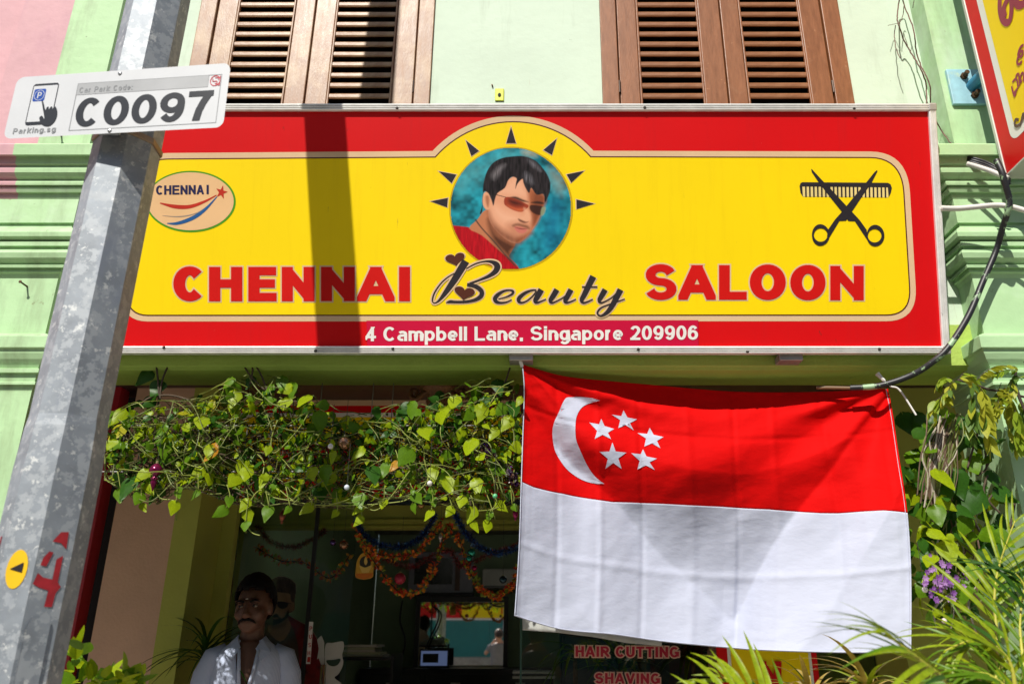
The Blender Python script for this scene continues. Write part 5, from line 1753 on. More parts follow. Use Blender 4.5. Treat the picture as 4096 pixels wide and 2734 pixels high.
for px, py, sz, k, Y in spec2:
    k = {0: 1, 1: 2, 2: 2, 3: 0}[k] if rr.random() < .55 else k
    Y = 3.34 if px < 3690 else Y
    put('leaf', rr.choice(leaf_meshes[k]), vine2, at(px, py - sz * .45, Y), (rr.uniform(-.7, .3), rr.uniform(-.9, .9), rr.uniform(-.9, .4)), sz * .92 * Y * 1.06 / FPX)
    n2 += 1
while n2 < 260:
    px, py = rr.gauss(3790, 100), rr.uniform(1660, 2480)
    if px < 3600 or px > 4030 or (abs(px - 3770) < 60 and 1700 < py < 1920):
        continue
    sz = rr.triangular(30, 80, 46)
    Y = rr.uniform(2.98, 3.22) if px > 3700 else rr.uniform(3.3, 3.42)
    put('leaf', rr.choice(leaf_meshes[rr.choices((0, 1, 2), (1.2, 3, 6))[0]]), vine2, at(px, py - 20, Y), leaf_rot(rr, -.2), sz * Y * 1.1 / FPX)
    n2 += 1
b = MB()
M_TWIG = mat('dry twig', (.11, .065, .04), .75, var=.45, vscale=30)
for i in range(44):
    x0 = rr.gauss(3800, 30); y0 = rr.uniform(1650, 1740)
    pts = [at(x0 + rr.gauss(0, 8), y0, 2.99), at(x0 - 25 + rr.gauss(0, 12), y0 + 90, 2.97), at(x0 - 45 + rr.gauss(0, 16), y0 + 180, 2.97), at(x0 - 50 + rr.gauss(0, 22), y0 + 270 + rr.uniform(0, 60), 2.98)]
    b.tube([Vector(q) for q in cr(pts, 4)], rr.uniform(.0012, .0034), 5, mi=rr.randrange(3))
for i in range(60):
    x0 = rr.gauss(3820, 50); y0 = rr.uniform(1950, 2400)
    pts = [(max(3730, q[0]), q[1], q[2]) for q in ((x0, y0, 3.05), (x0 + rr.gauss(0, 30), y0 + 60, 3.03), (x0 + rr.gauss(0, 50), y0 + 150, 3.05))]
    pts = [at(*q) for q in pts]
    b.tube([Vector(q) for q in cr(pts, 4)], rr.uniform(.002, .0038), 5, mi=rr.randrange(3))
o = b.build('dry_stems', None, vine2, False, [M_TWIG, mat('pale twig', (.38, .33, .26), .7), M_STEM]); o['kind'] = 'stuff'
b = MB()
for st in ([(3920, 1700), (3890, 1800), (3870, 1870)], [(3940, 1800), (3945, 1870), (3910, 1900)], [(4000, 1950), (3960, 1990), (3940, 2050)], [(3950, 1900), (3935, 1960), (3960, 2010), (4000, 2050)], [(4060, 2010), (4050, 2060), (4040, 2110)], [(3965, 1830), (3940, 1880)], [(3980, 1960), (3950, 2000), (3900, 2010)]):
    b.tube([Vector(q) for q in cr([at(x, y, 2.99) for x, y in st], 6)], .004, 6)
o = b.build('trailing_stems', M_DEAD, vine2, True); o['kind'] = 'stuff'

# ------------------------------------------------------------------ pinnate branches drooping from the top right
M_CURRY = leafmat('pinnate leaflet green', (.27, .38, .03)); M_CURRY2 = leafmat('pinnate leaflet yellow', (.42, .44, .04)); M_CURRY3 = leafmat('pinnate leaflet dark', (.12, .22, .04))
lance = []
for mt in (M_CURRY, M_CURRY2, M_CURRY3):
    v, f = [], []
    ts = [0, .15, .35, .6, .82, 1]; hw = [.02, .15, .22, .19, .09, 0]
    for i, t in enumerate(ts):
        for s_ in (-1, 0, 1):
            v.append((s_ * hw[i], -.06 * t * t + .10 * abs(s_) * hw[i], -t))
    for i in range(5):
        for j in range(2):
            f.append([i * 3 + j, (i + 1) * 3 + j, (i + 1) * 3 + j + 1, i * 3 + j + 1])
    me = bpy.data.meshes.new('leaflet'); me.from_pydata(v, [], f); me.materials.append(mt); me.polygons.foreach_set('use_smooth', [True] * len(me.polygons)); lance.append(me)
curry = thing('pinnate_shrub', 'drooping branches of feathery pinnate leaves at the upper right corner of the walkway', 'shrub', at(4050, 1600, 2.9))
b = MB()
SPR = [([(3825, 1535), (3790, 1510), (3760, 1520), (3745, 1545)], 9, 44, 0), ([(3815, 1530), (3795, 1545), (3780, 1580), (3770, 1600)], 8, 50, 1), ([(3830, 1525), (3860, 1490), (3900, 1530), (3912, 1555)], 10, 46, 0), ([(3840, 1510), (3870, 1520), (3890, 1540), (3905, 1560)], 7, 46, 1), ([(3905, 1520), (3950, 1480), (4000, 1462), (4060, 1465)], 12, 34, 1), ([(4070, 1480), (4030, 1478), (3990, 1490), (3960, 1500)], 9, 34, 0),
       ([(3800, 1555), (3760, 1590), (3730, 1610), (3720, 1650)], 5, 52, 0), ([(3890, 1530), (3893, 1600), (3880, 1680), (3885, 1760)], 9, 60, 2), ([(3925, 1550), (3930, 1620), (3940, 1700), (3965, 1800)], 9, 66, 1), ([(4060, 1560), (4000, 1600), (3960, 1650), (3950, 1720)], 8, 52, 1), ([(4040, 1530), (4030, 1600), (4050, 1700), (4070, 1800)], 11, 66, 1), ([(4085, 1600), (4090, 1680), (4096, 1760)], 8, 60, 2), ([(4060, 1640), (4070, 1720), (4085, 1800)], 8, 60, 0), ([(4000, 1640), (3990, 1580), (4005, 1530)], 6, 44, 1), ([(4090, 1520), (4060, 1500), (4040, 1530)], 6, 40, 2), ([(4020, 1550), (3985, 1580), (3975, 1600)], 5, 46, 1)]
for st, nl, sz, k in SPR:
    Yb = rr.uniform(2.84, 2.98)
    q = [Vector(p) for p in cr([at(x, y, Yb + .02 * i) for i, (x, y) in enumerate(st)], 8)]
    b.tube(q, .0016, 5)
    for i in range(nl):
        for sd in (-1, 1):
            t = (i + .5 + .25 * sd) / nl
            idx = min(len(q) - 2, int(t * (len(q) - 1)))
            p = q[idx]; d = (q[idx + 1] - q[idx]).normalized()
            hang = Vector((d.x * .7 + sd * .45 * d.z, -.25 + rr.gauss(0, .2), d.z * .6 - .55)).normalized()
            o = put('leaflet', lance[k if rr.random() < .7 else rr.randrange(3)], curry, p, (-hang).to_track_quat('Z', 'Y').to_euler(), sz * (.75 + .5 * math.sin(math.pi * t)) * Yb * 1.08 / FPX)
            o.rotation_euler.rotate_axis('Z', rr.gauss(0, .6))
for st in ([(4110, 1660), (4080, 1600), (4070, 1570), (4058, 1530), (4065, 1480)], [(4110, 1590), (4020, 1568), (3950, 1555), (3880, 1530), (3830, 1520)], [(4100, 1650), (4070, 1560)]):
    b.tube([Vector(q) for q in cr([at(x, y, 2.94) for x, y in st], 8)], .0045, 6)
b.build('branch', mat('dark branch', (.05, .03, .022), .7), curry, True)

# ------------------------------------------------------------------ palm in front at the lower right
PALM = [leafmat('palm leaflet bright', (.22, .30, .008), .3, var=.35, tip=[((.30, .22, .03), 7, .60, .1)]), leafmat('palm leaflet mid', (.10, .20, .008), .3), leafmat('palm leaflet deep', (.03, .09, .01), .3), leafmat('palm leaflet dry', (.36, .27, .05), .25)]
M_RACH = mat('yellow palm stalk', (.42, .40, .05), .45, var=.2)


def strap(mt, wid, bend, fold=.25, n=7):
    """narrow leaf, base at the origin, one unit along +x, bending down"""
    v, f = [], []
    for i in range(n):
        t = i / (n - 1)
        w = wid * (math.sin(math.pi * min(1, (.12 + .88 * t) ** .8)) ** .7 if t < 1 else 0) * (1 - .15 * t)
        z = -bend * t * t
        x = t - .3 * bend * bend * t ** 3
        for s_ in (-1, 0, 1):
            v.append((x, s_ * w / 2, z + fold * abs(s_) * w))
    for i in range(n - 1):
        for j in range(2):
            f.append([i * 3 + j, (i + 1) * 3 + j, (i + 1) * 3 + j + 1, i * 3 + j + 1])
    me = bpy.data.meshes.new('leaflet'); me.from_pydata(v, [], f); me.materials.append(mt); me.polygons.foreach_set('use_smooth', [True] * len(me.polygons))
    return me


PST = [[strap(mt, .060, bd, n=9) for bd in (.3, .6, .95)] for mt in PALM]


def frond(parent, pts, nleaf, ll, mk, seed, up=Vector((0, -.5, .8)), width=1.0):
    """pts: stalk from base to tip"""
    rq = random.Random(seed)
    q = [Vector(p) for p in cr([tuple(p) for p in pts], 10)]
    k = len(q)
    b = MB(); b.tube(q, [.0065 * (1 - .75 * i / (k - 1)) for i in range(k)], 7)
    st = b.build('frond', M_RACH, parent, True)
    for i in range(nleaf):
        t = .18 + .82 * i / (nleaf - 1)
        idx = min(k - 2, int(t * (k - 1)))
        p = q[idx]; d = (q[min(k - 1, idx + 1)] - q[idx]).normalized()
        side = d.cross(up).normalized()
        nrm = side.cross(d).normalized()
        for sd in (-1, 1):
            ang = .95 - .55 * t
            dr = (d * math.cos(ang) + side * sd * math.sin(ang) + nrm * (.12 + rq.gauss(0, .08))).normalized()
            x = dr; z = (nrm - x * nrm.dot(x)).normalized(); y = z.cross(x)
            M = Matrix((x, y, z)).transposed().to_4x4()
            o = bpy.data.objects.new('leaflet', rq.choice(PST[mk if rq.random() < .8 else rq.randrange(3)]))
            COL.objects.link(o)
            o.parent = st
            o.matrix_parent_inverse = Matrix.Identity(4)
            s_ = ll * (math.sin(math.pi * (.18 + .74 * t)) ** .6) * rq.uniform(.85, 1.1)
            o.matrix_basis = Matrix.Translation(p) @ M @ Matrix.Diagonal((s_, s_ * width, s_, 1))
    return st


palm = thing('areca_palm', 'green feathery palm in front of the right pilaster at the lower right corner', 'palm', at(3980, 2734, 2.3) + Vector((0, 0, -1.2)))
frond(palm, [at(4030, 2900, 2.35), at(3990, 2550, 2.4), at(3978, 2380, 2.42), at(4000, 2250, 2.42), at(4060, 2080, 2.40)], 11, .25, 0, 1)
frond(palm, [at(3980, 3000, 1.75), at(3820, 2760, 1.7), at(3670, 2630, 1.66), at(3540, 2530, 1.64)], 11, .22, 0, 2, up=Vector((.3, -.4, .9)))
frond(palm, [at(4100, 2950, 2.1), at(4095, 2680, 2.15), at(4080, 2500, 2.2), at(4096, 2350, 2.25)], 10, .22, 1, 3)
frond(palm, [at(3900, 3000, 2.3), at(3960, 2760, 2.3), at(3990, 2680, 2.3), at(3940, 2590, 2.28), at(3830, 2540, 2.25)], 10, .20, 1, 4)
frond(palm, [at(4050, 3000, 2.0), at(4060, 2750, 2.0), at(4020, 2620, 2.0), at(3900, 2560, 2.0), at(3780, 2600, 1.98)], 10, .22, 0, 5)
frond(palm, [at(4110, 3000, 1.9), at(4060, 2800, 1.9), at(3960, 2700, 1.9), at(3850, 2690, 1.9)], 8, .20, 1, 6)
frond(palm, [at(4150, 2800, 2.2), at(4130, 2500, 2.2), at(4100, 2350, 2.2), at(4060, 2290, 2.2)], 8, .19, 2, 7)
palm2 = thing('areca_palm', 'single bright palm frond arching in at the bottom edge below the flag', 'palm', at(3000, 2900, 2.1) + Vector((0, 0, -1)))
frond(palm2, [at(3300, 3050, 1.95), at(3130, 2880, 1.95), at(3010, 2770, 1.96), at(2880, 2700, 1.97)], 8, .17, 0, 8, up=Vector((-.2, -.8, .5)), width=1.5)
frond(palm2, [at(3200, 3080, 1.9), at(3040, 2900, 1.9), at(2920, 2810, 1.9), at(2760, 2750, 1.92)], 8, .16, 0, 9, up=Vector((-.2, -.8, .5)), width=1.5)

# rosettes of strap leaves
def rosette(name, label, c, nl, ll, mks, seed, wid=1.6, lean=.6, cat='plant', elev=(.2, 1.35), yaw=None):
    rq = random.Random(seed)
    t = thing(name, label, cat, Vector(c) - Vector((0, 0, .5)))
    b = MB(); b.tube([Vector(c) - Vector((0, 0, .5)), Vector(c) - Vector((0, 0, .2)), Vector(c)], [.018, .016, .012], 8); b.build('stem', M_TWIG, t)
    for i in range(nl):
        a = i * 2.399 + rq.gauss(0, .2); e = rq.uniform(*elev)
        x = Vector((math.cos(a) * math.cos(e), math.sin(a) * math.cos(e), math.sin(e)))
        z = (Vector((0, 0, 1)) - x * x.z); z = z.normalized() if z.length > .05 else Vector((math.cos(a), math.sin(a), 0)); y = z.cross(x)
        M = Matrix((x, y, z)).transposed().to_4x4()
        o = bpy.data.objects.new('leaf', PST[rq.choice(mks)][rq.choice((1, 2, 2))]); COL.objects.link(o); o.parent = t
        o.matrix_parent_inverse = Matrix.Identity(4)
        s_ = ll * rq.uniform(.7, 1.15)
        o.matrix_basis = Matrix.Translation(Vector(c) - t.location + Vector((0, 0, rq.uniform(-.06, .02)))) @ M @ Matrix.Diagonal((s_, s_ * wid, s_, 1))
    return t


rosette('strap_leaf_plant', 'yellowish strap leaved rosette below the right half of the flag', at(3470, 2760, 2.55), 40, .20, (3, 0, 3), 31, 1.7)
rosette('strap_leaf_plant', 'olive strap leaved rosette left of the yellowish one under the flag', at(3240, 2790, 2.65), 34, .20, (3, 3, 1), 32, 1.6)
rosette('strap_leaf_plant', 'dark spiky strap leaved plant in the shade beside the man in the shirt', at(820, 2610, 4.35), 30, .34, (2, 2, 2), 33, .9)
rosette('strap_leaf_plant', 'dark fan leaved plant inside the window behind the painted words', at(2480, 2650, 5.3), 36, .36, (2, 2, 1), 34, 1.2)
rosette('strap_leaf_plant', 'narrow green leaved plant at the left end of the painted words', at(2300, 2600, 5.0), 14, .36, (1, 1), 35, 1.0, elev=(.0, .9))
rosette('strap_leaf_plant', 'dark bushy plant inside the window right of the painted words', at(2770, 2610, 5.4), 40, .30, (2, 2, 1), 36, 2.2)

# leafy shrub at the bottom left, half hidden by the post
shrub = thing('leafy_shrub', 'bright green leafy shrub at the bottom edge right of the lamp post', 'shrub', at(420, 2800, 2.4) - Vector((0, 0, .6)))
rr = random.Random(41)
ov = []
for mt in (LM[0], LM[1]):
    v, f = [], []
    ts = [0, .12, .3, .55, .8, 1]; hw = [.02, .18, .30, .30, .17, 0]
    for i, t in enumerate(ts):
        for s_ in (-1, 0, 1):
            v.append((s_ * hw[i], -.12 * t * t + .16 * abs(s_) * hw[i], t))
    for i in range(5):
        for j in range(2):
            f.append([i * 3 + j, i * 3 + j + 1, (i + 1) * 3 + j + 1, (i + 1) * 3 + j])
    me = bpy.data.meshes.new('leaf'); me.from_pydata(v, [], f); me.materials.append(mt); me.polygons.foreach_set('use_smooth', [True] * len(me.polygons)); ov.append(me)
for i in range(75):
    px, py = rr.uniform(300, 600), rr.gauss(2730, 28)
    if px < 350:
        py = rr.uniform(2560, 2740)
        px = rr.uniform(275, 330)
    py += abs(px - 440) * .12
    Y = rr.uniform(2.25, 2.6)
    put('leaf', rr.choice(ov), shrub, at(px, py, Y), (rr.gauss(.7, .5), rr.gauss(0, .5), rr.uniform(0, 6.28)), rr.uniform(.045, .075))
b = MB()
for i in range(24):
    px = rr.uniform(290, 590)
    b.tube([at(px + rr.gauss(0, 20), 2950, 2.45), at(px, 2740 + rr.uniform(-20, 30), 2.42)], .003, 5)
o = b.build('twigs', M_STEM, shrub); o['kind'] = 'stuff'
# ------------------------------------------------------------------ shopfront in the walkway
YG = 4.80
GLASS = glass_mat('window glass', (.86, .92, .89), 1.45)
GP = Plane((0, YG - .012, 0), (0, -1, 0))
M_BLKF = mat('black door edge', (.012, .012, .013), .4)
xm, xr_ = at(1240, 2392, YG).x, at(1405, 2392, YG).x


def pane(parent, x0, x1, z0, z1, y=YG):
    b = MB(); b.box(x0, x1, y - .005, y + .005, z0, z1)
    return b.build('pane', GLASS, parent)


door = thing('glass_door', 'frameless double glass door with steel pull bars in the dark shopfront', 'door', (xm, YG, FLOOR))
pane(door, -1.785, xm - .012, FLOOR + .01, 2.334)
pane(door, xm + .012, xr_, FLOOR + .01, 2.334)
b = MB(); b.box(xm - .011, xm + .011, YG - .012, YG + .012, FLOOR + .01, 2.334)
b.build('meeting_edge', M_BLKF, door)
M_CHR = mat('brushed steel', (.62, .60, .56), .22, .95, var=.05)
for px in (1183, 1294):
    p = at(px, 2656, YG - .06)
    b = MB(); b.tube([(p.x, YG - .06, p.z), (p.x, YG - .06, p.z - .45)], .016, 16)
    h = b.build('pull_bar', M_CHR, door, True)
    b = MB()
    for dz in (-.06, -.39):
        b.tube([(p.x, YG - .06, p.z + dz), (p.x, YG - .004, p.z + dz)], .009, 10)
    b.build('standoff', M_CHR, h)
# stickers on the door
ST = lambda p: (1024 + p[0] / 2.292, 2050 + p[1] / 2.292)
prints('push_label', GP, [[ST(p) for p in ((488, 996), (525, 996), (498, 1382), (458, 1382))]], .002, V_WHITE, door)
for ch, px, py in (('P', 1238, 2520), ('U', 1236, 2553), ('S', 1233, 2586), ('H', 1230, 2618)):
    letters('push_letter', GP, [(ch, px, py, 11, 17, 3)], .004, mat('red print', (.50, .03, .015)), door)
prints('label_patch', GP, [[ST(p) for p in ((472, 1318), (500, 1318), (496, 1366), (468, 1366))]], .004, mat('red print', (.50, .03, .015)), door)
prints('white_decal', GP, [[ST(p) for p in cr([(640, 1200), (700, 1190), (760, 1178), (800, 1180), (805, 1240), (790, 1300), (800, 1380), (760, 1470), (720, 1510), (790, 1568), (700, 1590), (640, 1590), (640, 1480), (630, 1330)], 3, True)], [ST(p) for p in [(600, 1120), (625, 1180), (628, 1380), (600, 1400), (575, 1330), (560, 1340), (575, 1240), (560, 1160)]]], .002, mat('pale decal film', (.42, .44, .40), .5), door)
prints('decal_bowl', GP, [[ST(p) for p in cr([(645, 1350), (710, 1345), (775, 1335), (755, 1385), (710, 1405), (665, 1390)], 3, True)]], .004, mat('dark green decal', (.012, .04, .02), .5), door)

win = thing('shop_window', 'fixed shop window with red painted words below the flag', 'window', (at(2500, 2600, YG).x, YG, FLOOR))
wx0, wx1 = at(2088, 2600, YG).x, 1.92
pane(win, wx0, wx1, FLOOR + .01, 2.334)
b = MB(); b.box(wx0 - .012, wx0 - .001, YG - .01, YG + .01, FLOOR, 2.334)
b.build('window_edge', mat('green glass edge', (.05, .12, .10), .2), win)
V_SIGNR = mat('window letter red', (.46, .012, .045), .45)
V_SIGNW = mat('window letter rim', (.72, .46, .36), .5)
for s_, x0, x1, base, h_ in (('HAIR CUTTING', 2302, 2716, 2624, 42), ('SHAVING', 2380, 2640, 2731, 42)):
    it = layout(s_, x0, base, x1, h_, 10.5, 6)
    letters('letter_rim', GP, it, .002, V_SIGNW, win, grow=5, tilt=.008, pivot=x0)
    letters('red_letter', GP, it, .005, V_SIGNR, win, tilt=.008, pivot=x0)

# sign board above the door, partly hidden by the vine
bd = thing('door_sign_board', 'yellow sign board with red and cream stripes above the door behind the vine', 'sign', (0, 4.70, 2.3))
YB = 4.66
def band(name, y0, y1, mt, pro):
    b = MB(); b.box(-1.85, 1.9, YB - pro, YB + .03, ZY(y1, YB), ZY(y0, YB) - .001); return b.build(name, mt, bd)
band('cream_stripe', 1597, 1622, V_CREAM, .006)
band('dark_stripe', 1575, 1597, M_WOODD, .002)
band('red_stripe', 1622, 1650, V_RED, .004)
band('white_stripe', 1650, 1667, V_WHITE, .005)
band('yellow_field', 1667, 1922, V_YEL, .002)
band('red_strip', 1922, 1987, V_RED, .006)
BP = Plane((0, YB - .008, 0), (0, -1, 0))
letters('red_letter', BP, layout('CHENNAI BEAUTY SALOON'.replace('Y', 'V'), 1020, 1880, 2900, 120, 26, 16), .002, V_LRED, bd) if False else None
letters('board_letter', BP, layout('CHENNAI', 1040, 1885, 1560, 110, 28, 14), .002, V_LRED, bd)
letters('board_letter', BP, layout('SALOON', 1640, 1885, 2100, 110, 28, 14), .002, V_LRED, bd)

# carved pendant in the walkway
M_CARV = mat('carved gilt wood', (.17, .085, .03), .45, .2, var=.45, vscale=40, bump=.3, bscale=120)
cp = at(1752, 1600, 4.1)
pend = thing('carved_pendant', 'dark carved wooden pendant with scrolls hanging under the beam', 'ornament', cp)
b = MB(); b.lathe(cp, [(.004, -.13), (.02, -.11), (.03, -.09), (.022, -.075), (.05, -.05), (.065, -.01), (.055, .03), (.09, .05), (.10, .08), (.06, .1), (.03, .3)], 20)
b.build('body', M_CARV, pend, True)
for sd in (-1, 1):
    b = MB(); b.tube([cp + Vector((sd * x, -.02, z)) for x, z in cr([(.03, .06), (.08, .03), (.12, .0), (.145, .02), (.14, .05), (.115, .045), (.12, .02)], 5)], [.02 - .0004 * i for i in range(31)], 10)
    b.build('scroll', M_CARV, pend, True)
b = MB(); b.lathe(cp + Vector((-.13, 0, -.10)), [(.002, -.025), (.022, -.02), (.03, 0), (.022, .02), (.002, .025)], 14); b.tube([cp + Vector((-.13, 0, -.08)), cp + Vector((-.13, 0, .01))], .0015, 5)
b.build('drop', M_CARV, pend, True)

# ------------------------------------------------------------------ hanging baubles and garlands
def bauble(px, py, rpx, Y, col, label, metal=.8, rough=.22, string=.16, shape=None):
    c = at(px, py, Y); r = rpx * Y / 1.02 / FPX
    t = thing('bauble', label, 'bauble', c, 'decorations hung in the walkway')
    b = MB()
    if shape:
        b.lathe(c, [(q[0] * r, q[1] * r) for q in shape], 16)
    else:
        b.ball(c, r, 18, 12)
    b.build('ball', mat('bauble %.2f %.2f %.2f' % tuple(col), col, rough, metal, var=.25, vscale=30), t, True)
    topz = r if not shape else shape[-1][1] * r
    b = MB(); b.tube([c + Vector((0, 0, topz * .93)), c + Vector((0, 0, topz * 1.2))], r * .22, 10); b.build('cap', mat('bauble cap', (.5, .4, .2), .35, .8), t)
    b = MB(); b.tube([c + Vector((0, 0, topz * 1.2)), c + Vector((0, 0, topz * 1.2 + string))], .0009, 4); b.build('string', mat('dark thread', (.03, .03, .03), .8), t)
    return t


BELL = [(.05, -2.9), (.3, -2.2), (.55, -1.5), (.35, -1.15), (.62, -1.0), (.62, -.85), (.3, -.7), (.5, -.3), (1.0, .1), (1.05, .5), (.8, 1.0), (.35, 1.4), (.05, 1.6)]
DROP = [(.03, -2.2), (.4, -1.6), (.25, -1.2), (.6, -1.0), (.8, -.2), (.7, .5), (.3, 1.2), (.05, 1.4)]
for a in ((622, 1890, 26, 3.10, (.16, .006, .05), 'glossy crimson bell shaped bauble hanging at the left end of the vine', .5, .2, .16, BELL),
          (1378, 1772, 30, 3.16, (.45, .24, .14), 'large copper ball half hidden by a leaf in the vine'), (1322, 1784, 11, 3.07, (.75, .72, .72), 'white bulb left of the copper ball in the vine', 0, .3), (1387, 1948, 11, 3.05, (.60, .68, .78), 'bluish white bulb at the lower middle of the vine', 0, .3),
          (1719, 1932, 11, 3.05, (.75, .72, .68), 'white bulb in the right half of the vine', 0, .3), (1980, 1983, 10, 3.05, (.10, .45, .20), 'small green bulb at the right end of the vine', 0, .3), (1685, 2018, 14, 3.3, (.30, .18, .06), 'small gold ball hanging below the vine'),
          (858, 1912, 20, 3.3, (.20, .22, .20), 'dull silver ball in the left part of the vine'), (1130, 2060, 16, 4.2, (.28, .09, .05), 'copper lantern shaped drop hanging before the door lintel', .7, .3, .3, DROP), (1375, 2178, 18, 4.5, (.25, .14, .08), 'bronze ball left of the diya plaque'), (1332, 2168, 12, 4.55, (.10, .06, .20), 'dark violet ball beside the bronze ball'),
          (1600, 2312, 22, 4.5, (.35, .02, .05), 'large crimson glitter ball under the middle garland', .3, .5, .3), (1886, 2208, 17, 4.5, (.03, .30, .22), 'teal green ball at the right garland'), (1876, 2232, 12, 4.48, (.02, .24, .18), 'smaller teal ball just under the teal green one'), (1898, 2270, 11, 4.5, (.20, .01, .05), 'dark red ball right of the framed screen'),
          (2012, 2316, 15, 4.5, (.02, .05, .07), 'dark blue ball in front of the air conditioner', .7, .2, .3), (1762, 2145, 10, 4.4, (.45, .42, .40), 'silver icicle drop between the garlands', .6, .3, .3, DROP), (3700, 2357, 11, 2.96, (.78, .75, .70), 'white bulb among the violet flowers right of the flag', 0, .3), (3777, 2481, 10, 2.9, (.72, .62, .58), 'pinkish white bulb behind the palm frond', 0, .3), (2062, 2052, 14, 3.4, (.45, .02, .16), 'pink drop beside the left edge of the flag', .4, .3, .2, DROP)):
    bauble(*a)


def garland(name, label, path, Y, mats_, n, size, seed, core=.004, flat=False, cat='garland'):
    rq = random.Random(seed)
    t = thing(name, label, cat, at(*path[0], Y), 'garlands strung across the shopfront')
    q = [Vector(p) for p in cr([at(x, y, Y) for x, y in path], 12)]
    b = MB(); b.tube(q, core, 6); b.build('cord', mat('garland cord', (.05, .04, .02), .7), t)
    b = MB()
    for i in range(n):
        p = q[rq.randrange(len(q) - 1)].lerp(q[rq.randrange(len(q))], 0)
        d = Vector((rq.gauss(0, 1), rq.gauss(0, 1), rq.gauss(0, 1))).normalized()
        e = d.orthogonal().normalized(); e.rotate(Matrix.Rotation(rq.uniform(0, 6.28), 3, d))
        s_ = size * rq.uniform(.6, 1.2)
        if flat:                                     # tinsel: thin needles round the cord
            w = .0016
            b.add([p, p + d * s_ * .5 + e * w, p + d * s_, p + d * s_ * .5 - e * w], [(0, 1, 2, 3)], rq.randrange(len(mats_)))
        else:
            c = p + d * s_ * .7
            nn = d.cross(e)
            b.add([c - d * s_ * .5, c + e * s_ * .42 + nn * s_ * .15, c + d * s_ * .6, c - e * s_ * .42 + nn * s_ * .15], [(0, 1, 2), (0, 2, 3)], rq.randrange(len(mats_)))
    o = b.build('tinsel' if flat else 'petals', None, t, False, mats_); o['kind'] = 'stuff'
    return t


G_OR = [mat('garland orange', (.80, .17, .015), .6, trans=.3), mat('garland amber', (.75, .32, .03), .6, trans=.3), mat('garland green', (.22, .30, .03), .6, trans=.3), mat('garland red', (.60, .06, .02), .6, trans=.3)]
G_BL = [mat('tinsel blue', (.02, .06, .30), .25, .5), mat('tinsel navy', (.008, .012, .05), .3, .7), mat('tinsel sky', (.08, .25, .55), .25, .6)]
G_RD = [mat('tinsel red', (.30, .012, .02), .35, .4), mat('tinsel maroon', (.12, .01, .015), .4, .4)]
garland('flower_garland', 'orange and green leaf garland hanging in a deep loop left of centre', [(1425, 2090), (1448, 2170), (1500, 2250), (1560, 2330), (1610, 2372), (1680, 2355), (1725, 2290), (1765, 2190), (1790, 2110)], 4.6, G_OR, 360, .026, 1)
garland('flower_garland', 'orange and green leaf garland hanging in a deep loop beside the flag', [(1795, 2100), (1840, 2170), (1870, 2270), (1930, 2360), (1985, 2385), (2040, 2345), (2085, 2260)], 4.6, G_OR, 300, .026, 2)
garland('flower_garland', 'upper orange garland in a shallow loop under the blue tinsel', [(1440, 2150), (1500, 2210), (1580, 2225), (1660, 2210), (1720, 2150), (1760, 2080)], 4.55, G_OR, 260, .026, 3)
garland('flower_garland', 'dim orange leaf garland behind the left glass door', [(1030, 2190), (1120, 2240), (1220, 2250), (1320, 2310), (1400, 2220)], 5.1, G_OR, 240, .026, 4)
garland('tinsel_garland', 'dark blue tinsel looped from the lintel left of centre', [(1425, 2075), (1455, 2135), (1530, 2180), (1620, 2182), (1690, 2140), (1745, 2055)], 4.58, G_BL, 2400, .030, 5, flat=True)
garland('tinsel_garland', 'dark blue tinsel looped from the lintel beside the flag', [(1818, 2050), (1850, 2110), (1910, 2180), (1990, 2210), (2085, 2185)], 4.58, G_BL, 2000, .030, 6, flat=True)
garland('tinsel_garland', 'red tinsel strung behind the orange garland', [(1540, 2230), (1600, 2258), (1660, 2262), (1720, 2225), (1800, 2200), (1840, 2262), (1900, 2240), (2000, 2200), (2085, 2170)], 4.9, G_RD, 1500, .030, 7, flat=True)
garland('tinsel_garland', 'red tinsel drooping inside the left glass door', [(1030, 2105), (1090, 2170), (1180, 2185), (1260, 2150), (1300, 2120)], 4.95, G_RD, 1200, .030, 8, flat=True)
# sequin mesh glinting in the vine near the flag and a pink one
garland('tinsel_garland', 'silver and violet sequin cluster in the vine beside the flag', [(1930, 1780), (1970, 1830), (2000, 1860), (2040, 1890), (2060, 1920)], 3.18, [mat('sequin silver', (.6, .55, .55), .2, .8), mat('sequin violet', (.16, .06, .35), .2, .7), mat('sequin brown', (.16, .08, .06), .3, .6)], 500, .022, 9, flat=False)

# diya plaque on a string
DP = Plane((0, 4.66, 0), (0, -1, 0))
dc = at(1460, 2300, 4.66)
dy = thing('diya_plaque', 'yellow plaque of an oil lamp with a flame hanging at the doorway', 'ornament', dc)
ol = [ST(p) for p in cr([(930, 430), (960, 380), (1010, 362), (1055, 385), (1078, 440), (1076, 530), (1068, 590), (1000, 608), (985, 610), (915, 590), (915, 510)], 3, True)]
v = [DP.pt(x, y, 0) for x, y in ol] + [DP.pt(x, y, -.01) for x, y in ol]; n = len(ol)
mesh('plaque', v, [list(range(n)), list(range(n, 2 * n))[::-1]] + [[i, n + i, n + (i + 1) % n, (i + 1) % n] for i in range(n)], mat('plaque gold', (.62, .34, .03), .45, var=.2, vscale=30), dy)
prints('dark_oval', DP, [[ST(p) for p in arc(1002, 455, 52, 60, 0, 360, 24)[:-1]]], .001, mat('plaque dark', (.03, .03, .02), .5), dy)
prints('lamp_bowl', DP, [[ST(p) for p in cr([(945, 480), (1000, 500), (1062, 478), (1040, 530), (1030, 548), (975, 548), (965, 530)], 3, True)]], .002, mat('plaque pale', (.75, .52, .12), .45), dy)
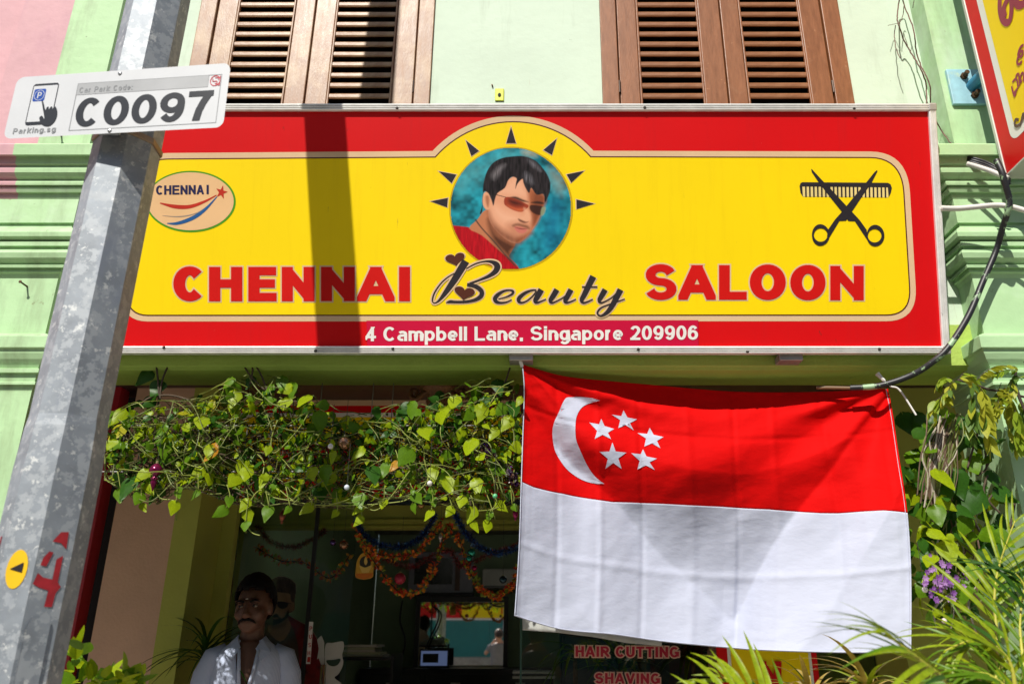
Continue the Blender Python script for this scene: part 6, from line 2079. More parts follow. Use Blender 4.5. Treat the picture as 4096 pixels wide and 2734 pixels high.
prints('flame', DP, [[ST(p) for p in cr([(1006, 400), (1022, 445), (1006, 478), (990, 445)], 4, True)]], .002, mat('plaque pale', (.75, .52, .12), .45), dy)
prints('orange_hem', DP, [[ST(p) for p in [(916, 555), (1072, 550), (1066, 588), (988, 608), (914, 590)]]], .0015, mat('plaque orange', (.62, .17, .01), .5), dy)
b = MB(); b.tube([at(1462, 2206, 4.66), at(1462, 2120, 4.66)], .001, 4); b.build('string', mat('dark thread', (.03, .03, .03)), dy)

# ------------------------------------------------------------------ inside the shop
# standing cut-out of a man in sunglasses, printed board behind the glass
ZM = lambda p: (760 + p[0] / 3.307, 2260 + p[1] / 3.307)
SPL = Plane((0, 5.15, 0), (0, -1, 0))
cut = thing('cardboard_standee', 'cardboard cut-out of a bearded man in sunglasses and red waistcoat behind the glass door', 'standee', at(1150, 2734, 5.15) - Vector((0, 0, 1.2)))
olz = cr([(1000, 240), (1060, 190), (1180, 140), (1300, 160), (1395, 230), (1405, 330), (1385, 480), (1385, 580), (1345, 620), (1310, 650), (1480, 750), (1550, 780), (1650, 900), (1710, 1100), (1715, 1700), (950, 1700), (960, 900), (1000, 500)], 3, True)
v = [SPL.pt(*ZM(p), 0) for p in olz] + [SPL.pt(*ZM(p), -.006) for p in olz]; n = len(olz)
mesh('board', v, [list(range(n)), list(range(n, 2 * n))[::-1]] + [[i, n + i, n + (i + 1) % n, (i + 1) % n] for i in range(n)], mat('cut-out cream edge', (.42, .32, .22), .6), cut)
b = MB(); bx_ = SPL.pt(*ZM((1330, 1690))); b.box(bx_.x - .12, bx_.x + .12, 5.153, 5.16, FLOOR, bx_.z + .02); b.box(bx_.x - .13, bx_.x + .13, 5.05, 5.3, FLOOR + .001, FLOOR + .02)
b.build('foot', mat('cardboard', (.3, .2, .12), .8), cut)
S3b = lambda pts: cr(pts, 3, True)
INNER = cr([(1012, 250), (1064, 200), (1180, 150), (1296, 170), (1386, 238), (1396, 330), (1376, 480), (1374, 575), (1338, 612), (1300, 655), (1476, 762), (1545, 795), (1640, 908), (1698, 1100), (1702, 1690), (962, 1690), (972, 900), (1010, 500)], 3, True)
SKN = (.55, .29, .18)
painted('printed_figure', SPL, ZM, INNER, [(None, (.13, .07, .06), 1, 1, ('cloud', .4)),
    (S3b([(1090, 740), (1290, 690), (1335, 780), (1300, 900), (1190, 1005), (1030, 860)]), (.46, .23, .14), 8, 1), (S3b([(1040, 780), (1200, 760), (1300, 700), (1250, 800), (1100, 840)]), (.18, .08, .05), 30, .8),
    (S3b([(1295, 670), (1480, 765), (1545, 800), (1640, 910), (1720, 1100), (1720, 1720), (1480, 1720), (1430, 1050), (1345, 800)]), (.27, .012, .016), 8, 1, ('cloud', .6)),
    (S3b([(1000, 340), (1130, 330), (1310, 355), (1335, 470), (1378, 490), (1368, 590), (1330, 605), (1300, 670), (1190, 755), (1090, 780), (1000, 700)]), SKN, 6, 1), (S3b([(1250, 380), (1330, 470), (1370, 560), (1290, 640), (1240, 560)]), (.34, .15, .085), 40, .7),
    (S3b([(1000, 700), (1090, 655), (1150, 636), (1195, 690), (1240, 680), (1300, 585), (1308, 665), (1205, 755), (1100, 788), (1000, 770)]), (.030, .018, .014), 12, .97, ('hair', .5)),
    (S3b([(1100, 690), (1160, 685), (1165, 705), (1110, 708)]), (.38, .16, .12), 8, .8),
    (S3b([(1000, 310), (1050, 205), (1110, 170), (1180, 145), (1290, 168), (1385, 235), (1400, 330), (1372, 485), (1335, 450), (1312, 372), (1130, 352), (1000, 350)]), (.11, .055, .04), 8, 1, ('hair', .7)),
    (S3b([(1160, 478), (1290, 490), (1284, 548), (1220, 574), (1168, 548)]), (.02, .011, .010), 5, .97), (S3b([(1020, 475), (1138, 478), (1132, 532), (1080, 552), (1020, 525)]), (.02, .011, .010), 5, .97),
    ([(1285, 492), (1345, 500), (1345, 508), (1285, 504)], (.03, .02, .02), 4, .9), (S3b([(1118, 560), (1160, 600), (1150, 630), (1105, 628)]), (.64, .36, .24), 14, .7)], .0012, cut, res=110)

YR = 9.45
# lit tube lamps under the shop ceiling
M_TUBE = emit_mat('lit tube', (1.0, .97, .90), 4.5)
for (x, y, L_, lb) in ((-.9, 6.3, 1.2, 'lit white tube lamp under the shop ceiling just inside the door'), (.5, 7.6, 1.2, 'lit white tube lamp deeper under the shop ceiling')):
    t = thing('tube_lamp', lb, 'lamp', (x, y, 2.66))
    b = MB(); b.tube([(x - L_ / 2, y, 2.63), (x + L_ / 2, y, 2.63)], .014, 12); b.build('tube', M_TUBE, t, True)
    b = MB(); b.box(x - L_ / 2 - .03, x + L_ / 2 + .03, y - .03, y + .03, 2.655, 2.699); b.build('batten', mat('white batten', (.6, .6, .58), .5), t)
def wallbox(name, parent, px0, py0, px1, py1, Y, d, mt, bv=0):
    p0, p1 = at(px0, py1, Y), at(px1, py0, Y)
    b = MB(); b.box(p0.x, p1.x, Y, Y + d, p0.z, p1.z)
    o = b.build(name, mt, parent)
    return bevel(o, bv) if bv else o
# framed screen high on the back wall
c = at(1765, 2290, YR)
tv = thing('framed_screen', 'wide framed screen with a dark picture high on the back wall', 'screen', c)
wallbox('bezel', tv, 1630, 2205, 1895, 2370, YR - .06, .05, mat('pale grey frame', (.30, .30, .36), .4), .01)
wallbox('picture', tv, 1655, 2230, 1812, 2335, YR - .066, .005, mat('dark picture', (.02, .024, .02), .25, var=.6, vscale=6))
wallbox('side_list', tv, 1818, 2240, 1842, 2360, YR - .066, .005, mat('brown strip', (.12, .05, .03), .4))
wallbox('stand_bar', tv, 1630, 2371, 1895, 2382, YR - .06, .05, M_BLKF)
ac = thing('air_conditioner', 'white split air conditioner on the back wall right of the screen', 'air conditioner', at(2000, 2320, YR))
wallbox('body', ac, 1928, 2272, 2085, 2352, YR - .20, .19, mat('air conditioner white', (.55, .55, .50), .4), .02)
wallbox('louvre', ac, 1935, 2340, 2080, 2350, YR - .206, .01, mat('air conditioner grey', (.15, .15, .14), .4))
# tall mirror in a black frame, turned slightly towards the door
mp_ = at(1846, 2536, 9.2)
MYAW = R(2.55)
Mm = Matrix.Translation(mp_) @ Matrix.Rotation(MYAW, 4, 'Z')
w0 = (at(2014, 2536, 9.2).x - at(1678, 2536, 9.2).x) / 2; z0_, z1_ = ZY(2667, 9.2) - mp_.z, ZY(2406, 9.2) - mp_.z
mir = thing('wall_mirror', 'large black framed mirror on the back wall reflecting the street', 'mirror', mp_)
b = MB(); b.box(-w0, w0, -.004, .0, z0_, z1_, M=Mm); mg = mat('mirror silver', (.86, .88, .87), .02, 1.0, var=0); b.build('mirror_glass', mg, mir)
b = MB()
for q in ((-w0 - .05, -w0, z0_ - .3, z1_ + .06), (w0, w0 + .05, z0_ - .3, z1_ + .06), (-w0, w0, z1_, z1_ + .06), (-w0, w0, z0_ - .06, z0_)):
    b.box(q[0], q[1], -.03, .01, q[2], q[3], M=Mm)
b.build('mirror_frame', M_BLKF, mir)
b = MB(); b.box(-w0 - .05, w0 + .05, .01, .10, z0_ - .3, z1_ + .06, M=Mm); b.build('backing_board', M_BLKF, mir)
# counter, monitor, chairs
ct = thing('salon_counter', 'dark salon counter with drawers below the mirror', 'counter', (mp_.x, 8.9, FLOOR))
pz = ZY(2672, 8.7)
b = MB(); b.box(mp_.x - 1.0, mp_.x + 1.0, 8.72, 9.1, FLOOR, pz); bevel(b.build('cabinet', mat('counter black', (.015, .015, .016), .35), ct), .01)
for i, dx in enumerate((-.66, 0, .66)):
    b = MB(); b.box(mp_.x + dx - .30, mp_.x + dx + .30, 8.70, 8.722, pz - .26, pz - .05); bevel(b.build('drawer', mat('counter black', (.015, .015, .016)), ct), .005)
    b = MB(); b.box(mp_.x + dx - .05, mp_.x + dx + .05, 8.69, 8.702, pz - .17, pz - .13); bevel(b.build('drawer_pull', mat('pale pull', (.3, .28, .25), .4), ct), .004)
mo = thing('monitor', 'small lit blue screen standing on the counter before the mirror', 'monitor', at(1738, 2668, 8.75))
wallbox('casing', mo, 1676, 2594, 1798, 2670, 8.76, .03, M_BLKF, .008)
wallbox('display', mo, 1682, 2601, 1790, 2660, 8.757, .004, emit_mat('lit display', (.16, .22, .42), .30))
wallbox('display_window', mo, 1690, 2612, 1754, 2648, 8.754, .002, M_BLKF)
wallbox('foot', mo, 1715, 2670, 1760, 2674, 8.70, .12, M_BLKF)


def salon_chair(label, px, Y, rz):
    p = at(px, 2700, Y); p.z = FLOOR
    t = thing('salon_chair', label, 'chair', p, 'salon chairs before the mirror')
    M = Matrix.Translation(p) @ Matrix.Rotation(rz, 4, 'Z')
    lth = mat('black leatherette', (.016, .016, .018), .3, var=.2)
    def part(nm, boxes, mt, bv=.03):
        b = MB()
        for q in boxes:
            b.box(*q, M=M)
        return bevel(b.build(nm, mt, t), bv, 3)
    part('seat', [(-.27, .27, -.26, .26, .45, .57)], lth)
    part('backrest', [(-.25, .25, -.34, -.24, .60, 1.12)], lth, .045)
    for sx in (-1, 1):
        part('armrest', [(min(sx * .26, sx * .33), max(sx * .26, sx * .33), -.25, .2, .66, .73)], lth, .02)
    b = MB(); b.lathe(p, [(.30, 0), (.30, .02), (.05, .05), (.04, .45)], 20); b.build('pedestal', M_CHR, t, True)


salon_chair('black salon chair with its back to the street left of the mirror centre', 1760, 7.5, 0.25)
salon_chair('black salon chair nearer the right side of the mirror', 1930, 7.7, -.2)
# loose cables down the back wall
for k, (st, lb) in enumerate((([(1720, 2382), (1730, 2420), (1755, 2450), (1745, 2500), (1715, 2560), (1700, 2600)], 'black cable looping in front of the mirror to the lit screen'), ([(1610, 2400), (1600, 2480), (1620, 2560), (1600, 2650), (1575, 2660)], 'black cable hanging left of the mirror frame'))):
    o = MB().tube([Vector(q) for q in cr([at(x, y, 9.0) for x, y in st], 8)], .009, 6).build('hanging_cable', M_BLK2, smooth=True); tag(o, lb, 'cable')
# shelf with papers and towels
sh_ = thing('side_shelf', 'dark side shelf holding papers just inside the doorway', 'shelf', at(1450, 2734, 6.0) - Vector((0, 0, 1)))
b = MB(); p = at(1450, 2625, 6.0)
for z in (p.z, p.z - .3, p.z - .6):
    b.box(p.x - .22, p.x + .22, 5.9, 6.3, z - .02, z)
b.box(p.x - .24, p.x - .22, 5.9, 6.3, FLOOR, p.z + .02); b.box(p.x + .22, p.x + .24, 5.9, 6.3, FLOOR, p.z + .02)
b.build('rack', M_BLKF, sh_)
rr = random.Random(8)
for i in range(5):
    b = MB(); b.box(p.x - .15 + rr.uniform(-.04, .04), p.x + .12 + rr.uniform(-.04, .04), 5.93, 6.2, p.z + .001 + i * .016, p.z + .015 + i * .016)
    o = tag(b.build('paper_stack', mat('folded towel %d' % (i % 2), (.33, .36, .24) if i % 2 else (.4, .4, .36), .8)), ['lowest', 'second', 'third', 'fourth', 'topmost'][i] + ' folded towel of the stack on the side shelf', 'towel')
ws_ = thing('wall_shelf', 'white double wall shelf behind the window left of the painted words', 'shelf', at(2140, 2690, 6.5))
for y0, y1 in ((2684, 2692), (2702, 2712)):
    wallbox('board', ws_, 2050, y0, 2220, y1, 6.5, .25, mat('white shelf board', (.45, .46, .44), .5))
cab = thing('wall_cabinet', 'dark blue cupboard standing inside the window', 'cupboard', (at(2340, 2734, 6.8).x, 6.8, FLOOR))
wallbox('carcass', cab, 2250, 2520, 2900, 3200, 6.8, .4, mat('navy cupboard', (.01, .025, .045), .4), .01)
wallbox('door_panel', cab, 2262, 2535, 2560, 3190, 6.79, .012, mat('navy cupboard', (.01, .025, .045)), .006)
wallbox('door_panel', cab, 2572, 2535, 2890, 3190, 6.79, .012, mat('navy cupboard', (.01, .025, .045)), .006)

# board and trunk beyond the flag's lower edge
pbd = thing('price_board', 'red bordered yellow board standing behind the plants under the flag', 'sign', at(3010, 2734, 3.7) - Vector((0, 0, .8)))
wallbox('red_panel', pbd, 2920, 2560, 3260, 3300, 3.70, .02, V_RED)
wallbox('white_line', pbd, 2962, 2580, 3240, 3280, 3.698, .002, V_WHITE)
wallbox('yellow_panel', pbd, 2976, 2590, 3230, 3270, 3.695, .003, V_YEL)
PBP = Plane((0, 3.69, 0), (0, -1, 0))
letters('board_letter', PBP, [('N', 3036, 2760, 90, 118, 30)], .002, V_LRED, pbd)
tk = at(2880, 2700, 3.9)
tr = thing('palm_trunk', 'fibrous brown palm trunk standing behind the bottom of the flag', 'trunk', (tk.x, 3.9, FLOOR))
b = MB(); rr = random.Random(2)
b.lathe((tk.x, 3.9, 0), [(.045 + .006 * (i % 2) + rr.uniform(-.002, .002), FLOOR + i * .03) for i in range(int((tk.z + .25 - FLOOR) / .03))], 14)
b.build('trunk', mat('palm fibre', (.20, .13, .07), .9, var=.5, vscale=40, bump=.6, bscale=80), tr)

# violet artificial flowers beside the flag
fl = thing('violet_flowers', 'cluster of small violet flowers hanging right of the flag', 'flowers', at(3780, 2320, 2.95))
b = MB(); rr = random.Random(5)
for i in range(46):
    c = at(rr.gauss(3770, 40), rr.gauss(2320, 32), rr.uniform(2.88, 2.98)); r_ = rr.uniform(.008, .015)
    for j in range(6):
        a = j * math.pi / 3
        d = Vector((math.cos(a), -.35, math.sin(a))); e = Vector((-math.sin(a), 0, math.cos(a)))
        b.add([c, c + d * r_ * .6 + e * r_ * .3, c + d * r_, c + d * r_ * .6 - e * r_ * .3], [(0, 1, 2, 3)], i % 2)
o = b.build('blossoms', None, fl, False, [mat('violet petal', (.22, .07, .32), .6, trans=.25), mat('pale violet petal', (.42, .22, .52), .6, trans=.25)]); o['kind'] = 'stuff'
b = MB(); b.tube([at(3790, 2200, 2.95), at(3775, 2260, 2.94), at(3770, 2330, 2.94)], .002, 5); b.build('stalk', M_STEM, fl)

# poster inside the left pane and a small bracket behind the lamp post
po = thing('wall_poster', 'dim blue and red poster inside the glass left of the man', 'poster', at(918, 2240, 5.6))
wallbox('blue_half', po, 895, 2150, 945, 2290, 5.6, .004, mat('poster blue', (.02, .04, .30), .5))
wallbox('red_half', po, 940, 2170, 985, 2420, 5.605, .004, mat('poster maroon', (.20, .01, .02), .5))
br = thing('wall_bracket', 'small brown curved metal bracket on the pilaster just left of the lamp post', 'bracket', at(130, 1680, YP))
q = [(112, 1728), (118, 1690), (122, 1640), (132, 1605), (160, 1585), (190, 1580), (190, 1740), (150, 1735)]
BRP = Plane((0, YP - .03, 0), (0, -1, 0))
v = [BRP.pt(*p, 0) for p in q] + [BRP.pt(*p, -.028) for p in q]; n = len(q)
mesh('bracket_plate', v, [list(range(n)), list(range(n, 2 * n))[::-1]] + [[i, n + i, n + (i + 1) % n, (i + 1) % n] for i in range(n)], mat('brown bracket paint', (.30, .17, .13), .5, var=.2), br)
c = BRP.pt(124, 1715, .001); b = MB(); b.ball(c, (.006, .003, .006), 10, 6); b.build('screw', M_CHR, br)
# ------------------------------------------------------------------ people
def remeshed(mb, name, mt, parent, vox=.008, smooth=6):
    o = mb.build(name, mt, parent)
    m = o.modifiers.new('join', 'REMESH'); m.mode = 'VOXEL'; m.voxel_size = vox; m.use_smooth_shade = True
    s = o.modifiers.new('soften', 'SMOOTH'); s.iterations = smooth; s.factor = .5
    return o


def hand(mb, wrist, aim, palm_n, curl=.5, side=1, size=1.0):
    """palm and five bent fingers; aim = fingers' direction, palm_n = way the palm faces"""
    x = aim.normalized(); n = (palm_n - x * palm_n.dot(x)).normalized(); y = n.cross(x) * side
    L = .085 * size
    mb.loft([[wrist + x * t * L + y * (w * math.cos(a)) + n * (.014 * size * math.sin(a)) for a in [2 * math.pi * k / 10 for k in range(10)]] for t, w in ((-.15, .026 * size), (.2, .034 * size), (.6, .041 * size), (1.0, .040 * size))])
    for i, (off, ln) in enumerate(((-.030, .068), (-.010, .076), (.010, .070), (.030, .055))):
        p = wrist + x * L * .95 + y * off * size
        pts = [p]
        d = x.copy()
        for k in range(3):
            ang = curl * (.6 + .2 * k)
            d = (d * math.cos(ang) + n * math.sin(ang)).normalized()
            pts.append(pts[-1] + d * ln * size * (.42, .32, .26)[k])
        mb.tube(pts, [.0098 * size, .0092 * size, .0085 * size, .007 * size], 8)
    p = wrist + x * L * .3 - y * .030 * size
    d = (x * .65 - y * .75 + n * .25).normalized()
    mb.tube([p, p + d * .032 * size, p + (d + x * .25).normalized() * .06 * size, p + (d * .7 + x * .6).normalized() * .082 * size], [.013 * size, .012 * size, .0105 * size, .008 * size], 8)


def person(label, base, yaw, hd_yaw, hd_roll, arms, skin, skin_dark, shirt_fn, trouser_mt, hair_mt, shoe_mt, H=1.0, moustache=True, hair_len=0.0, wx=1.0):
    """base: ground point; local frame faces -y; heights in metres for a 1.70 m adult"""
    t = thing('person', label, 'person', base)
    W = Matrix.Translation(Vector(base)) @ Matrix.Rotation(yaw, 4, 'Z') @ Matrix.Scale(H, 4)
    P = lambda x, y, z: W @ Vector((x * wx, y, z))
    b = MB()
    chin = Vector((0, -.01, 1.457))
    HM = W @ Matrix.Translation(chin) @ Matrix.Rotation(hd_yaw, 4, 'Z') @ Matrix.Rotation(hd_roll, 4, 'Y')
    HP = lambda x, y, z: HM @ Vector((x, y, z))
    R3 = HM.to_3x3()
    def hb(c, r, seg=18, rings=12):
        b.ball(HP(*c), r, seg, rings, M=R3)
    hb((0, .018, .140), (.078, .100, .093)); hb((0, -.015, .085), (.070, .080, .080)); hb((0, -.045, .045), (.053, .052, .045)); hb((0, -.070, .018), (.028, .022, .020))
    for s in (-1, 1):
        hb((s * .044, -.058, .082), (.026, .026, .026)); hb((s * .080, .012, .105), (.010, .022, .032)); hb((s * .033, -.082, .140), (.032, .014, .010)); hb((s * .014, -.098, .072), (.011, .013, .010))
    b.tube([HP(0, -.088, .135), HP(0, -.104, .105), HP(0, -.116, .080), HP(0, -.100, .068)], [.010, .012, .016, .012], 10)
    hb((0, -.088, .044), (.026, .012, .006)); hb((0, -.086, .034), (.022, .012, .007))
    b.tube([HP(0, .02, .06), P(0, .015, 1.46), P(0, .03, 1.36)], [.056, .058, .070], 14)
    # trunk
    TR = ((1.42, .085, .07), (1.385, .15, .085), (1.35, .178, .095), (1.28, .185, .105), (1.15, .172, .11), (1.0, .158, .105), (.90, .165, .108), (.80, .172, .11), (.74, .15, .10))
    b.loft([[P(a * math.cos(q), .02 + d * math.sin(q), z) for q in [2 * math.pi * k / 20 for k in range(20)]] for z, a, d in TR])
    for s in (-1, 1):
        b.tube([P(s * .085, .02, .82), P(s * .09, .01, .46), P(s * .09, .03, .10)], [.082, .056, .040], 12)
        b.ball(P(s * .09, -.04, .04), (.042 * H, .11 * H, .038 * H), 12, 8)
    for s, (sh0, el, wr, aim, pn, curl) in arms.items():
        b.ball(P(*sh0), .046 * H, 14, 10)
        b.tube([P(*sh0), P(*el)], [.044, .040], 12); b.ball(P(*el), .039 * H, 12, 8); b.tube([P(*el), P(*wr)], [.039, .028], 12)
        hand(b, P(*wr), W.to_3x3() @ Vector(aim), W.to_3x3() @ Vector(pn), curl, s, H)
    body = remeshed(b, 'body', skin, t, .0065, 5)
    # eyes
    for s in (-1, 1):
        e = MB(); e.ball(HP(s * .033, -.079, .118), (.0125, .0095, .0060), 14, 10, M=R3); eo = e.build('eye', mat('eye white', (.22, .19, .16), .3), t, True)
        e = MB(); e.ball(HP(s * .033 - .0035, -.0895, .1175), (.0058, .0035, .0062), 10, 8, M=R3); e.build('iris', mat('dark iris', (.02, .012, .01), .2), eo, True)
        e = MB(); e.tube([HP(s * .014, -.0955, .136), HP(s * .036, -.0985, .143), HP(s * .058, -.083, .137)], [.0045, .0055, .003], 8); e.build('eyebrow', hair_mt, t, True)
        e = MB(); e.tube([HP(s * .019, -.090, .1275), HP(s * .034, -.0945, .1305), HP(s * .049, -.085, .1265)], [.0030, .0036, .0026], 8); e.build('eyelid', skin_dark, t, True)
    if moustache:
        e = MB()
        e.tube([HP(-.042, -.080, .040), HP(-.030, -.092, .051), HP(-.012, -.103, .058), HP(0, -.105, .056), HP(.012, -.103, .058), HP(.030, -.092, .051), HP(.042, -.080, .040)], [.003, .0062, .0072, .006, .0072, .0062, .003], 10)
        e.build('moustache', hair_mt, t, True)
        e = MB(); e.ball(HP(-.002, -.0975, .150), (.007, .002, .002), 8, 6, M=R3); e.build('forehead_mark', mat('ash mark', (.55, .5, .45), .8), t)
    # hair: a shell over the crown with a broken edge
    e = MB(); e.ball((0, 0, 0), 1, 40, 28)
    vv, keep = [], []
    for q in e.v:
        n_ = noise.noise(q * 5.0) * .05 + noise.noise(q * 14) * .03
        vv.append(HP(q.x * .086 * (1 + n_), .022 + q.y * .108 * (1 + n_), .150 + q.z * (.098 + hair_len) * (1 + n_)))
    for f_ in e.f:
        c_ = sum((e.v[i] for i in f_), Vector()) / len(f_)
        j = .10 * noise.noise(c_ * 7)
        lim = (.40 if c_.y < -.62 else (.40 - (c_.y + .62) * .8 if c_.y < 0 else max(-.80, -.10 - c_.y * 1.1))) + j
        if c_.z > lim:
            keep.append(f_)
    ho = mesh('hair', vv, keep, hair_mt, t, True)
    so2 = ho.modifiers.new('thickness', 'SOLIDIFY'); so2.thickness = .012; so2.offset = 1
    shirt_fn(t, P, W, H)
    # trousers and shoes
    b = MB()
    b.loft([[P(a * math.cos(q), .02 + d * math.sin(q), z) for q in [2 * math.pi * k / 20 for k in range(20)]] for z, a, d in ((.97, .172, .118), (.88, .180, .122), (.80, .186, .124), (.72, .178, .115))])
    for s in (-1, 1):
        b.tube([P(s * .085, .02, .80), P(s * .09, .012, .46), P(s * .09, .03, .07)], [.095, .072, .062], 14)
    remeshed(b, 'trousers', trouser_mt, t, .012, 4)
    for s in (-1, 1):
        b = MB(); b.ball(P(s * .09, -.05, .042), (.050 * H, .13 * H, .044 * H), 16, 10); b.build('shoe', shoe_mt, t, True)
    return t


def shirt_mat(name, c0, c1, freq):
    m = mat(name, c0, .8, var=.05, vscale=8, spec=.15, bump=.5, bscale=9)
    N, L = m.node_tree.nodes, m.node_tree.links
    p = N['Principled BSDF']
    old = p.inputs['Base Color'].links[0].from_socket
    tc = N.new('ShaderNodeTexCoord'); wv = N.new('ShaderNodeTexWave')
    wv.bands_direction = 'X'; wv.inputs['Scale'].default_value = freq; wv.inputs['Distortion'].default_value = .6; wv.inputs['Detail Scale'].default_value = .5
    L.new(tc.outputs['Object'], wv.inputs['Vector'])
    mx = N.new('ShaderNodeMix'); mx.data_type = 'RGBA'
    L.new(wv.outputs['Fac'], mx.inputs[0]); L.new(old, mx.inputs[6]); mx.inputs[7].default_value = (*c1, 1)
    L.new(mx.outputs[2], p.inputs['Base Color'])
    return m


def open_shirt(t, P, W, H):
    sm_ = shirt_mat('striped shirt cotton', (.56, .61, .74), (.34, .41, .58), 60)
    TR = ((1.425, .082, .078, 1.15), (1.405, .115, .090, 1.0), (1.378, .162, .104, .80), (1.35, .190, .113, .62), (1.28, .202, .126, .40), (1.20, .200, .130, .22), (1.13, .196, .132, .03), (1.0, .190, .130, .03), (.86, .196, .134, .03))
    b = MB()
    rings = []
    for i, (z, a, d, gap) in enumerate(TR):
        rg = []
        for k in range(33):
            q = -math.pi / 2 + gap / 2 + (2 * math.pi - gap) * k / 32
            wob = 1 + .012 * math.sin(q * 5 + i * 1.3) + .010 * math.sin(q * 9 - i)
            rg.append(P(a * math.cos(q) * wob, .02 + d * math.sin(q) * wob, z))
        rings.append(rg)
    b.loft([[*r_] for r_ in rings], closed=False, cap=False)
    o = b.build('shirt', sm_, t, True)
    sd = o.modifiers.new('smooth', 'SUBSURF'); sd.levels = 1; sd.render_levels = 1
    so2 = o.modifiers.new('thickness', 'SOLIDIFY'); so2.thickness = .003
    for s in (-1, 1):
        e = MB(); e.tube([P(s * .118, .02, 1.372), P(s * .178, .02, 1.345), P(s * .212, .018, 1.27), P(s * .230, .012, 1.17), P(s * .240, .0, 1.08)], [.046, .064, .066, .063, .061], 18)
        so3 = e.build('sleeve', sm_, t, True)
    # collar wings: small folded plates at the neck
    for s in (-1, 1):
        pts = [(s * .070, .045, 1.445), (s * .062, -.045, 1.43), (s * .040, -.088, 1.392), (s * .075, -.112, 1.335), (s * .118, -.080, 1.372), (s * .108, -.01, 1.405), (s * .095, .05, 1.42)]
        e = MB(); e.add([P(*q) for q in pts], [(0, 1, 5, 6), (1, 2, 4, 5), (2, 3, 4)])
        co = e.build('collar', sm_, t); so2 = co.modifiers.new('thickness', 'SOLIDIFY'); so2.thickness = .006
    # turned-back opening edges, buttons and pocket
    e = MB(); e.tube([P(-.045, -.098, 1.385), P(-.030, -.110, 1.28), P(-.008, -.116, 1.16)], [.008, .009, .008], 8); e.tube([P(.055, -.098, 1.385), P(.040, -.110, 1.28), P(.004, -.116, 1.15)], [.008, .009, .008], 8)
    e.build('placket', sm_, t, True)
    for z in (1.10, 1.0, .9):
        e = MB(); e.tube([P(-.006, -.112, z), P(-.006, -.117, z)], .0055, 10); e.build('button', mat('shirt button', (.6, .58, .55), .4), t)
    e = MB(); e.add([P(.055, -.116, 1.185), P(.145, -.098, 1.180), P(.140, -.102, 1.06), P(.100, -.114, 1.045), P(.058, -.118, 1.06)], [(0, 4, 3, 2, 1)])
    po = e.build('pocket', sm_, t); so2 = po.modifiers.new('thickness', 'SOLIDIFY'); so2.thickness = .003
    e = MB(); e.add([P(.085, -.1195, 1.150), P(.098, -.1185, 1.150), P(.094, -.119, 1.168)], [(0, 1, 2)]); e.build('pocket_mark', mat('navy mark', (.02, .05, .25), .6), t)


def tee(t, P, W, H):
    tm = mat('grey t-shirt cotton', (.16, .165, .19), .85, var=.15, vscale=9, bump=.2, bscale=15)
    b = MB()
    b.loft([[P(a * math.cos(q), .02 + d * math.sin(q), z) for q in [2 * math.pi * k / 24 for k in range(24)]] for z, a, d in ((1.415, .09, .078), (1.385, .155, .096), (1.35, .186, .106), (1.28, .194, .118), (1.15, .184, .124), (1.0, .178, .122), (.88, .186, .126))])
    for s in (-1, 1):
        b.tube([P(s * .15, .02, 1.36), P(s * .19, .0, 1.33), P(s * .225, -.05, 1.26)], [.055, .066, .064], 14)
    remeshed(b, 't_shirt', tm, t, .011, 5)


M_SK1 = mat('dark brown skin', (.12, .054, .031), .55, var=.18, vscale=22)
M_SK1d = mat('darker brown skin', (.075, .032, .02), .55)
M_SK2 = mat('light tan skin', (.50, .27, .17), .5, var=.1, vscale=22)
M_SK2d = mat('tan skin', (.36, .18, .11), .5)
M_HB = mat('black hair', (.006, .005, .005), .75, spec=.15, var=.3, vscale=60)
M_HBr = mat('brown hair', (.09, .045, .022), .55, var=.3, vscale=60)
ARM_DOWN = {s: ((s * .175, .02, 1.34), (s * .215, .01, 1.08), (s * .225, -.04, .84), (s * .05, -.12, -1), (-s, 0, 0), .28) for s in (-1, 1)}
man_base = (at(1000, 2600, 4.27).x, 4.27, FLOOR)
person('man with moustache in a pale striped shirt standing before the glass door', man_base, R(13), R(-13), R(-3), ARM_DOWN, M_SK1, M_SK1d, open_shirt, mat('dark trousers', (.03, .03, .04), .8), M_HB, mat('dark shoes', (.02, .018, .016), .4), H=1.068, hair_len=.020, wx=.86)

# the photographer, seen only in the mirror: stands right behind the viewpoint
ARM_CAM = {-1: ((-.175, .02, 1.34), (-.28, -.14, 1.20), (-.075, -.20, 1.475), (.55, -.35, .75), (.6, -.2, -.5), .75), 1: ((.175, .02, 1.34), (.26, -.16, 1.16), (.060, -.21, 1.46), (-.45, -.35, .8), (-.6, -.2, -.4), .75)}
person('man in grey t-shirt holding a camera to his face, seen in the mirror', (0.0, -.27, 0), 0, 0, 0, ARM_CAM, M_SK2, M_SK2d, tee, mat('beige trousers', (.52, .46, .36), .8, var=.1), M_HBr, mat('brown shoes', (.12, .07, .04), .5), H=1.0, moustache=False)
cm = thing('camera_body', 'black camera held up by the photographer in the mirror', 'camera', (0, -.12, 1.58))
b = MB(); b.box(-.068, .068, -.150, -.095, 1.552, 1.640); b.box(-.026, .026, -.148, -.100, 1.640, 1.668)
bevel(b.build('body', M_BLKF, cm), .008, 3)
b = MB(); b.tube([(0, -.096, 1.60), (0, -.05, 1.60)], .036, 24); b.tube([(0, -.05, 1.60), (0, -.028, 1.60)], [.038, .040], 24)
b.build('lens', M_BLKF, cm)

# ------------------------------------------------------------------ across the street: hoarding and banner (shown by the mirror)
class Board:
    """flat board facing the shop: x runs to the shop-side viewer's right (-X)"""
    def __init__(s, ox, y, z):
        s.o = Vector((ox, y, z))

    def pt(s, x, y, off=0):
        return s.o + Vector((-x, off, -y))


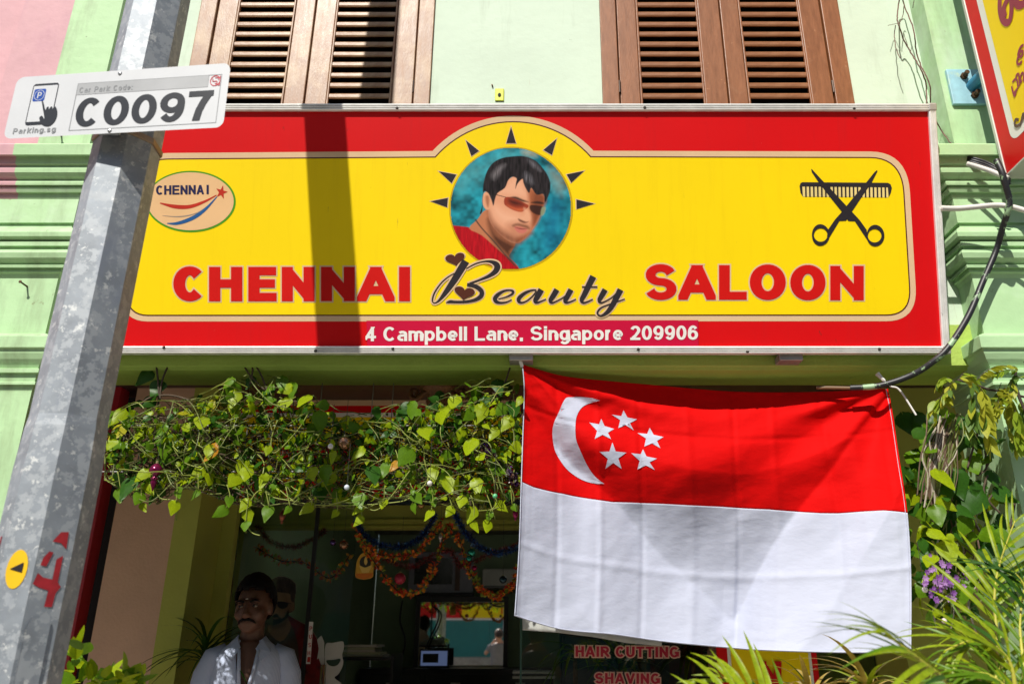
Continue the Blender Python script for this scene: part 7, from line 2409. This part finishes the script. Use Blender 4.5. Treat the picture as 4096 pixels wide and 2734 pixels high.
hz = thing('hoarding', 'teal site hoarding across the street shown in the mirror', 'hoarding', (0, -7, 0))
M_TEAL = mat('teal hoarding sheet', (.008, .20, .19), .5, var=.12, vscale=2)
for i in range(10):
    b = MB(); b.box(-10 + i * 2, -8.006 + i * 2, -7.05, -7.0, .95, 2.0); b.build('sheet', M_TEAL, hz)
for i in range(11):
    b = MB(); b.box(-10.04 + i * 2, -9.96 + i * 2, -7.1, -7.051, 0, 2.5); b.build('post', M_GALV, hz)
b = MB(); b.box(-10, 10, -6.995, -6.98, .7, .948); b.build('skirting', mat('pale skirting', (.4, .36, .3), .7, var=.3), hz)
bn = thing('banner', 'red and yellow shop banner above the teal hoarding shown in the mirror', 'banner', (0, -7, 2))
b = MB(); b.box(-2.4, 3.2, -6.99, -6.97, 2.0, 2.62); b.build('red_sheet', V_RED, bn)
b = MB(); b.box(-2.4, 3.2, -6.975, -6.955, 2.0, 2.05); b.build('white_edge', V_WHITE, bn)
b = MB(); b.box(-.85, 1.6, -6.968, -6.95, 2.06, 2.55); b.build('yellow_sheet', V_YEL, bn)
BB = Board(1.45, -6.945, 2.45)
letters('banner_letter', BB, layout('CHENNAI', 0, .28, 1.1, .22, .05, .03), .002, V_LRED, bn)

ob = thing('added_opposite_building', 'added cream shophouse row across the street, seen only in reflections', 'building', (0, -16, 0))  # row added to keep the sky's reflection out of the shop glass
M_OPP = mat('cream render', (.42, .36, .27), .8, var=.12, vscale=1)
b = MB(); b.box(-16, 16, -18, -16, 0, 8.5); b.build('wall', M_OPP, ob)
b = MB(); b.add([(-16.4, -15.4, 8.4), (16.4, -15.4, 8.4), (16.4, -18.5, 10.2), (-16.4, -18.5, 10.2)], [(0, 1, 2, 3)]); b.build('roof', mat('orange roof tiles', (.32, .10, .05), .8, var=.3, vscale=3), ob)
for i in range(10):
    for z in (1.2, 4.8):
        b = MB(); b.box(-15 + i * 3.2, -13.6 + i * 3.2, -16.02, -15.98, z, z + 2.0); b.build('window', mat('dark opposite window', (.03, .035, .04), .2), ob)
